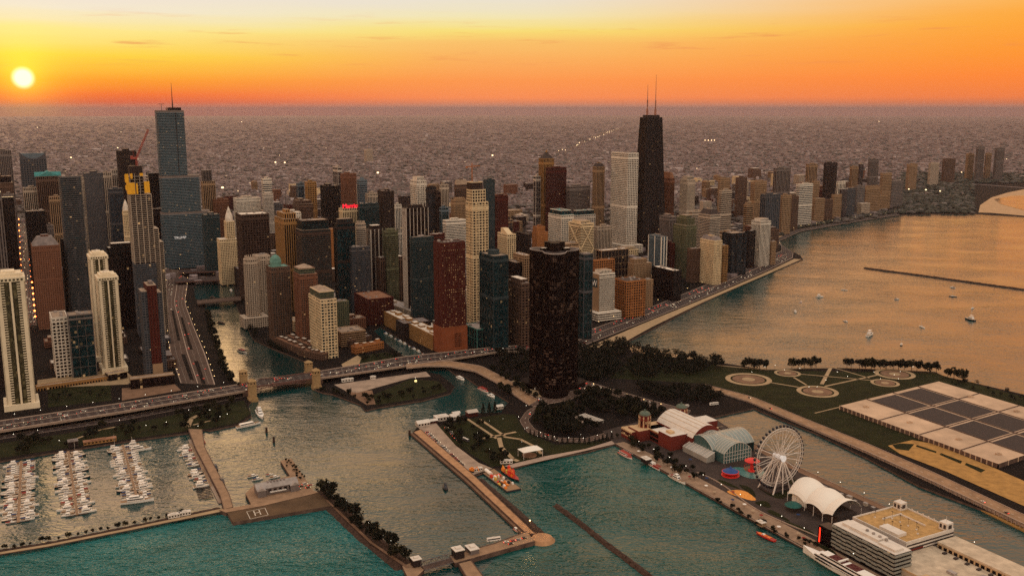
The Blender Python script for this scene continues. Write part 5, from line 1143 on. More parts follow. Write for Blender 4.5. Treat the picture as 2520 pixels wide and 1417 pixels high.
slab_poly('jetty', 'jetty with planters reaching into the harbour', [(690, 1133), (717, 1127), (758, 1188), (728, 1193)], 1.2, 5, 'deck')
hp = MB()
def hline(a, b, w):
    p, q = gp(*a, 1.44), gp(*b, 1.44); d = (q - p).normalized(); s = Vector((-d.y, d.x, 0)) * w / 2; hp.add([p - s, q - s, q + s, p + s], [(0, 1, 2, 3)])
sq = [(607, 1258), (652, 1249), (660, 1266), (616, 1276)]
for i in range(4): hline(sq[i], sq[(i + 1) % 4], .5)
for a_, b_ in (((624, 1256), (629, 1268)), ((637, 1254), (642, 1265)), ((626, 1262), (640, 1259))): hline(a_, b_, .9)
tag(hp.build('helipad_marking', M['paint']), 'white letter H in a square painted on the helipad', None, None, 'structure')
def rubble(name, label, pts, w, h, seed, m='rubble', z0=-3):
    P = [Vector((p.x, p.y, 0)) for p in gps(pts, -2)]; rg = random.Random(seed); L = sum((P[i + 1] - P[i]).length for i in range(len(P) - 1)); n = max(8, int(L / 3.2)); Q = resample(P, n); mb = MB(); k_ = 7; vs = []
    for i, p in enumerate(Q):
        d = (Q[min(n - 1, i + 1)] - Q[max(0, i - 1)]).normalized(); s = Vector((-d.y, d.x, 0))
        for j in range(k_):
            f = j / (k_ - 1) * 2 - 1; ed = .25 if i in (0, n - 1) else 1
            vs.append(p + s * (f * w / 2 + rg.uniform(-.5, .5)) + d * rg.uniform(-1, 1) + Vector((0, 0, z0 + (h - z0) * ed * (1 - abs(f) ** 1.8) + rg.uniform(-.5, .5) * (1 - abs(f)))))
    mb.add(vs, [(i * k_ + j, (i + 1) * k_ + j, (i + 1) * k_ + j + 1, i * k_ + j + 1) for i in range(n - 1) for j in range(k_ - 1)])
    return tag(mb.build(name, M[m]), label, None, None, 'structure')
rubble('breakwater', 'rubble slope on the outer side of the lock wall', [(1178, 1180), (1260, 1250), (1335, 1318)], 11, .9, 3)
rubble('breakwater', 'dark rubble breakwater alone in the green basin', [(1366, 1243), (1430, 1290), (1500, 1345), (1600, 1420), (1660, 1470)], 8, .9, 4)
rubble('breakwater', 'thin dark breakwater far out on the lake', [(2125, 660), (2260, 678), (2520, 714), (2640, 732)], 9, 1.2, 5)
rubble('breakwater', 'rubble foot of the tree breakwater', [(784, 1212), (826, 1250), (900, 1318), (1000, 1398)], 22, 1.3, 6)
rubble('breakwater', 'rubble foot of the long marina breakwater', [(-40, 1366), (120, 1340), (330, 1298), (548, 1252)], 13, .4, 7)
strip_struct('breakwater_walk', 'narrow pale walk on the long marina breakwater', [(-40, 1364), (120, 1338), (330, 1296), (548, 1250)], [(-40, 1369), (120, 1343), (330, 1301), (552, 1256)], .9, .8, ('path', 'stone'))
strip_struct('breakwater_walk', 'narrow path on the tree breakwater', [(800, 1228), (840, 1268), (910, 1334), (1000, 1396)], [(807, 1230), (848, 1268), (918, 1334), (1008, 1394)], 1.7, .6, ('earth', 'stone'))
p0 = gp(1334, 1324); dk = MB(); dk.lathe((p0.x, p0.y, -5), [(12.5, 0), (11.5, 3), (9, 6.0), (4.5, 6.6), (.2, 6.7)], 24, 0); tag(dk.build('pier_head', M['lock']), 'round stone head at the corner of the lock wall', None, None, 'structure')
# ---------------------------------------------------------------- drawbridge
L_, R_b = [(590, 947), (638, 934), (773, 916), (784, 915)], [(605, 962), (638, 950), (778, 931), (790, 929)]
bs = Strip(L_, R_b, 8, 8, 20); ROADS['bridge'] = bs
r = empty('drawbridge', (0, 0, 0)); M['steel'] = mat('bridge_steel', (.14, .06, .045), .7, .35, var=.3, scale=.2)
mb = MB(); bs.slab(mb, 1.2, m=0, ms=1)
for u in (.25, .5, .75): bs.dashes(mb, u, 4, 6, .35, .012, 2)
mb.build('deck', [M['road'], M['steel'], M['paint']], r)
for u in (0.0, 1.0):
    mb = MB(); n = 18
    for i in range(n):
        a_, _ = bs.at(i / n, u); b_, _ = bs.at((i + 1) / n, u); da, db = [2.2 + 4.5 * abs(2 * t - 1) ** 2 for t in (i / n, (i + 1) / n)]
        mb.beam(a_ + Vector((0, 0, .8)), b_ + Vector((0, 0, .8)), .7, .8); mb.beam(a_ - Vector((0, 0, da)), b_ - Vector((0, 0, db)), .8, .8); mb.beam(a_ + Vector((0, 0, .6)), a_ - Vector((0, 0, da)), .5, .5); mb.beam(a_ + Vector((0, 0, .4)), b_ - Vector((0, 0, db)), .4, .4)
    mb.build('girder', M['steel'], r)
M['lime'] = mat('limestone', (.30, .185, .085), .9, .2, var=.25, scale=.3)
for (bx, by, tx) in ((600, 950, 911), (622, 983, 934), (760, 920, 889), (779, 953, 908)):
    P = gp(bx, by); h = hq(P, tx); x, y = P.x, P.y; mb = MB(); w = 4.6
    for z0, z1, q in ((-4, 3, 1.25), (3, h * .72, 1.0), (h * .72, h * .76, 1.14), (h * .76, h * .92, .96), (h * .92, h * .95, 1.12)): mb.box(-w * q, -w * q, z0, w * q, w * q, z1, 0)
    mb.prism([(-w, -w), (w, -w), (w, w), (-w, w)], h * .95, h + 1.5, 0, None, [(-1, -1), (1, -1), (1, 1), (-1, 1)])
    for s in (-1, 1):
        for zz in (h * .8, h * .5):
            for o in (-.45, .45): mb.box(o * w - .7, s * w * .97 - .12, zz, o * w + .7, s * w * .97 + .12, zz + 2.2, 1); mb.box(s * w * .97 - .12, o * w - .7, zz, s * w * .97 + .12, o * w + .7, zz + 2.2, 1)
    mb.build('bridge_house', [M['lime'], glass_mat('k', 0)], r, (P.x, P.y, 0), GROT)
mb = MB()
for t in (.03, .97):
    for u in (.08, .92): p, _ = bs.at(t, u); mb.box(p.x - 5, p.y - 5, -5, p.x + 5, p.y + 5, 6.2)
mb.build('pier', M['stone'], r)
tag(r, 'dark red drawbridge over the river mouth with four stone houses', 'bridge')
r = empty('river_bridge', (0, 0, 0)); b2 = Strip([(484, 739), (592, 729)], [(486, 748), (594, 738)], 6, 6, 10); mb = MB(); b2.slab(mb, 1.4, m=0, ms=1); mb.build('deck', [M['road_pink'], M['stone']], r)
for u in (0, 1):
    mb = MB()
    for i in range(9): a_, _ = b2.at(i / 9, u); b_, _ = b2.at((i + 1) / 9, u); mb.beam(a_ + Vector((0, 0, 1)), b_ + Vector((0, 0, 1)), .4, .5); mb.beam(a_, a_ + Vector((0, 0, 1.2)), .3, .3)
    mb.build('railing', M['stone'], r)
mb = MB()
for t in (.1, .9): p, _ = b2.at(t, .5); mb.box(p.x - 4, p.y - 9, -4, p.x + 4, p.y + 9, 4.7)
mb.build('pier', M['stone'], r); tag(r, 'low concrete bridge crossing the bright river upstream', 'bridge')
for e0, e1, z, lab in ((((430, 684), (588, 678)), ((432, 694), (590, 688)), 7, 'dark bridge with lamps crossing the river at its bend'), (((440, 664), (560, 660)), ((440, 671), (562, 667)), 8, 'farther bridge below the glass spire tower')):
    r = empty('river_bridge', (0, 0, 0)); b3 = Strip(list(e0), list(e1), z, z, 8); mb = MB(); b3.slab(mb, 1.6, m=0, ms=1); mb.build('deck', [M['road'], M['steel']], r)
    mb = MB()
    for u in (0, 1):
        for i in range(12): a_, _ = b3.at(i / 12, u); b_, _ = b3.at((i + 1) / 12, u); mb.beam(a_ + Vector((0, 0, 1.2)), b_ + Vector((0, 0, 1.2)), .3, .3); mb.beam(a_, a_ + Vector((0, 0, 1.3)), .25, .25)
    mb.build('railing', M['steel'], r); mb = MB()
    for t in (.3, .62): p, _ = b3.at(t, .5); mb.box(p.x - 3, p.y - 8, -4, p.x + 3, p.y + 8, z - 1.5)
    mb.build('pier', M['stone'], r); tag(r, lab, 'bridge')
# ---------------------------------------------------------------- the entertainment pier
PA, PB = gp(1514, 1092), gp(1974, 1344); PE = (PB - PA).normalized(); PN = Vector((-PE.y, PE.x, 0)); PROT = math.atan2(PE.y, PE.x)
def pp(u, v, z=0): return PA + PE * u + PN * v + Vector((0, 0, z))
def uvz(px, py, z=0):
    d = gp(px, py, z) - PA; return d.dot(PE), d.dot(PN)
def prot(name, u, v, z=0.0): return empty(name, pp(u, v, z), PROT)
pd = MB(); pd.prism([tuple(pp(u, v).xy) for u, v in ((-42, 10), (0, 0), (100, -1), (290, 0), (470, -4), (470, 128), (262, 131), (146, 130), (65, 139), (-25, 157), (-60, 120))], -5, .55, 1, 0)
M['pier'] = mat('pier_paving', (.040, .026, .021), .9, .2, var=.4, scale=.06); M['walk'] = mat('pier_walk', (.26, .165, .105), .9, .2, var=.3, scale=.1)
tag(pd.build('pier_ground', [M['pier'], M['stone']]), 'paved ground of the entertainment pier', None, None, 'structure')
def psheet(name, label, uvs, z, m):
    mb = MB(); mb.sheet([tuple(pp(u, v).xy) for u, v in uvs], z); return tag(mb.build(name, M[m]), label, None, None, 'structure')
psheet('walk', 'tan walk along the south edge of the pier', [(0, 1), (420, 0), (420, 17), (120, 19), (40, 16), (0, 12)], .6, 'walk')
psheet('walk', 'tan walk along the north edge of the pier', [(66, 128), (146, 120), (262, 121), (420, 118), (420, 127), (262, 130), (146, 129), (66, 137)], .6, 'earth')
kb = MB(); kb.beam(pp(0, .3, .8), pp(470, -3.6, .8), .5, .6); kb.beam(pp(146, 129.6, .8), pp(470, 127.6, .8), .5, .6); tag(kb.build('kerb', M['kerb']), 'stone kerb along the pier edges', None, None, 'structure')
wv = MB(); prev = None
for i in range(60):
    t = i / 59; u = 112 + 240 * t; v = 22 + 7 * math.sin(t * 9.0 + .6) * (1 - t * .6); q = pp(u, v, 1.0)
    if prev is not None: wv.beam(prev, q, .7, 1.0)
    prev = q
tag(wv.build('terrace_wall', M['kerb']), 'low pale wavy terrace wall along the pier gardens', None, None, 'structure')
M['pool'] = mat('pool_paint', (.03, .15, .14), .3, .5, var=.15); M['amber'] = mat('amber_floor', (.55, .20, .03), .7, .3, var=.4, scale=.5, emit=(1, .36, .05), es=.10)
def blob(name, label, c, rx, ry, ang, z, m, n=28, wob=.15):
    mb = MB(); pts = []
    for i in range(n):
        t = 6.28319 * i / n; k_ = 1 + wob * math.sin(3 * t + rx); x, y = rx * k_ * math.cos(t), ry * k_ * math.sin(t); pts.append(tuple(pp(c[0] + x * math.cos(ang) - y * math.sin(ang), c[1] + x * math.sin(ang) + y * math.cos(ang)).xy))
    mb.sheet(pts, z); return tag(mb.build(name, M[m]), label, None, None, 'structure')
blob('pool', 'turquoise pool round the red swing ride', (136, 74), 17, 14, .4, .62, 'pool'); blob('paving', 'round brown paving under the swing ride', (132, 84), 10, 10, 0, .64, 'earth', wob=0)
blob('amber_terrace', 'glowing amber terrace on the pier', (178, 29), 15, 8, .2, .62, 'amber')
for i, (c, rx, ry, a) in enumerate((((150, 34), 14, 3.5, .15), ((172, 42), 15, 4, -.25), ((188, 60), 17, 9, .1), ((205, 32), 8, 6, 0), ((230, 26), 14, 3.5, 0), ((262, 24), 17, 3.5, .05), ((205, 75), 16, 10, .2), ((300, 14), 16, 3, 0), ((185, 96), 18, 8, 0))): blob('planting_bed', 'dark curving planting bed on the pier', c, rx, ry, a, .625 + .004 * i, 'grass')
brick, white_, tealg = mat('pier_brick', (.135, .020, .012), .85, .2, var=.2, scale=.3), mat('pier_white', (.60, .52, .44), .8, .25, var=.12, scale=.2), mat('greenhouse_glass', (.05, .10, .095), .22, .5, var=.25, scale=.3)
trim = mat('pier_trim', (.50, .33, .18), .85, .2, var=.15); cop = mat('copper_dome', (.07, .09, .06), .6, .4, var=.3, scale=.4)
r = prot('pier_hall', 0, 0)
def bx(mb, p, q, z0, z1, m=0, mt=None):
    (u0, v0), (u1, v1) = p, q; u0, u1 = sorted((u0, u1)); v0, v1 = sorted((v0, v1)); mb.prism([(u0, v0), (u1, v0), (u1, v1), (u0, v1)], z0, z1, m, mt)
swing_a, swing_b = uvz(1587, 1049, 13), uvz(1692, 1074, 13)
s0, s1 = (swing_a[0], swing_a[1]), (swing_b[0], swing_b[1])
W0u, W1u = s0[0], s1[0]; Sv = min(uvz(1646, 1079, 13)[1], s0[1]); Nv = s1[1]
mb = MB(); mb.prism([(W0u, Sv), (W1u, Sv), (W1u, Nv), (W0u, Nv)], .5, 13, 0, 1)
for i in range(16):
    u = W0u + (W1u - W0u) * (i + .5) / 16; mb.box(u - 1.6, Sv - .12, 2, u + 1.6, Sv + .1, 5.5, 2); mb.box(u - 1.6, Sv - .12, 7, u + 1.6, Sv + .1, 11, 2)
for q in ((W0u - .3, Sv - .3, W1u + .3, Sv + .4), (W0u - .3, Nv - .4, W1u + .3, Nv + .3)): mb.box(q[0], q[1], 12.8, q[2], q[3], 14, 3)
mb.build('south_wing', [brick, white_, glass_mat('k', .1), trim], r)
mb = MB(); mb.prism([(W1u - 22, Sv - 1), (W1u + 1, Sv - 1), (W1u + 1, Nv + 1), (W1u - 22, Nv + 1)], .5, 17, 0, 1); mb.box(W1u - 14, Sv + 3, 17, W1u - 6, Sv + 9, 19.5, 3); mb.build('end_block', [brick, white_, glass_mat('k', .1), trim], r)
def barrel(mb, u0, u1, v0, v1, zs, zt, axis='u', m=0, n=14, ends=None, me=1, ribs=None):
    pts = []
    for i in range(n + 1):
        t = i / n; pts.append((t, zs + (zt - zs) * math.sin(math.pi * t) ** .75))
    def P3(a, t, z): return (a, v0 + (v1 - v0) * t, z) if axis == 'u' else (u0 + (u1 - u0) * t, a, z)
    a0, a1 = (u0, u1) if axis == 'u' else (v0, v1)
    vs = [P3(a0, t, z) for t, z in pts] + [P3(a1, t, z) for t, z in pts]
    mb.add(vs, [(i, i + 1, n + 2 + i, n + 1 + i) for i in range(n)], m)
    for a in (a0, a1): vs = [P3(a, t, z) for t, z in pts] + [P3(a, 1, .5), P3(a, 0, .5)]; mb.add(vs, [tuple(range(len(vs)))], me)
    if ribs:
        for j in range(ribs + 1):
            a = a0 + (a1 - a0) * j / ribs
            for i in range(n): mb.beam(Vector(P3(a, *pts[i])) + Vector((0, 0, .15)), Vector(P3(a, *pts[i + 1])) + Vector((0, 0, .15)), .35, .35, 2)
v0_ = uvz(1616, 1036, 15); v1_ = uvz(1697, 1074, 15); vn = uvz(1692, 1027, 15)
mb = MB(); barrel(mb, v0_[0], v1_[0] + 6, v0_[1], vn[1], 15, 27, 'u', 0, 16, me=1); mb.prism([(v0_[0] + .3, v0_[1]), (v1_[0] + 5.5, v0_[1]), (v1_[0] + 5.5, vn[1]), (v0_[0] + .3, vn[1])], .5, 15, 1); mb.build('vaulted_roof', [white_, brick], r)
for j in range(4):
    mb = MB(); z_ = [18.5, 23, 25.5, 26.9][j]; 
    t = [.10, .24, .36, .5][j]; y = v0_[1] + (vn[1] - v0_[1]) * t; zz = 15 + 12 * math.sin(math.pi * t) ** .75; mb.beam((v0_[0], y, zz + .1), (v1_[0] + 5, y, zz + .1), .4, .3); mb.build('roof_seam', trim, r)
n0, n1 = uvz(1691, 1027, 15), uvz(1765, 1038, 15); nn = uvz(1725, 1020, 15)
mb = MB(); mb.prism([(n0[0] + 8, vn[1] - 2), (n1[0], vn[1] - 2), (n1[0], nn[1]), (n0[0] + 8, nn[1])], .5, 17, 0, 1); mb.build('north_wing', [brick, white_], r)
b0, b1 = uvz(1752, 1055, 14), uvz(1793, 1053, 14)
mb = MB(); mb.prism([(b0[0], b0[1]), (b0[0] + 17, b0[1]), (b0[0] + 17, b0[1] + 15), (b0[0], b0[1] + 15)], .5, 15, 0, 1); mb.box(b0[0] + 5, b0[1] + 5, 15, b0[0] + 13, b0[1] + 12, 17, 2); mb.build('plant_room', [brick, trim, ROOF['dark']], r)
# head house with its two towers
for px, py in ((1587, 1007), (1677, 990)):
    u, v = uvz(px, py, 33); t_ = empty('tower', (u, v, 0), 0, r)
    mb = MB(); mb.lathe((0, 0, .5), [(6.6, 0), (6.6, 21), (7.2, 21.2), (7.2, 22.4), (6.2, 22.6), (6.2, 25.5), (7, 25.7), (7, 26.6)], 16, 0)
    for i in range(8):
        a = 6.283 * i / 8; c, s = math.cos(a), math.sin(a); mb.tube((c * 6.5, s * 6.5, .5), (c * 6.5, s * 6.5, 26), .75, 6, 1)
        a += .39; c, s = math.cos(a), math.sin(a); mb.tube((c * 6.25, s * 6.25, 15), (c * 6.25, s * 6.25, 20.5), .8, 6, 2)
    mb.build('drum', [brick, trim, glass_mat('k', .3)], t_)
    mb = MB(); mb.lathe((0, 0, 27), [(6.8, 0), (6.2, 1.8), (4.4, 3.4), (2, 4.2), (1.2, 4.4), (1.2, 5.6), (.2, 6.6)], 16); mb.build('dome', cop, t_)
u1, v1 = uvz(1587, 1007, 33); u2, v2 = uvz(1677, 990, 33)
mb = MB(); mb.prism([(u1 - 9, v1 - 16), (u1 + 12, v1 - 16), (u1 + 12, v2 + 12), (u1 - 9, v2 + 12)], .5, 13, 0, 1); mb.prism([(u1 - 14, v1 - 22), (u1 + 6, v1 - 22), (u1 + 6, v1 - 6), (u1 - 14, v1 - 6)], .5, 11, 0, 1)
for q in ((u1 - 14.4, v1 - 22.4, u1 + 6.4, v1 - 21.8), (u1 - 14.4, v1 - 22.4, u1 - 13.8, v1 - 6)): mb.box(q[0], q[1], 9.6, q[2], q[3], 11.4, 1); mb.box(q[0], q[1], 4.5, q[2], q[3], 5.3, 1)
for i in range(5): mb.box(u1 - 13 + i * 3.8, v1 - 22.3, 5.6, u1 - 11 + i * 3.8, v1 - 21.9, 9, 2)
mb.build('head_house', [brick, trim, glass_mat('k', .3)], r)
# glass vaults
g0, g1 = uvz(1695, 1080, 11), uvz(1744, 1110, 11); e0, e1 = uvz(1782, 1118, 11), uvz(1841, 1101, 11)
mb = MB(); barrel(mb, g0[0], e0[0], e0[1], e1[1], 11, 21, 'u', 0, 14, me=1, ribs=14); barrel(mb, g0[0] + 1, g1[0], g0[1], e1[1] + 18, 11.2, 21.3, 'v', 0, 14, me=1, ribs=12)
mb.prism([(g0[0] + .5, e0[1] + .3), (e0[0] - .3, e0[1] + .3), (e0[0] - .3, e1[1] - .3), (g0[0] + .5, e1[1] - .3)], .5, 11, 1); mb.prism([(g0[0] + 1.4, g0[1] + .3), (g1[0] - .3, g0[1] + .3), (g1[0] - .3, e0[1] + .2), (g0[0] + 1.4, e0[1] + .2)], .5, 10.9, 1)
for i in range(11):
    v = e0[1] + (e1[1] - e0[1]) * i / 10; mb.beam((e0[0] + .15, v, .5), (e0[0] + .15, v, 11 + 9.4 * math.sin(math.pi * i / 10) ** .75), .4, .4, 2)
for z in (4, 8, 12): mb.beam((e0[0] + .2, e0[1] + 1, z), (e0[0] + .2, e1[1] - 1, z), .3, .3, 2)
mb.build('glass_vault', [mat('vault_glass', (.20, .22, .19), .25, .5, var=.2, scale=.3), tealg, white_], r)
l0, l1 = uvz(1690, 1085, 11), uvz(1742, 1115, 11)
mb = MB(); q0, q1 = l0[0], l1[0]; vv = g0[1] - .3
mb.add([(q0, vv, 10.5), (q1, vv, 10.5), (q1, vv - 11, 6), (q0, vv - 11, 6), (q0, vv, .5), (q1, vv, .5), (q1, vv - 11, .5), (q0, vv - 11, .5)], [(0, 3, 2, 1), (3, 7, 6, 2), (1, 2, 6, 5), (0, 4, 7, 3)])
for i in range(9): x = q0 + (q1 - q0) * i / 8; mb.beam((x, vv, 10.7), (x, vv - 11, 6.2), .5, .4, 1)
mb.build('glass_lean_to', [mat('lean_to_glass', (.30, .27, .23), .3, .5, var=.2), white_], r)
tag(r, 'red brick pier hall with twin domed towers and vaulted white and glass roofs', 'pier hall')
# the big wheel
cu, cv = uvz(1917, 1122, 34); r = prot('big_wheel', cu, cv); wm_ = mat('wheel_white', (.62, .52, .44), .5, .4, var=.1); gk = mat('gondola_glass', (.012, .012, .018), .2, .5, var=.2)
Rw, zc_ = 29.5, 33.5
def cpt(x, a, R): return Vector((x, R * math.cos(a), zc_ + R * math.sin(a)))
for x in (-1.6, 1.6):
    mb = MB()
    for R, t_ in ((Rw, .32), (Rw - 2.6, .22)):
        for i in range(72): a0, a1 = 6.28319 * i / 72, 6.28319 * (i + 1) / 72; mb.tube(cpt(x, a0, R), cpt(x, a1, R), t_, 5, 0, None, False)
    for i in range(72): a0 = 6.28319 * i / 72; mb.tube(cpt(x, a0, Rw), cpt(x, a0 + .04, Rw - 2.6), .12, 4, 0, None, False)
    mb.build('rim', wm_, r)
for i in range(21):
    a = 6.28319 * i / 21; mb = MB(); mb.tube(cpt(-3 if i % 2 else 3, a, 2), cpt(-1.6, a, Rw - 2.5), .27, 5); mb.tube(cpt(3 if i % 2 else -3, a, 2), cpt(1.6, a, Rw - 2.5), .27, 5); mb.build('spoke', wm_, r)
for i in range(42):
    a = 6.28319 * (i + .5) / 42; c = cpt(0, a, Rw + 1.6); mb = MB(); mb.lathe((c.x, c.y, c.z - 1.5), [(.7, 0), (1.3, .5), (1.35, 2), (1.0, 2.7), (.3, 3.0)], 8); mb.build('gondola', gk, r)
mb = MB()
for x in (-5.5, 5.5):
    for dy in (-15, 15): mb.tube((x * 1.9, dy, .5), (x, 0, zc_), .85, 8, 0, .7)
for dy in (-5, 5): mb.tube((13, dy, .5), (5.5, 0, zc_ - .5), .5, 6); mb.tube((-13, dy, .5), (-5.5, 0, zc_ - .5), .5, 6)
mb.build('support_leg', wm_, r)
mb = MB(); mb.tube((-6.5, 0, zc_), (6.5, 0, zc_), 2.3, 16); mb.tube((6.5, 0, zc_), (6.9, 0, zc_), 3.3, 20); mb.build('hub', mat('hub_face', (.7, .7, .72), .3, .5, var=.1, emit=(1, .95, .9), es=.15), r)
mb = MB(); mb.box(-9, -16, .5, 9, 16, 2.6); mb.box(-6, -8, 2.6, 6, 8, 5); mb.build('boarding_deck', ROOF['dark'], r)
tag(r, 'white observation wheel with dark gondolas standing on the pier', 'ferris wheel')
# carousel and swing ride
c = pp(133.5, 52, .6); r = empty('carousel', c); bl = mat('tent_blue', (.02, .06, .20), .7, var=.2, scale=.4); rd = mat('ride_red', (.62, .02, .012), .5, .4, var=.1)
mb = MB(); mb.lathe((0, 0, 4), [(8.4, 0), (8.2, .3), (5, 2.2), (1.4, 3.6), (.8, 5), (.1, 5.6)], 18); mb.build('canopy', bl, r)
mb = MB(); mb.lathe((0, 0, 3.1), [(8.6, 0), (8.8, 1.1), (8.3, 1.2)], 18); mb.build('rim', rd, r)
mb = MB(); mb.lathe((0, 0, 0), [(9.4, 0), (9.4, .5), (8.6, .6)], 18)
for i in range(12): a = 6.283 * i / 12; mb.tube((7.6 * math.cos(a), 7.6 * math.sin(a), .5), (7.6 * math.cos(a), 7.6 * math.sin(a), 4), .15, 5)
mb.tube((0, 0, .5), (0, 0, 4.5), 1.6, 10); mb.build('platform', rd, r); tag(r, 'blue-topped carousel with a red rim on the pier', 'carousel')
u, v = uvz(1850, 1158, .6); r = empty('swing_ride', pp(u, v, .6)); mb = MB(); mb.lathe((0, 0, 0), [(4.2, 0), (4, 1), (1.9, 1.4), (1.7, 9.5), (2.6, 10.5)], 14); mb.build('column', rd, r)
mb = MB(); mb.lathe((0, 0, 10.4), [(7.6, 0), (7.9, .7), (5.5, 2.2), (2.2, 3.2), (.2, 3.6)], 18); mb.build('canopy', rd, r)
for i in range(14):
    a = 6.283 * i / 14; mb = MB(); x, y = 7.2 * math.cos(a), 7.2 * math.sin(a); mb.tube((x, y, 10.4), (x * 1.08, y * 1.08, 5), .06, 3); mb.box(x * 1.08 - .3, y * 1.08 - .3, 4.5, x * 1.08 + .3, y * 1.08 + .3, 5.1); mb.build('seat', rd, r)
tag(r, 'bright red swing ride beside the wheel', 'swing ride')
# white tensile roof
q = [uvz(1939, 1206, 11), uvz(2048, 1268, 11), uvz(2120, 1247, 11), uvz(1994, 1178, 11)]
r = prot('tent_pavilion', 0, 0); mb = MB(); nu, nv = 30, 16; vs = []
for i in range(nu + 1):
    s = i / nu
    for j in range(nv + 1):
        t = j / nv; a = Vector(q[0]).lerp(Vector(q[1]), s); b = Vector(q[3]).lerp(Vector(q[2]), s); p = a.lerp(b, t)
        sc = abs(math.sin(s * math.pi * 2.5)) ** .8; z = 9.5 + (8.0 + 2.2 * sc) * math.sin(math.pi * t) ** .7 + 1.6 * sc - (2.2 * (1 - sc) * (abs(2 * t - 1) ** 3)); k_ = 1 - .06 * (1 - sc) * (1 if t in (0, 1) else .4)
        vs.append((p.x, q[0][1] + (p.y - q[0][1]), z))
mb.add(vs, [(i * (nv + 1) + j, (i + 1) * (nv + 1) + j, (i + 1) * (nv + 1) + j + 1, i * (nv + 1) + j + 1) for i in range(nu) for j in range(nv)])
tent_m = mat('tent_fabric', (.74, .66, .56), .75, .2, var=.05, scale=.05); tr = mb.build('fabric_roof', tent_m, r); tr.modifiers.new('t', 'SOLIDIFY').thickness = .25
mb = MB()
for i in (0, 6, 12, 18, 24, 30):
    s = i / 30
    for A_, B_ in ((q[0], q[1]), (q[3], q[2])): p = Vector(A_).lerp(Vector(B_), s); mb.tube((p.x, p.y, .5), (p.x, p.y, 9.6), .35, 6)
    a = Vector(q[0]).lerp(Vector(q[1]), s); b = Vector(q[3]).lerp(Vector(q[2]), s); mb.beam((a.x, a.y, 9.4), (a.x, a.y, 9.9), .3, .3)
mb.build('mast', wm_, r)
mb = MB(); mb.box(q[0][0] + 3, q[0][1] + 3, .5, q[1][0] - 2, q[2][1] - 5, 7, 0); mb.box(q[0][0] + 3, q[0][1] + 2.8, 1, q[0][0] + 22, q[0][1] + 3, 9.0, 1); mb.build('stage', [ROOF['dark'], tent_m], r)
tag(r, 'white tensile fabric pavilion beside the wheel', 'pavilion')
u, v = uvz(1952, 1240, 6); r = prot('garden_pavilion', u, v); mb = MB(); mb.lathe((0, 0, 5), [(8, 0), (7.6, .6), (4, 2.6), (.2, 3.4)], 12); mb.build('canopy', mat('green_canopy', (.012, .075, .06), .8, var=.3), r); mb = MB()
for i in range(6): a = 6.283 * i / 6; mb.tube((6 * math.cos(a), 6 * math.sin(a), .5), (6 * math.cos(a), 6 * math.sin(a), 5.2), .25, 5)
mb.build('post', ROOF['dark'], r); tag(r, 'dark green round canopy in front of the white pavilion', 'pavilion')
# striped theatre block, parking roof and exhibition hall
s_sw, s_se, s_ne = uvz(2049, 1289, 22), uvz(2195, 1369, 22), uvz(2206, 1336, 22)
r = prot('striped_block', 0, 0); u0, u1, v0, v1 = s_sw[0], s_se[0], s_sw[1], s_ne[1]; gl = glass_mat('k', .01); bm = mat('band_panel', (.24, .225, .185), .7, .3, var=.1)
mb = MB(); mb.box(u0, v0, .5, u1, v1, 22, 1)
for i in range(6):
    z = 3 + i * 3.4; n = 12
    for j in range(n):
        x0, x1 = u0 + (u1 - u0) * j / n, u0 + (u1 - u0) * (j + 1) / n; o = .6 + .5 * ((i + j) % 2); mb.box(x0 + .03, v0 - o, z - .25 * (j % 3), x1 - .03, v0 + .1, z + 1.7 - .25 * (j % 3), 0)
    mb.box(u1 - .1, v0 - .4, z, u1 + .7, v1 + .4, z + 1.6, 0)
mb.build('shaft', [bm, gl], r)
mb = MB(); mb.box(u0 + .3, v0 + .3, 22, u1 - .3, v1 - .3, 22.6); mb.box(u0 + 6, v0 + 5, 22.6, u1 - 22, v1 - 2, 25); mb.box(u1 - 20, v0 + 3, 22.6, u1 - 3, v1 - 6, 24.4); mb.build('roof', white_, r)
for i in range(4): mb = MB(); x = u0 + (u1 - u0) * (.42 + i * .1); mb.lathe((x, v1 - 8, 25), [(1.3, 0), (1.3, 1.2), (1, 1.5)], 10); mb.build('roof_unit', ROOF['metal'], r)
mb = MB(); mb.box(u0 - 13, v0 - 2, .5, u0 - .3, v0 + 9, 17, 0); mb.box(u0 - 13.5, v0 - 2.5, .5, u0 - 8, v0 - 2, 15, 0); mb.build('screen_tower', glass_mat('k', 0), r)
mb = MB(); mb.box(u0 - 11.5, v0 - 3.0, 2, u0 - 10.7, v0 - 2.5, 15); mb.build('neon_strip', mat('neon_red', (.7, .02, .01), .5, var=0, emit=(1, .03, .01), es=3), r)
tag(r, 'white and dark striped waterfront block with a red neon strip', 'building')
gW, gN, gE = uvz(2104, 1277, 17), uvz(2213, 1244, 17), uvz(2345, 1304, 17)
r = prot('parking_garage', 0, 0); u0, u1, v0, v1 = gN[0], gE[0], gW[1], gN[1]; am = mat('parking_roof', (.40, .23, .085), .9, .2, var=.3, scale=.25)
mb = MB(); mb.box(u0, v0, .5, u1, v1, 17, 0)
for i in range(5): mb.box(u0 - .15, v0 + 1, 2 + i * 3, u1 + .15, v1 + .15, 3.4 + i * 3, 2)
mb.build('body', [white_, am, ROOF['dark']], r)
mb = MB(); mb.box(u0 + .5, v0 + .5, 17, u1 - .5, v1 - .5, 17.3); mb.build('parking_deck', am, r)
mb = MB()
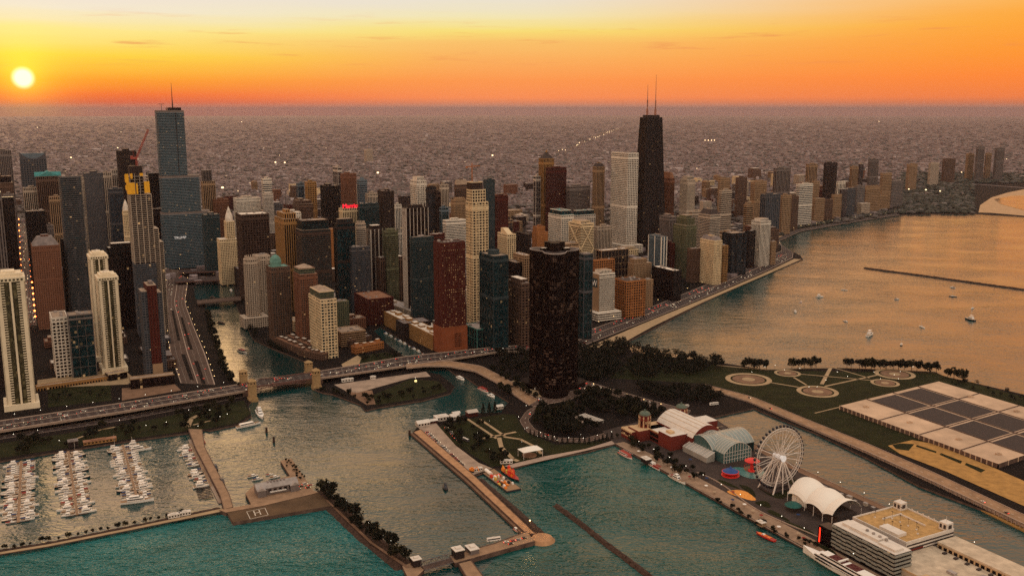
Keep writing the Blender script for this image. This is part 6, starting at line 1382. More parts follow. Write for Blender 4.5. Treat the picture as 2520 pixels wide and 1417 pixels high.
for q_ in ((u0 - .2, v0 - .2, u0 + .5, v1 + .2), (u1 - .5, v0 - .2, u1 + .2, v1 + .2), (u0 + .5, v1 - .5, u1 - .5, v1 + .2), (u0 + .5, v0 - .2, u1 - .5, v0 + .5)): mb.box(q_[0], q_[1], 16.9, q_[2], q_[3], 18.6)
mb.box(u0 + 14, v0 + 20, 17.3, u0 + 14.6, v1 - 16, 18.6); mb.box(u0 + 14, v1 - 16, 17.3, u1 - 16, v1 - 15.4, 18.6)
for i in range(8): mb.box(u0 + 8 + i * (u1 - u0 - 16) / 7 - .6, v1 - .4, 18.6, u0 + 8 + i * (u1 - u0 - 16) / 7 + .6, v1 + .1, 19.6)
mb.build('parapet', white_, r)
for x, y in ((u0 + 1, v1 - 9), (u1 - 8, v1 - 9)):
    mb = MB(); mb.box(x, y, 17.3, x + 8, y + 8, 24, 0); mb.box(x + .8, y - .1, 19, x + 3, y + .1, 22.5, 1); mb.box(x + 4.6, y - .1, 19, x + 7, y + .1, 22.5, 1); mb.box(x + 8 - .1, y + 2, 19, x + 8.1, y + 6, 22.5, 1)
    mb.tube((x + 4, y + 4, 24), (x + 4, y + 4, 29), .15, 4); mb.build('stair_tower', [white_, ROOF['dark']], r)
for i, (fx, fy) in enumerate(((.15, .3), (.3, .5), (.45, .5), (.6, .5), (.75, .5), (.4, .22), (.55, .22), (.7, .22), (.86, .4), (.25, .75))):
    mb = MB(); x, y = u0 + (u1 - u0) * fx, v0 + (v1 - v0) * fy; mb.box(x - .6, y - .6, 17.3, x + .6, y + .6, 18.4, 0); mb.tube((x, y, 18.4), (x, y, 24), .12, 5, 1); mb.box(x - .9, y - .25, 23.8, x + .9, y + .25, 24.3, 1); mb.build('lamp_post', [white_, ROOF['dark']], r)
mb = MB(); mb.box(u0 + 26, v0 + 3, 17.3, u0 + 46, v0 + 13, 20); mb.build('stair_house', white_, r)
tag(r, 'flat-topped parking building with an amber roof deck on the pier', 'garage')
hallroof = mat('hall_roof', (.47, .36, .25), .9, .2, var=.28, scale=.12)
h0, h1, h2 = uvz(2303, 1332, 13), uvz(2472, 1382, 13), uvz(2326, 1320, 13)
r = prot('exhibition_hall', 0, 0); u0, u1, v0, v1 = h0[0] + 2, h0[0] + 112, h0[1], h0[1] + 22
mb = MB(); mb.box(u0, v0, .5, u1, v1, 13, 0); mb.box(u0 - .3, v0 - .3, 12.4, u1 + .3, v1 + .3, 14, 1)
for i in range(22): x = u0 + (u1 - u0) * (i + .5) / 22; mb.box(x - 1.6, v0 - .12, 8, x + 1.6, v0 + .1, 11.4, 2)
mb.build('body', [trim, hallroof, gl], r)
mb = MB(); mb.box(u0 - 4, v0 - 58, .5, u1, v0 - 1, 9, 0); mb.box(u0 - 4.3, v0 - 58.3, 8.6, u1 + .3, v0 - 57.6, 10, 1); mb.box(u0 + 30, v0 - 57, 9, u1 - .5, v0 - 50, 10.4, 1); mb.build('flat_roof_wing', [hallroof, trim], r)
for i in range(9): mb = MB(); x = u0 + 10 + i * 10.6; mb.box(x, v0 - 7, 9, x + 2.4, v0 - 3.5, 10.2); mb.build('roof_vent', ROOF['dark'], r)
for x, y in ((34, -32), (70, -40), (52, -16), (88, -28)): mb = MB(); mb.box(u0 + x, v0 + y, 9, u0 + x + 7, v0 + y + 4, 11); mb.build('roof_unit', ROOF['metal'], r)
mb = MB(); mb.box(u0 - 22, v0 - 50, .5, u0 - 4.5, v0 - 12, 12, 0); mb.box(u0 - 22.4, v0 - 50.4, 11, u0 - 4.4, v0 - 49.6, 13, 1); mb.build('brick_link', [brick, white_], r)
tag(r, 'long pale exhibition hall at the lower right of the pier', 'hall')
# ---------------------------------------------------------------- small buildings on piers and park
def house(name, px, py, z, L, Wd, h, wallm, roofm, label, rot=None, gable=True, cat='building', wins=4):
    r = empty(name, gp(px, py, z), GROT if rot is None else rot); mb = MB(); mb.box(-L / 2, -Wd / 2, 0, L / 2, Wd / 2, h, 0)
    for i in range(wins):
        x = -L / 2 + L * (i + .5) / wins
        for s in (-1, 1): mb.box(x - L / wins * .28, s * Wd / 2 - .1, h * .35, x + L / wins * .28, s * Wd / 2 + .1, h * .8, 1)
    mb.build('body', [wallm, gl], r); mb = MB()
    if gable: k_ = Wd * .32; mb.add([(-L / 2 - .5, -Wd / 2 - .5, h), (L / 2 + .5, -Wd / 2 - .5, h), (L / 2 + .5, Wd / 2 + .5, h), (-L / 2 - .5, Wd / 2 + .5, h), (-L / 2 - .5, 0, h + k_), (L / 2 + .5, 0, h + k_)], [(0, 1, 5, 4), (2, 3, 4, 5), (0, 4, 3), (1, 2, 5), (0, 3, 2, 1)])
    else: mb.box(-L / 2 - .4, -Wd / 2 - .4, h, L / 2 + .4, Wd / 2 + .4, h + .5); mb.box(-L / 4, -Wd / 4, h + .5, L / 6, Wd / 4, h + 1.4)
    mb.build('roof', roofm, r); tag(r, label, cat); return r
gy = wall_mat('grey'); lamprot = PROT
r = house('harbour_station', 680, 1207, 1.3, 40, 13, 7, gy, ROOF['metal'], 'grey gabled harbour station on the deck above the helipad', PROT + rad(90), wins=8)
for x in (-16, 16):
    mb = MB(); mb.box(x - 4, -10, 0, x + 4, -5.5, 6.4, 0); mb.add([(x - 4.4, -10.4, 6.4), (x + 4.4, -10.4, 6.4), (x + 4.4, 0, 6.4), (x - 4.4, 0, 6.4), (x, -10.4, 9.6), (x, 0, 9.6)], [(0, 1, 4), (1, 2, 5, 4), (2, 3, 5), (3, 0, 4, 5)], 1); mb.build('gabled_bay', [gy, ROOF['metal']], r)
mb = MB()
for i in range(6): mb.box(-9 + i * 3.2, -1.8, 9.2, -7.6 + i * 3.2, 1.8, 11.6)
mb.build('dormer', ROOF['grey'], r)
mb = MB(); mb.box(-8, -9, 2.8, 8, -5.6, 3.3); mb.build('canopy', white_, r)
house('control_house', 1127, 1369, 1.5, 9, 8, 7, wall_mat('dark'), white_, 'white-roofed control house at the lock gate', PROT, False)
house('control_house', 1024, 1390, 1.5, 7, 7, 6, wall_mat('dark'), white_, 'small white-roofed hut beside the tree breakwater', PROT, False)
house('pier_shed', 1162, 1357, 1.5, 11, 8, 4, wall_mat('grey'), white_, 'pale flat shed on the short lock pier', PROT, False)
house('kiosk', 1590, 1137, .6, 10, 7, 4.6, wall_mat('dark'), white_, 'white-roofed ticket kiosk at the pier edge', PROT, False)
house('kiosk', 1873, 1292, .6, 7, 5, 3.4, wall_mat('tan'), white_, 'small pale kiosk on the pier walk near the speedboat', PROT, False)
house('yacht_club', 180, 1096, .2, 10, 9, 6, wall_mat('dark'), ROOF['grey'], 'dark little harbour house at the head of the second dock', GROT, False)
house('quay_building', 246, 1088, .2, 34, 7, 3.4, wall_mat('gold'), ROOF['rust'], 'long low amber building on the marina quay', PROT + rad(90), False, wins=9)
for i, (x, y, L, w, h, l) in enumerate(((1040, 1046, 15, 9, 4, 'white tent-roofed pavilion at the yard tip'), (1062, 1040, 14, 6, 3, 'low red and white pavilion at the yard tip'), (1086, 1032, 16, 11, 4.5, 'larger white marquee at the yard'), (1118, 1030, 11, 9, 4, 'small white shed by the yard trees'), (1161, 1022, 13, 9, 5, 'red and cream gabled house by the slip'), (1122, 1021, 9, 6, 3, 'small pale hut by the slip edge'), (1228, 1005, 9, 6, 3.5, 'white boat shed by the three firs'))):
    house('pavilion', x, y, .1, L, w, h, wall_mat('red') if i in (1, 4) else wall_mat('pale'), white_ if i != 4 else wall_mat('pale'), l, PROT + rad(90), i != 2, 'pavilion')
for i, (x, y) in enumerate(((428, 1272), (455, 1266))): house('container_hut', x, y, .9, 10, 4, 3, white_, ('white',) and white_, 'white %s hut on the long marina breakwater' % ('left' if i == 0 else 'right'), PROT + rad(90), False, 'hut')
house('trailer', 855, 938, .1, 16, 4, 3.4, white_, white_, 'longer white trailer on the peninsula car park', PROT + rad(90), False, 'trailer'); house('trailer', 918, 932, .1, 7, 4, 3.4, white_, white_, 'short white trailer on the peninsula car park', PROT + rad(90), False, 'trailer')
# white canopy in the park and pergola
p = gp(1305, 1122); r = empty('stage_canopy', p, PROT + rad(90)); mb = MB(); mb.add([(-12, -7, 8), (12, -7, 8), (12, 7, 8), (-12, 7, 8), (-4, 0, 11.5), (4, 0, 11.5)], [(0, 1, 5, 4), (1, 2, 5), (2, 3, 4, 5), (3, 0, 4)]); mb.build('fabric_roof', tent_m, r).modifiers.new('t', 'SOLIDIFY').thickness = .2
mb = MB(); [mb.tube((x, y, 0), (x, y, 8.4), .25, 6) for x in (-11.5, 11.5) for y in (-6.5, 6.5)]; mb.build('post', wm_, r); mb = MB(); mb.lathe((0, 2, 0), [(8, 0), (8, 1), (7.5, 1.1)], 20); mb.build('stage', M['earth'], r); tag(r, 'white open-sided canopy over a round stage in the park', 'canopy')
p = gp(1455, 1035); r = empty('pergola', p, PROT + rad(12)); mb = MB()
for i in range(10): mb.box(-16 + i * 3.4, -5, 4, -14.6 + i * 3.4, 5, 4.4)
mb.box(-16.5, -5.3, 3.6, 16.5, -4.8, 4); mb.box(-16.5, 4.8, 3.6, 16.5, 5.3, 4); mb.build('slatted_roof', white_, r); mb = MB(); [mb.tube((x, y, 0), (x, y, 3.8), .25, 5) for x in (-15, -5, 5, 15) for y in (-5, 5)]; mb.build('post', white_, r); tag(r, 'white slatted pergola beside the wooded circle', 'pergola')
ground('paving', 'pale straight paving beside the pergola', [(1404, 1018), (1412, 1016), (1440, 1038), (1432, 1040)], .12, 'kerb')
# lock gate truss
a_, b_ = gp(1040, 1398, 1.5), gp(1112, 1378, 1.5); r = empty('lock_gate', (0, 0, 0)); tr_ = mat('gate_steel', (.10, .075, .07), .6, .4, var=.3)
for off in (-3.5, 3.5):
    d = (b_ - a_).normalized(); s = Vector((-d.y, d.x, 0)) * off; mb = MB(); n = 8
    for z in (0, 4.5): mb.beam(a_ + s + Vector((0, 0, z)), b_ + s + Vector((0, 0, z)), .5, .5)
    for i in range(n): p, q_ = a_.lerp(b_, i / n) + s, a_.lerp(b_, (i + 1) / n) + s; up = Vector((0, 0, 4.5)); mb.beam(p + (up if i % 2 else up * 0), q_ + (up * 0 if i % 2 else up), .4, .4); mb.beam(p, p + up, .3, .3)
    mb.build('truss', tr_, r)
mb = MB(); d = (b_ - a_).normalized(); s = Vector((-d.y, d.x, 0)) * 3.2; mb.add([a_ - s, b_ - s, b_ + s, a_ + s], [(0, 1, 2, 3)]); mb.build('walkway', M['stone'], r).modifiers.new('t', 'SOLIDIFY').thickness = .3
tag(r, 'dark steel lock gate truss between two platforms', 'lock gate')
for i, (x, y, l) in enumerate(((656, 1064, 'dark mooring post nearest the white yachts'), (674, 1088, 'dark mooring post farther out in the harbour'), (1008, 1071, 'dark mooring post off the tip of the yard'))):
    p = gp(x, y, -2); mb = MB(); [mb.tube((p.x + dx, p.y + dy, -4), (p.x + dx * .6, p.y + dy * .6, 4.2), .7, 7) for dx, dy in ((-.8, 0), (.8, .4), (0, -.8))]; mb.lathe((p.x, p.y, 3.4), [(1.3, 0), (1.3, .8), (.2, 1)], 8); tag(mb.build('mooring_post', M['rubble']), l, 'post')
# ---------------------------------------------------------------- trees
leafm = {}
for n_, c in (('leaf_dark', (.0075, .0065, .002)), ('leaf_olive', (.015, .012, .003)), ('leaf_needle', (.006, .0065, .0025))):
    m = bpy.data.materials.new(n_); m.use_nodes = True; k = NT(m.node_tree); g = k.new('ShaderNodeNewGeometry')
    k.link(k.ramp(g.outputs['Random Per Island'], [(0, tuple(v * .45 for v in c)), (.6, c), (1, tuple(v * 2.1 for v in c))]), k.n['Principled BSDF'].inputs['Base Color']); k.n['Principled BSDF'].inputs['Roughness'].default_value = .8; k.n['Principled BSDF'].inputs['Specular IOR Level'].default_value = .15; leafm[n_] = m
bark = mat('bark', (.035, .022, .015), .95, .1, var=.3, scale=1)
def crown_mesh(name, seed, m, kind='round', nl=420):
    rg = random.Random(seed); mb = MB()
    if kind == 'round':
        lobes = [(Vector((rg.uniform(-.28, .28), rg.uniform(-.28, .28), rg.uniform(.42, .86))), rg.uniform(.17, .30)) for _ in range(9)]
    for i in range(nl):
        if kind == 'round':
            c, r = rg.choice(lobes); d = Vector((rg.gauss(0, 1), rg.gauss(0, 1), rg.gauss(0, .8))).normalized(); p = c + d * r * rg.uniform(.55, 1.05); s = rg.uniform(.045, .095)
        else:
            z = rg.uniform(.06, 1) ; R = .24 * (1 - z) + .015; a = rg.uniform(0, 6.283); p = Vector((R * math.cos(a) * rg.uniform(.6, 1.05), R * math.sin(a) * rg.uniform(.6, 1.05), z)); s = rg.uniform(.03, .06)
        u = Vector((rg.gauss(0, 1), rg.gauss(0, 1), rg.gauss(0, 1))).normalized(); v = u.orthogonal().normalized(); w = u.cross(v)
        mb.add([p + v * s, p + w * s * .8, p - v * s, p - w * s * .8], [(0, 1, 2, 3)])
    return mb.mesh(name, [m])
def trunk_mesh(name, seed, kind):
    rg = random.Random(seed); mb = MB(); mb.tube((0, 0, -.03), (.01, 0, .36), .03, 6, 0, .02)
    if kind == 'round':
        for i in range(5): a = 6.283 * i / 5 + rg.uniform(-.4, .4); mb.tube((.01, 0, .28 + .02 * i), (.26 * math.cos(a), .26 * math.sin(a), .58 + rg.uniform(0, .15)), .014, 4, 0, .005)
    else: mb.tube((.01, 0, .36), (0, 0, .97), .02, 5, 0, .004)
    return mb.mesh(name, [bark])
VAR = {'round': [(crown_mesh('crown', i, leafm['leaf_olive' if i in (2, 5) else 'leaf_dark'], 'round', 520), trunk_mesh('trunk', i, 'round')) for i in range(6)], 'fir': [(crown_mesh('crown', 50 + i, leafm['leaf_needle'], 'fir', 300), trunk_mesh('trunk', i, 'fir')) for i in range(2)]}
tr_rng = random.Random(11); TREES = []
def tree(P, h, kind, lab, group):
    cm, tm_ = tr_rng.choice(VAR[kind]); r = empty('fir_tree' if kind == 'fir' else 'tree', P, tr_rng.uniform(0, 6.28)); f = tr_rng.uniform(.85, 1.25) if kind == 'round' else 1; r.scale = (h * f, h * f, h)
    for nm, me in (('crown', cm), ('trunk', tm_)): o = bpy.data.objects.new(nm, me); COL.objects.link(o); o.parent = r
    tag(r, lab, 'tree', group); TREES.append(P)
ORD = 'first second third fourth fifth sixth seventh eighth ninth tenth eleventh twelfth thirteenth fourteenth fifteenth sixteenth seventeenth eighteenth nineteenth twentieth'.split()
ORD += ['twenty-' + w for w in ORD[:9]] + ['thirtieth'] + ['thirty-' + w for w in ORD[:9]] + ['fortieth']
def along(pts, n, jit, z=0, js=0.0):
    Q = resample(gps(pts, z), n); return [q + Vector((tr_rng.uniform(-jit, jit), tr_rng.uniform(-jit, jit), 0)) for q in Q]
def row(pts, n, jit, h0, h1, kind, lab, group, z=0.0):
    for i, p in enumerate(along(pts, n, jit, z)): tree(p, tr_rng.uniform(h0, h1), kind, lab % ORD[min(i, 39)], group)
def scatter(poly, n, h0, h1, lab, group, kind='round', gap=6, z=0.0):
    px = [p[0] for p in poly]; py = [p[1] for p in poly]; k_ = t = 0
    while k_ < n and t < n * 60:
        t += 1; q = (tr_rng.uniform(min(px), max(px)), tr_rng.uniform(min(py), max(py)))
        if not inside(q, poly): continue
        P = gp(q[0], q[1], z)
        if any((P - o).length < gap for o in TREES) or any((P - v).length < 8 for v in ROADPTS): continue
        tree(P, tr_rng.uniform(h0, h1), kind, lab, group); k_ += 1
row([(797, 1216), (850, 1262), (915, 1322), (1004, 1384)], 24, 3.2, 5, 15, 'round', 'dark tree on the tree breakwater, %s from the helipad end', 'trees on the breakwater', .6)
row([(-10, 1356), (150, 1326), (330, 1290), (470, 1262)], 24, 1.6, 2.5, 5.5, 'round', 'low bush on the long marina breakwater, %s from the left edge', 'bushes on the marina breakwater', .2)
row([(512, 772), (516, 800), (532, 850), (544, 885), (552, 915), (570, 944)], 26, 2.5, 8, 13, 'round', 'tree on the left river bank, %s from the low bridge', 'trees on the left river bank')
row([(1306, 1070), (1345, 1082), (1400, 1091), (1460, 1092), (1505, 1080)], 18, .8, 7, 9, 'fir', 'small fir in the curved park row, %s from the left', 'firs in the curved park row')
for i, (x, y) in enumerate(((1189, 1020), (1204, 1018), (1218, 1016))): tree(gp(x, y), 15, 'fir', '%s of three tall firs by the slip' % ('left', 'middle', 'right')[i], 'three firs by the slip')
for pts, n, l in (([(1828, 906), (1886, 908)], 5, 'first shore clump'), ([(1948, 906), (2010, 904)], 5, 'second shore clump'), ([(2082, 905), (2142, 907)], 5, 'third shore clump'), ([(2152, 907), (2230, 910), (2306, 917)], 11, 'long shore clump'), ([(2330, 928), (2368, 936)], 3, 'last shore clump')):
    row(pts, n, 1.5, 12, 16, 'round', 'flat-topped tree in the ' + l + ' by the lake, %s along', 'trees on the lake shore')
scatter([(0, 1090), (300, 1045), (600, 985), (612, 1015), (585, 1038), (505, 1052), (300, 1080), (0, 1126)], 44, 5, 11, 'dark tree scattered on the marina park lawn', 'trees in the marina park')
scatter([(790, 958), (900, 995), (930, 996), (1105, 964), (1080, 946), (1040, 958), (930, 975), (880, 975)], 24, 4, 9, 'tree or bush along the peninsula edge', 'trees on the peninsula')
scatter([(1316, 1010), (1370, 1000), (1440, 1015), (1420, 1035), (1470, 1062), (1380, 1072), (1320, 1055)], 34, 8, 13, 'dark tree inside the wooded park circle', 'trees in the park circle')
scatter([(1405, 985), (1470, 960), (1640, 1015), (1600, 1040), (1480, 1020)], 34, 8, 13, 'dark tree in the grove between black tower and pier', 'trees near the pier entrance')
scatter([(1085, 1050), (1150, 1036), (1180, 1045), (1200, 1080), (1255, 1140), (1212, 1144), (1130, 1095)], 30, 6, 10, 'tree at the edge of the pier park meadow', 'trees in the pier park')
scatter([(1220, 900), (1300, 960), (1330, 985), (1245, 975), (1200, 935)], 20, 7, 11, 'tree between the ramp and the slip', 'trees by the ramp')
scatter([(1518, 1076), (1560, 1085), (1640, 1120), (1700, 1150), (1735, 1180), (1690, 1180), (1600, 1128)], 26, 5, 8, 'small dark tree on the south walk of the pier', 'trees on the pier', z=.6, gap=4)
scatter([(1745, 1222), (1900, 1300), (2010, 1345), (1990, 1352), (1860, 1290), (1760, 1236)], 18, 3, 5, 'young tree on the tan pier walk', 'young trees on the pier walk', z=.6, gap=4)
wd = MB(); rgw = random.Random(8)
def wood(poly, n, h0, h1):
    px = [p[0] for p in poly]; py = [p[1] for p in poly]; k_ = t = 0
    while k_ < n and t < n * 40:
        t += 1; q = (rgw.uniform(min(px), max(px)), rgw.uniform(min(py), max(py)))
        if not inside(q, poly): continue
        P = gp(*q)
        if any((P - v).length < 10 for v in ROADPTS) or not clear(P, 4, 2): continue
        h = rgw.uniform(h0, h1); k_ += 1; lob = [(Vector((rgw.uniform(-.3, .3), rgw.uniform(-.3, .3), rgw.uniform(.4, .8))) * h, rgw.uniform(.2, .32) * h) for _ in range(6)]
        for i in range(110):
            c, r_ = rgw.choice(lob); d = Vector((rgw.gauss(0, 1), rgw.gauss(0, 1), rgw.gauss(0, 1))).normalized(); p = P + c + d * r_ * rgw.uniform(.6, 1.05); s = rgw.uniform(.05, .11) * h
            u = Vector((rgw.gauss(0, 1), rgw.gauss(0, 1), rgw.gauss(0, 1))).normalized(); v = u.orthogonal().normalized(); w_ = u.cross(v); wd.add([p + v * s, p + w_ * s * .8, p - v * s, p - w_ * s * .8], [(0, 1, 2, 3)])
wood([(1425, 862), (1530, 846), (1640, 874), (1770, 892), (1780, 905), (1700, 925), (1560, 930), (1430, 925)], 230, 10, 16)
wood([(1316, 1012), (1370, 1002), (1440, 1012), (1400, 1030), (1440, 1060), (1380, 1074), (1318, 1058)], 60, 8, 12); wood([(1400, 985), (1470, 958), (1640, 1012), (1600, 1038), (1480, 1022)], 50, 8, 12); wood([(1290, 930), (1330, 950), (1400, 960), (1460, 940), (1500, 920), (1440, 905), (1420, 940), (1330, 940)], 50, 9, 13); wood([(1215, 866), (1300, 858), (1310, 935), (1240, 915)], 40, 9, 14); wood([(1420, 880), (1470, 870), (1500, 935), (1430, 950), (1390, 960), (1330, 950)], 60, 9, 14)
wood([(1545, 950), (1780, 960), (1775, 985), (1700, 1000), (1600, 975)], 90, 8, 13)
wood([(630, 845), (680, 880), (745, 905), (740, 890), (670, 850)], 26, 5, 9); wood([(885, 880), (970, 868), (990, 880), (900, 895)], 20, 5, 8); wood([(1600, 700), (1900, 620), (1850, 660), (1700, 720), (1640, 745)], 40, 7, 12); wood([(590, 770), (620, 800), (640, 830), (626, 836), (600, 800)], 14, 6, 9)
wood([(2310, 944), (2375, 938), (2560, 985), (2560, 1000)], 26, 4, 7); wood([(560, 940), (600, 955), (620, 985), (600, 990)], 10, 5, 8); wood([(770, 940), (800, 955), (860, 980), (850, 985), (780, 962)], 14, 4, 7); wood([(120, 960), (260, 945), (262, 980), (120, 995)], 14, 4, 8)
tag(wd.build('park_wood', leafm['leaf_dark']), 'dense dark woods around the black tower and the lake park', None, None, 'stuff')
# ---------------------------------------------------------------- boats
bw, bc, bn, br_ = mat('gelcoat_white', (.74, .67, .59), .4, .4, var=.06), mat('gelcoat_cream', (.55, .42, .30), .45, .4, var=.08), mat('hull_dark', (.02, .018, .022), .4, .4, var=.1), mat('hull_red', (.34, .03, .02), .5, .4, var=.1)
bglass = mat('boat_glass', (.012, .010, .012), .15, .5, var=0); teak = mat('teak', (.26, .15, .08), .8, .2, var=.2, scale=1); canv = [mat('canvas_blue', (.02, .04, .10), .9, .1, var=.1), mat('canvas_red', (.22, .025, .02), .9, .1, var=.1), mat('canvas_tan', (.36, .25, .16), .9, .1, var=.1)]
def hull(L, B, H, m, deck, parent, transom=.85):
    mb = MB(); n = 10; vs = []
    for i in range(n + 1):
        t = i / n; x = -L / 2 + L * t; w = B / 2 * (transom + (1 - transom) * min(1, t * 4)) * (1 - max(0, (t - .5) / .5) ** 2.2) + .02; z = H * (.86 + .3 * t ** 2); vs += [(x, -w * .55, -.35), (x, -w * .9, H * .3), (x, -w, z), (x, w, z), (x, w * .9, H * .3), (x, w * .55, -.35)]
    fs = []
    for i in range(n): o, p = i * 6, i * 6 + 6; fs += [(o, p, p + 1, o + 1), (o + 1, p + 1, p + 2, o + 2), (o + 3, p + 3, p + 4, o + 4), (o + 4, p + 4, p + 5, o + 5)]
    fs += [(0, 1, 2, 3, 4, 5)]; mb.add(vs, fs, 0); mb.add([vs[i * 6 + j] for i in range(n + 1) for j in (2, 3)], [(2 * i, 2 * i + 2, 2 * i + 3, 2 * i + 1) for i in range(n)], 1)
    return mb.build('hull', [m, deck], parent)
def cabin(mb, x0, x1, w, z0, z1, rake=.8, m=0, g=1, win=True):
    mb.add([(x0, -w, z0), (x1, -w * .85, z0), (x1, w * .85, z0), (x0, w, z0), (x0 + .15, -w * .9, z1), (x1 - rake, -w * .72, z1), (x1 - rake, w * .72, z1), (x0 + .15, w * .9, z1)], [(4, 5, 6, 7), (0, 1, 5, 4), (1, 2, 6, 5), (2, 3, 7, 6), (3, 0, 4, 7)], m)
    if win:
        a, b = .35, .8; h0, h1 = z0 + (z1 - z0) * a, z0 + (z1 - z0) * b
        for s in (-1, 1): mb.add([(x0 + .5, s * (w * .97 + .03), h0), (x1 - rake * .5 - .4, s * (w * .84 + .03), h0), (x1 - rake * .8 - .4, s * (w * .79 + .03), h1), (x0 + .5, s * (w * .93 + .03), h1)], [(0, 1, 2, 3) if s < 0 else (3, 2, 1, 0)], g)
        mb.add([(x1 - rake * a + .03, -w * .7, h0), (x1 - rake * a + .03, w * .7, h0), (x1 - rake * b + .03, w * .64, h1), (x1 - rake * b + .03, -w * .64, h1)], [(0, 1, 2, 3)], g)
def mk_boat(kind, hm=bw, cv=0):
    if kind == 'cruiser':
        r = empty('cabin_cruiser'); hull(10.5, 3.5, 1.3, hm, bc, r); mb = MB(); cabin(mb, -1.5, 3.2, 1.25, 1.25, 2.5, 1.6); mb.build('cabin', [bw, bglass], r); mb = MB(); mb.box(-4.4, -1.3, 2.5, -1.2, 1.3, 2.62); [mb.tube((x, y, 1.2), (x, y, 2.5), .05, 4) for x in (-4.2, -1.5) for y in (-1.2, 1.2)]; mb.build('awning', canv[cv], r); mb = MB(); mb.box(-4.9, -1.1, .6, -1.6, 1.1, 1.28); mb.build('cockpit', teak, r)
    elif kind == 'flybridge':
        r = empty('motor_yacht'); hull(13.5, 4.2, 1.7, hm, bc, r); mb = MB(); cabin(mb, -4.2, 3.4, 1.6, 1.6, 3.3, 1.9); mb.build('cabin', [bw, bglass], r); mb = MB(); cabin(mb, -3.6, 1.2, 1.35, 3.35, 4.2, .9, win=False); mb.box(-3.4, -1.2, 5.6, .2, 1.2, 5.7, 0); [mb.tube((x, y, 4.1), (x, y, 5.6), .06, 4) for x in (-3.2, 0) for y in (-1.1, 1.1)]; mb.build('flybridge', [bw, bglass], r); mb = MB(); mb.box(-6.3, -1.5, .8, -4.3, 1.5, 1.6); mb.build('cockpit', teak, r)
    elif kind == 'sail':
        r = empty('sailing_boat'); hull(10.8, 3.2, 1.15, hm, bc, r, .7); mb = MB(); cabin(mb, -1.2, 2.6, .95, 1.15, 1.75, .7); mb.build('cabin', [bw, bglass], r); mb = MB(); mb.tube((.8, 0, 1.2), (.8, 0, 14.5), .09, 5); mb.tube((.8, -.9, 8), (.8, .9, 8), .04, 4); mb.build('mast', wm_, r); mb = MB(); mb.tube((.7, 0, 2.3), (-3.6, 0, 2.35), .22, 6, 0, .14); mb.build('boom', canv[cv], r)
    else:
        r = empty('runabout'); hull(7.6, 2.5, 1.0, hm, bc, r); mb = MB(); cabin(mb, -.2, 1.8, .95, 1.0, 1.65, 1.0); mb.build('windscreen', [bw, bglass], r); mb = MB(); mb.box(-3.2, -.95, .5, -.4, .95, 1.02); mb.box(-3.9, -.3, .4, -3.3, .3, 1.5); mb.build('cockpit', canv[cv], r)
    return r
PROTO = [('flybridge', mk_boat('flybridge'), 'white flybridge yacht'), ('cruiser', mk_boat('cruiser', bw, 0), 'white cruiser with blue awning'), ('cruiser', mk_boat('cruiser', bw, 2), 'white cruiser with tan awning'), ('sail', mk_boat('sail', bw, 0), 'white sailing boat'), ('runabout', mk_boat('runabout', bw, 1), 'small runabout with red cover'), ('flybridge', mk_boat('flybridge', bn), 'dark-hulled flybridge yacht'), ('cruiser', mk_boat('cruiser', bc, 1), 'cream cruiser with red awning'), ('sail', mk_boat('sail', bn, 2), 'dark-hulled sailing boat')]
PUSED = [False] * len(PROTO); b_rng = random.Random(4)
def boat(i, P, rz, lab, group, sc=1.0):
    r = copy_tree(PROTO[i][1]) if PUSED[i] else PROTO[i][1]; PUSED[i] = True; r.location = P; r.rotation_euler = (0, 0, rz); r.scale = (sc * 1.18, sc * 1.22, sc * 1.1); tag(r, lab, 'boat', group); return r
def marina(c0, c1, label, n, sides=(-1, 1), bl=None, skip=0, head=None):
    A, B = gp(*c0, -1.3), gp(*c1, -1.3); d = (B - A).normalized(); s = Vector((-d.y, d.x, 0)); L = (B - A).length; mb = MB(); rz = math.atan2(s.y, s.x)
    mb.beam(A - d * 3, B, 2.6, .7); tag(mb.build('floating_dock', M['deck']), 'floating walkway of ' + label, None, None, 'structure')
    for sd in sides:
        fm = MB()
        for i in range(n + 1): p = A + d * (L * i / n); fm.beam(p + s * sd * 1.2, p + s * sd * 9.5, .6, .5)
        tag(fm.build('finger_docks', M['stone']), 'mooring fingers of ' + label, None, None, 'structure')
        for i in range(n):
            p = A + d * (L * (i + .5) / n); j = b_rng.choice((0, 0, 1, 1, 2, 2, 3, 4, 5, 6, 7, 0, 1, 3)); LL = (13.5, 10.5, 10.5, 10.8, 7.6, 13.5, 10.5, 10.8)[j]
            if b_rng.random() < skip: continue
            P = p + s * sd * (2.2 + LL / 2) + Vector((0, 0, -.75)); outw = rz if sd > 0 else rz + math.pi
            boat(j, P, outw + (math.pi if b_rng.random() < .4 else 0) + b_rng.uniform(-.03, .03), '%s, %s from quay, %s of %s' % (PROTO[j][2], ORD[i], 'right side' if sd > 0 else 'left side', label), 'boats moored in the marina')
    return A, B, d, s
marina((52, 1136), (45, 1284), 'the leftmost dock', 26); marina((168, 1112), (190, 1266), 'the middle dock', 26); A3, B3, d3, s3 = marina((302, 1096), (340, 1234), 'the long-yacht dock', 23)
marina((470, 1094), (520, 1196), 'the dock below the pier', 15, (-1,), skip=.05); em = MB()
for i in range(9): p = gp(472 + 54 * (.78 + .25 * i / 9), 1094 + 110 * (.9 + .3 * i / 9), -1.3); em.beam(p, p + Vector((-13, -4.5, 0)), .7, .5)
tag(em.build('finger_docks', M['rubble']), 'empty dark mooring fingers at the lower end of the pier dock', None, None, 'structure')
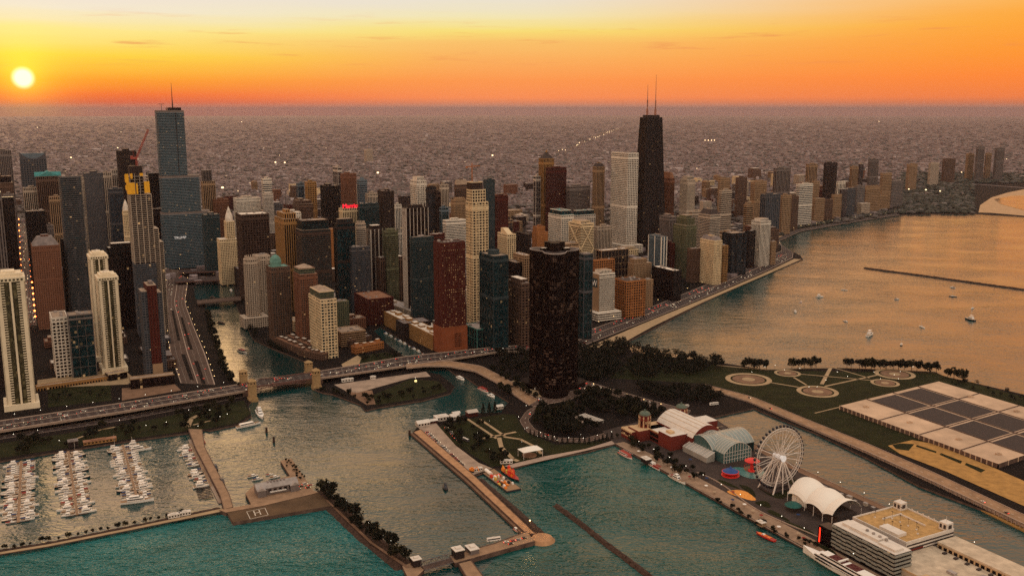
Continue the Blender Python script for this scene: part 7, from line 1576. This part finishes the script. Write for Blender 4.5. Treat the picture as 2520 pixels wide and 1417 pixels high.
def vessel(name, px, py, L, B, H, hm, decks, rz, lab, z=-2.0, deckm=None, extra=None):
    r = empty(name, gp(px, py, z), rz); hull(L, B, H, hm, deckm or bc, r)
    for k_, (x0, x1, w, z0, z1, m) in enumerate(decks): mb = MB(); cabin(mb, x0, x1, w, z0, z1, (z1 - z0) * .7, 0, 1); mb.build('deck_house' if k_ == 0 else 'upper_deck', [m, bglass], r)
    if extra: extra(r)
    return tag(r, lab, 'boat')
EW, NSr = PROT, PROT + rad(90)
def rails(x0, x1, w, z, m):
    def f(r):
        mb = MB()
        for s in (-1, 1): mb.beam((x0, s * w, z), (x1, s * w, z), .15, .15); [mb.beam((x0 + (x1 - x0) * i / 6, s * w, z - 1), (x0 + (x1 - x0) * i / 6, s * w, z), .1, .1) for i in range(7)]
        mb.build('railing', m, r); mb = MB(); [mb.box(x0 + (x1 - x0) * (i + .2) / 8, -w * .8, z - 1, x0 + (x1 - x0) * (i + .7) / 8, w * .8, z - .5) for i in range(8)]; mb.build('bench', br_, r)
    return f
q_ = (gp(371, 1228) - gp(305, 1236)); vessel('motor_yacht', 338, 1236, 30, 6.4, 3.0, bw, [(-9, 7, 2.5, 2.8, 5.2, bw), (-7, 3, 2.1, 5.2, 7.2, bw)], math.atan2(q_.y, q_.x), 'longest white motor yacht across the end of the dock', deckm=teak)
q_ = (gp(366, 1100) - gp(312, 1108)); vessel('motor_yacht', 342, 1109, 26, 6, 2.6, bw, [(-8, 6, 2.3, 2.4, 4.8, bw), (-6, 2, 1.9, 4.8, 6.6, bw)], math.atan2(q_.y, q_.x), 'large white motor yacht at the quay end of its dock', deckm=teak)
q_ = (gp(640, 1036) - gp(584, 1048)); vessel('tour_boat', 612, 1048, 30, 7, 2.6, bw, [(-11, 7, 2.8, 2.4, 4.8, bw)], math.atan2(q_.y, q_.x), 'white tour boat lying along the quay near the drawbridge', deckm=teak)
q_ = (gp(648, 1032) - gp(630, 1000)); vessel('motor_yacht', 640, 1022, 34, 8, 3.2, bw, [(-12, 8, 3.2, 3.0, 5.4, bw), (-10, 4, 2.8, 5.4, 7.8, bw), (-7, 0, 2.2, 7.8, 9.4, bw)], math.atan2(q_.y, q_.x), 'tall white triple-deck yacht moored beside the drawbridge', deckm=bw)
vessel('excursion_boat', 1540, 1122, 24, 8, 1.6, bw, [(-8, 3, 3, 1.5, 3.6, bw)], EW, 'flat white excursion catamaran at the pier root', deckm=br_, extra=rails(-10, 8, 3.4, 4.6, bw))
vessel('excursion_boat', 1607, 1147, 27, 7, 2.2, bw, [(-2, 8, 2.6, 2.0, 4.4, bw)], EW + math.pi, 'white and red excursion boat by the ticket kiosk', deckm=br_, extra=rails(-11, -3, 2.8, 3.6, br_))
vessel('excursion_boat', 1668, 1182, 26, 7, 2.4, bw, [(-6, 3, 2.5, 2.2, 4.6, bw), (-4, 1, 2, 4.6, 6.4, bw)], EW, 'white excursion boat with a wheelhouse, third along the pier', deckm=teak, extra=rails(-11, -7, 2.8, 3.6, bw))
def flames(r):
    mb = MB()
    for x0 in (-6, -1, 4): mb.add([(x0, -2.0, 1.9), (x0 + 4, -1.4, 1.9), (x0 + 4.5, 1.4, 1.9), (x0, 2.0, 1.9), (x0 + 1, 0, 2.6)], [(0, 1, 4), (1, 2, 4), (2, 3, 4), (3, 0, 4)])
    mb.build('seat_rows', mat('boat_orange', (.75, .16, .015), .5, .4, var=.2), r)
vessel('speedboat', 1884, 1322, 21, 5, 1.8, mat('boat_red', (.55, .02, .012), .4, .5, var=.1), [(1, 4, 1.3, 1.8, 2.8, bw)], EW + math.pi + .12, 'bright red and orange speedboat by the pier', deckm=br_, extra=flames)
def sundeck(r):
    for x0, x1 in ((-20, -8), (-5, 10)): mb = MB(); mb.box(x0, -4.2, 10.65, x1, 4.2, 10.75); [mb.box(x0 + 1 + i * 2, -3 + (i % 3) * 2, 10.75, x0 + 2 + i * 2, -2.2 + (i % 3) * 2, 11.5) for i in range(int((x1 - x0) / 2) - 1)]; mb.build('sun_deck', mat('sun_deck', (.09, .022, .018), .8, .2, var=.5, scale=1.5), r)
    mb = MB()
    for z in (4.2, 6.6): [mb.box(-30, s * 6.2 - .12, z, 22, s * 6.2 + .12, z + 1.2) for s in (-1, 1)]
    mb.build('window_band', bglass, r); mb = MB(); mb.box(-3, -5.4, 11, -1.5, 5.4, 12.2); mb.build('radar_arch', bw, r)
vessel('dinner_cruise_ship', 2068, 1408, 84, 13, 5.6, bw, [(-36, 26, 6.0, 5.2, 8.0, bw), (-34, 20, 5.2, 8.0, 10.6, bw)], EW + math.pi, 'large white cruise ship with dark red sun decks at the pier', deckm=bw, extra=sundeck)
vessel('tug_boat', 1096, 1201, 15, 5.5, 1.8, bn, [(-3, 3, 1.7, 1.7, 4.2, bn), (-1, 2, 1.3, 4.2, 6, bn)], EW - .3, 'dark tug crossing the harbour alone', deckm=bn)
vessel('patrol_boat', 531, 1152, 17, 4.6, 1.8, bn, [(-4, 3, 1.5, 1.7, 4, mat('patrol_grey', (.05, .05, .055), .5, .4))], EW, 'dark patrol boat along the harbour pier, farther one', deckm=bn); vessel('patrol_boat', 547, 1188, 19, 5.2, 2.0, bn, [(-5, 2, 1.7, 1.9, 4.4, bn)], EW, 'dark patrol boat along the harbour pier, nearer one', deckm=bn)
vessel('work_boat', 1271, 1306, 9, 3.6, 1.2, bc, [(-3, 1, 1.1, 1.2, 2.8, bw)], EW, 'small pale work boat tucked at the lock wall corner', deckm=br_)
vessel('tour_boat', 597, 866, 24, 6.5, 2, bw, [(-8, 5, 2.4, 1.9, 3.6, bn)], PROT + rad(20), 'long tour boat on the bright river below the low bridge', deckm=teak, extra=rails(-9, 5, 2.6, 4.6, bw)); vessel('tour_boat', 545, 796, 18, 5.6, 2, bn, [(-6, 4, 2.1, 1.9, 3.6, bn)], PROT + rad(30), 'dark tour boat just below the low river bridge', deckm=teak)
vessel('tour_boat', 524, 733, 16, 5, 1.8, bn, [(-5, 3, 1.9, 1.8, 3.4, bn)], PROT + rad(25), 'dark boat upstream of the low river bridge', deckm=teak); vessel('tour_boat', 569, 716, 14, 5, 1.8, bw, [(-5, 3, 1.9, 1.8, 3.4, bw)], PROT, 'pale moored boat at the river bend', deckm=bw); vessel('water_taxi', 528, 815, 8, 3, 1, bn, [(-2, 1, 1, 1, 2, bn)], PROT + rad(30), 'tiny dark boat near the left river bank')
for i, (x, y, L, hm, l, ex) in enumerate(((1134, 933, 20, bw, 'white moored boat at the head of the slip', None), (1190, 962, 26, bw, 'white tour boat with rows of red seats in the slip', rails(-9, 6, 2.6, 4.6, br_)), (1210, 976, 15, bw, 'shorter white boat moored behind the red-seated one', None))): vessel('tour_boat', x, y, L, 6.4, 2, hm, [(-7 if L > 16 else -4, 5 if L > 16 else 3, 2.3, 1.9, 3.6, bw)], PROT + rad(4), l, deckm=br_ if ex else bw, extra=ex)
for i in range(9):
    t = i / 8; p = gp(950 + 92 * t, 822 + 50 * t, -2); boat((1, 2, 4)[i % 3], p + Vector((0, 0, 0)), PROT + b_rng.uniform(-.2, .2), '%s moored in the narrow canal, %s from its head' % (PROTO[(1, 2, 4)[i % 3]][2], ORD[i]), 'boats in the canal')
for i, (x, y, j, s) in enumerate(((1957, 768, 2, 1.2), (2017, 731, 0, 1), (2078, 714, 3, 1), (2081, 791, 3, 1), (2141, 825, 0, 1.5), (2207, 737, 1, .9), (2218, 848, 7, 1.1), (2268, 805, 3, 1.1), (2345, 730, 7, 1.2), (2387, 787, 5, 1.4), (2393, 759, 3, 1.1), (1971, 744, 4, 1.2), (2344, 708, 1, 1))):
    boat(j, gp(x, y, -2), b_rng.uniform(0, 6.28), ('pale cruiser riding alone nearest the shore drive', 'boat on the lake off the drive, right of the pale cruiser', 'sailing boat just left of the far thin breakwater', 'sailing boat halfway between drive and treatment park', 'largest pale motor yacht anchored on the lake', 'small boat below the far breakwater tip', 'sailing boat nearest the shore trees', 'lone sailing boat in the middle of the lake', 'sailing boat just below the thin breakwater', 'dark-hulled yacht at the right of the lake', 'sailing boat above the dark-hulled yacht', 'tiny boat close to the shore drive', 'boat touching the far breakwater line')[i], 'boats on the open lake', s)
for i, (x, y) in enumerate(((622, 1172), (634, 1180), (664, 1168), (676, 1175))): boat((2, 1, 4, 2)[i], gp(x, y, -2), EW + rad(90), ('first', 'second', 'third', 'fourth')[i] + ' small boat on the floats behind the harbour station', 'boats behind the harbour station', .9)
# work barge with red and orange gear
p = gp(1240, 1190, -2); r = empty('work_barge', p, EW); mb = MB(); mb.box(-40, -8, -.5, 22, 8, 1.6); mb.build('hull', bn, r); mb = MB(); mb.box(-39.5, -7.5, 1.6, 21.5, 7.5, 1.75); mb.build('deck', teak, r)
mb = MB(); mb.tube((-34, -3.5, 3.6), (-22, -3.5, 3.6), 1.9, 12); mb.build('tank', bw, r)
rgb = random.Random(9); om = [mat('gear_red', (.62, .05, .02), .6, .3, var=.3, scale=.5), mat('gear_orange', (.72, .22, .03), .6, .3, var=.3, scale=.5), bw, mat('gear_yellow', (.6, .36, .06), .6, .3, var=.2), bn]
for i in range(26):
    x, y = rgb.uniform(-18, 20), rgb.uniform(-6.5, 6); w, h = rgb.uniform(.8, 2.4), rgb.uniform(.8, 2.6); mb = MB(); mb.box(x - w, y - w * .7, 1.75, x + w, y + w * .7, 1.75 + h); mb.box(x - w * .6, y - w * .4, 1.75 + h, x + w * .5, y + w * .4, 1.9 + h * 1.2); mb.build('crate', om[(2, 0, 2, 1, 3, 4)[i % 6]], r)
tag(r, 'long work barge crowded with crates and a white tank', 'barge')
r = empty('crane_boat', gp(1258, 1172, -2), EW); hull(34, 8, 2, bn, br_, r)
for i in range(16): x, y, h = rgb.uniform(-14, 8), rgb.uniform(-3, 3), rgb.uniform(2, 5.5); mb = MB(); mb.box(x - 1.6, y - 1, 2, x + 1.6, y + 1, 2 + h); mb.tube((x, y, 2 + h), (x + rgb.uniform(-4, 4), y, 4 + h), .35, 5); mb.build('gear', om[i % 2 if i < 13 else 3], r)
tag(r, 'boat heaped with bright red and orange gear beside the barge', 'boat')
r = empty('excavator', gp(1162, 1160, .1), EW + .5); mb = MB(); mb.box(-3, -2, .2, 3, -1, 1.3); mb.box(-3, 1, .2, 3, 2, 1.3); mb.build('tracks', bn, r); mb = MB(); mb.box(-2.8, -1.8, 1.4, 2.4, 1.8, 3.6); mb.box(-.5, -1.8, 3.6, 1.8, -.2, 5.2); mb.build('body', om[1], r); mb = MB(); mb.beam((2, .6, 3), (6, .6, 6.4), .6, .8); mb.beam((6, .6, 6.4), (8.4, .6, 2.2), .5, .6); mb.build('boom', om[1], r); tag(r, 'orange excavator at the barge landing', 'excavator')
house('container_hut', 1176, 1158, .1, 9, 3.4, 3, white_, white_, 'white container beside the orange excavator', EW + rad(90), False, 'hut'); house('container_hut', 1246, 1139, .1, 13, 3.4, 3, white_, white_, 'white trailer near the barge and stage', EW + rad(70), False, 'hut')
r = empty('red_barge', gp(493, 1083, -2), EW); mb = MB(); mb.box(-13, -3.6, -.4, 13, 3.6, 1.3); mb.build('hull', br_, r); mb = MB(); [mb.box(-12 + i * 2.4, -3, 1.3, -10.4 + i * 2.4, 3, 1.9) for i in range(10)]; mb.build('deck_slats', mat('rust_deck', (.30, .10, .05), .9, .2, var=.3), r); tag(r, 'rusty red barge moored by the harbour pier root', 'barge')
# ---------------------------------------------------------------- vehicles
tailm, headm = mat('tail_lamp', (.5, .02, .01), .4, var=0, emit=(1, .06, .03), es=5), mat('head_lamp', (.8, .7, .5), .4, var=0, emit=(1, .8, .5), es=4)
PAINT = [('white', (.62, .54, .46)), ('silver', (.28, .24, .22)), ('black', (.012, .011, .012)), ('dark', (.05, .04, .045)), ('red', (.28, .02, .018)), ('tan', (.25, .18, .12))]
def car_mesh(nm, c, van=False):
    m = mat('car_' + nm, c, .35, .5, var=0); mb = MB(); L, B = (5.4, 2.0) if van else (4.6, 1.85)
    mb.add([(-L / 2, -B / 2, .35), (L / 2, -B / 2, .35), (L / 2, B / 2, .35), (-L / 2, B / 2, .35), (-L / 2, -B / 2, .95), (L / 2 - .1, -B / 2 * .92, .85), (L / 2 - .1, B / 2 * .92, .85), (-L / 2, B / 2, .95)], [(4, 5, 6, 7), (0, 1, 5, 4), (1, 2, 6, 5), (2, 3, 7, 6), (3, 0, 4, 7), (3, 2, 1, 0)], 0)
    x0, x1, h = (-2.6, 1.9, 2.1) if van else (-2.0, 1.15, 1.48); w = B / 2 * .92
    mb.add([(x0, -w, .93), (x1, -w, .93), (x1, w, .93), (x0, w, .93), (x0 + .35, -w * .82, h), (x1 - .75, -w * .82, h), (x1 - .75, w * .82, h), (x0 + .35, w * .82, h)], [(0, 1, 5, 4), (1, 2, 6, 5), (2, 3, 7, 6), (3, 0, 4, 7)], 1); mb.sheet([(x0 + .33, -w * .83), (x1 - .72, -w * .83), (x1 - .72, w * .83), (x0 + .33, w * .83)], h + .02, 0)
    for x in (-1.4, 1.4):
        for s in (-1, 1): mb.tube((x, s * (B / 2 - .2), .33), (x, s * (B / 2 + .02), .33), .33, 8, 4)
    for s in (-1, 1): mb.box(-L / 2 - .05, s * .65 - .28, .62, -L / 2 + .02, s * .65 + .28, .9, 2); mb.box(L / 2 - .08, s * .62 - .22, .56, L / 2 + .03, s * .62 + .22, .8, 3)
    return mb.mesh('car', [m, bglass, tailm, headm, ROOF['dark']])
CARS = [(n_, car_mesh(n_, c)) for n_, c in PAINT] + [('white', car_mesh('white_van', (.62, .54, .46), True))]
c_rng = random.Random(17)
def car(P, rz, where, group):
    n_, me = CARS[c_rng.choice((0, 0, 1, 1, 2, 2, 3, 4, 5, 6))]; o = bpy.data.objects.new('van' if 'van' in me.materials[0].name else 'car', me); COL.objects.link(o); o.location = P; o.rotation_euler = (0, 0, rz); tag(o, '%s %s %s' % (n_, 'van' if 'van' in o.name else 'car', where), 'car', group)
def traffic(key, n, lanes, where, t0=0.02, t1=.98, rev=True, dz=.05):
    s = ROADS[key]; used = []
    for i in range(n):
        for _ in range(20):
            ln = c_rng.randrange(lanes); t = c_rng.uniform(t0, t1)
            if all(l != ln or abs(t - q) * s.len > 7 for l, q in used): break
        used.append((ln, t)); P, a = s.at(t, .06 + .88 * (ln + .5) / lanes); P = P + Vector((0, 0, dz)); car(P, a + (math.pi if (rev and ln >= lanes / 2) else 0), where, 'traffic ' + where)
traffic('west', 40, 8, 'on the elevated road left of the drawbridge'); traffic('bridge', 14, 8, 'crossing the drawbridge'); traffic('mid', 40, 8, 'on the elevated road right of the drawbridge')
traffic('north', 52, 8, 'on the shore drive beside the towers', .1, .62); traffic('north', 58, 8, 'in the traffic jam near the point of the shore drive', .62, .99); traffic('canyon', 40, 4, 'in the glowing street canyon', rev=False)
traffic('river', 22, 6, 'on the riverside road'); traffic('pier', 8, 4, 'on the road to the pier'); traffic('cross', 6, 4, 'on the park road below the black tower'); traffic('loop', 5, 2, 'on the oval park drive'); traffic('street', 14, 4, 'on the street behind the round towers'); traffic('plant', 4, 2, 'on the causeway road')
for (a, b, n) in (((1050, 1062), (1140, 1146), 20), ((1096, 1050), (1130, 1086), 7)):
    for i in range(n):
        p = gp(a[0] + (b[0] - a[0]) * (i + .5) / n, a[1] + (b[1] - a[1]) * (i + .5) / n, .1)
        if c_rng.random() < .9: car(p, EW + rad(70) + c_rng.uniform(-.05, .05), 'parked in the row on the tan work yard', 'cars parked on the work yard')
for x, y in ((1245, 1334), (1262, 1331), (1257, 1338), (1275, 1328), (1290, 1324)): car(gp(x, y, 1.55), EW + rad(90), 'parked on the short lock pier', 'cars parked on the lock pier')
for i, (x, y, lab) in enumerate(((1326, 958, 'white bus waiting by the black tower'), (1684, 1002, 'pale bus standing near the pier hall'), (1757, 996, 'longer pale bus near the pier hall'), (1145, 1084, 'grey parked bus at the yard lawn'), (1215, 1330, 'white truck on the short lock pier'))):
    r = empty('bus', gp(x, y, .22 if i < 4 else 1.55), EW + (rad(80) if i != 3 else .2)); mb = MB(); mb.box(-6, -1.3, .6, 6, 1.3, 3.1, 0); mb.box(-5.6, -1.34, 1.7, 5.6, 1.34, 2.7, 1); mb.build('body', [bw if i != 3 else wall_mat('slate'), bglass], r); mb = MB(); [mb.tube((x_, s * 1.0, .5), (x_, s * 1.36, .5), .5, 8) for x_ in (-4, 4) for s in (-1, 1)]; mb.build('wheels', ROOF['dark'], r); mb = MB(); mb.box(-5.8, -1.2, 3.1, 5.8, 1.2, 3.25); mb.box(-2, -.8, 3.25, 1, .8, 3.6); mb.build('roof', white_, r); tag(r, lab, 'bus')
# ---------------------------------------------------------------- lamps and poles
warm, cool, red_ = mat('lamp_warm', (.9, .7, .4), .5, var=0, emit=(1, .62, .25), es=6), mat('lamp_cool', (.9, .85, .7), .5, var=0, emit=(1, .88, .68), es=5), mat('lamp_orange', (.9, .4, .2), .5, var=0, emit=(1, .16, .03), es=22)
polem = mat('lamp_pole', (.04, .03, .028), .6, .4, var=.1)
def lamp_proto(m, h, R):
    mb = MB(); mb.tube((0, 0, 0), (0, 0, h), .12, 5, 0, .08); g = MB(); g.lathe((0, 0, h - .1), [(R * .5, 0), (R, R * .6), (R, R * 1.2), (R * .4, R * 1.8)], 8); return mb.mesh('pole', [polem]), g.mesh('globe', [m])
LP = {'warm': lamp_proto(warm, 8, .36), 'cool': lamp_proto(cool, 6, .25), 'orange': lamp_proto(red_, 9, 1.5), 'tall': lamp_proto(cool, 17, .12)}
def lamp(P, kind, lab, group):
    r = empty('street_lamp', P)
    for nm, me in zip(('pole', 'globe'), LP[kind]): o = bpy.data.objects.new(nm, me); COL.objects.link(o); o.parent = r
    tag(r, lab, 'lamp', group)
for key, u, n, kind, lab in (('river', -.03, 20, 'warm', 'warm lamp on the left side of the riverside road'), ('river', 1.03, 20, 'warm', 'warm lamp on the right side of the riverside road'), ('canyon', .02, 18, 'orange', 'orange lamp on the left side of the glowing street canyon'), ('canyon', .98, 18, 'orange', 'orange lamp on the right side of the glowing street canyon'), ('north', -.05, 16, 'warm', 'lamp along the inland side of the shore drive'), ('west', -.04, 10, 'cool', 'lamp on the elevated road left of the drawbridge'), ('mid', 1.04, 8, 'cool', 'lamp on the elevated road right of the drawbridge'), ('pier', 1.1, 6, 'warm', 'lamp on the road to the pier'), ('loop', -.2, 10, 'cool', 'lamp round the oval park drive'), ('turn', -.2, 18, 'warm', 'lamp along the far beach drive')):
    for i in range(n): P, _ = ROADS[key].at((i + .5) / n, u); lamp(P, kind, lab + ', %s along' % ORD[i], 'lamps on roads')
for x, y in ((34, 1080), (94, 1070), (295, 1045), (147, 1096), (410, 1050), (465, 1020), (517, 1020), (542, 1036), (560, 1030), (488, 1060), (360, 1058), (1022, 940)): lamp(gp(x, y, .1), 'cool', 'park lamp on the marina lawn or peninsula', 'park lamps')
for x, y in ((1850, 925), (1930, 920), (2032, 945), (2060, 925), (2085, 936), (2010, 962), (1990, 962), (2150, 925), (2215, 924), (2200, 932), (2166, 942), (2210, 942), (2246, 912), (1968, 916), (1907, 908), (1882, 912)): lamp(gp(x, y, .1), 'cool', 'park lamp among the round plazas', 'plaza lamps')
for u, v in [(20 + 28 * i, 18) for i in range(12)]: lamp(pp(u, v, .6), 'cool', 'lamp on the south walk of the pier, %s from its root' % ORD[(u - 20) // 28], 'pier lamps')
for i, (u, v) in enumerate([(150 + 30 * i, 126) for i in range(8)]): lamp(pp(u, v, .6), 'cool', 'lamp on the north walk of the pier, %s from the wheel' % ORD[i], 'pier lamps')
for i, (x, y) in enumerate(((809, 1226), (855, 1274), (908, 1330), (963, 1376))): lamp(gp(x, y, 1.7), 'tall', 'tall pale pole on the tree breakwater, %s from the helipad' % ORD[i], 'poles on the breakwater')
for i, (x, y) in enumerate(((1175, 1100), (1205, 1142), (1238, 1064), (1205, 1070), (1284, 1124), (1322, 1108), (1428, 1105), (1291, 1090))): lamp(gp(x, y, .1), 'tall', 'tall light pole in the pier park, %s of eight' % ORD[i], 'poles in the pier park')
pl_ = empty('yellow_dome_light', gp(1023, 939, .1)); mb = MB(); mb.lathe((0, 0, 0), [(1.6, 0), (1.9, 1.2), (1.3, 2.4), (.3, 2.9)], 12); mb.build('dome', mat('dome_glow', (.9, .75, .35), .5, var=0, emit=(1, .75, .3), es=1.2), pl_); tag(pl_, 'small glowing yellow dome on the peninsula lawn', 'dome')
lc = bpy.data.lights.new('quay_lamp_light', 'POINT'); lc.energy = 2500; lc.color = (1, .6, .2); lc.shadow_soft_size = .6
lr = empty('quay_lamp', gp(1304, 1310, 1.6)); mb = MB(); mb.tube((0, 0, 0), (0, 0, 11), .16, 6); mb.build('pole', polem, lr); mb = MB(); mb.lathe((0, 0, 11), [(.3, 0), (.6, .3), (.5, .9), (.1, 1.1)], 8); mb.build('globe', warm, lr); lo = bpy.data.objects.new('light', lc); COL.objects.link(lo); lo.parent = lr; lo.location = (0, 0, 9.8); tag(lr, 'bright amber lamp at the corner of the lock wall', 'lamp')

for i in range(16):
    t = i / 15; p = gp(700 + 46 * t + b_rng.uniform(-9, 9), 1134 + 46 * t + b_rng.uniform(-3, 3), 1.2); tree(p, b_rng.uniform(1.8, 3.4), 'round', 'shrub in a planter on the jetty, %s from its tip' % ORD[i], 'shrubs on the jetty')
for x, y in ((742, 1196), (750, 1192), (758, 1200), (735, 1203), (764, 1194), (722, 1206)): car(gp(x, y, 1.35), EW + rad(90), 'parked beside the harbour station', 'cars at the harbour station')

um = [('white', bw), ('tan', canv[2]), ('red', canv[1]), ('blue', canv[0])]; u_rng = random.Random(31)
for i in range(22):
    u, v = 40 + i * 13.5 + u_rng.uniform(-3, 3), u_rng.choice((6, 9, 12, 22, 40)); n_, m_ = um[i % 4]; r = empty('parasol', pp(u, v, .65)); mb = MB(); mb.lathe((0, 0, 2.3), [(1.9, 0), (1.8, .12), (.1, .8)], 8); mb.build('canopy', m_, r); mb = MB(); mb.tube((0, 0, 0), (0, 0, 2.4), .06, 5); mb.build('pole', polem, r)
    tag(r, '%s parasol on the pier walk, %s from the root of the pier' % (n_, ORD[i]), 'parasol', 'parasols on the pier')
for i in range(9):
    u, v = 205 + i * 9.5, 112 + u_rng.uniform(-3, 3); r = empty('service_box', pp(u, v, .65), PROT + u_rng.uniform(-.1, .1)); mb = MB(); w, d, h = u_rng.uniform(1.5, 3.2), u_rng.uniform(1.2, 2), u_rng.uniform(1.6, 3); mb.box(-w, -d, 0, w, d, h); mb.build('body', (wall_mat('grey'), wall_mat('ivory'))[i % 2], r); mb = MB(); mb.box(-w - .15, -d - .15, h, w + .15, d + .15, h + .2); mb.build('roof', ROOF['metal'], r); tag(r, 'small service box on the north pier walk, %s from the wheel' % ORD[i], 'kiosk', 'service boxes on the pier')
# ---------------------------------------------------------------- haze
hz = MB(); hz.box(-47000, -1500, -6, 47000, 46500, 500)
hm = bpy.data.materials.new('haze'); hm.use_nodes = True
kk = NT(hm.node_tree); kk.n.clear()
pv = kk.new('ShaderNodeVolumePrincipled'); pv.inputs['Color'].default_value = (0.74, 0.61, 0.64, 1)
pv.inputs['Density'].default_value = 0.85e-5; pv.inputs['Anisotropy'].default_value = 0.35
ou = kk.new('ShaderNodeOutputMaterial'); kk.link(pv.outputs[0], ou.inputs['Volume'])
tag(hz.build('haze', hm), 'thin mauve evening haze over the city', None, None, 'stuff')
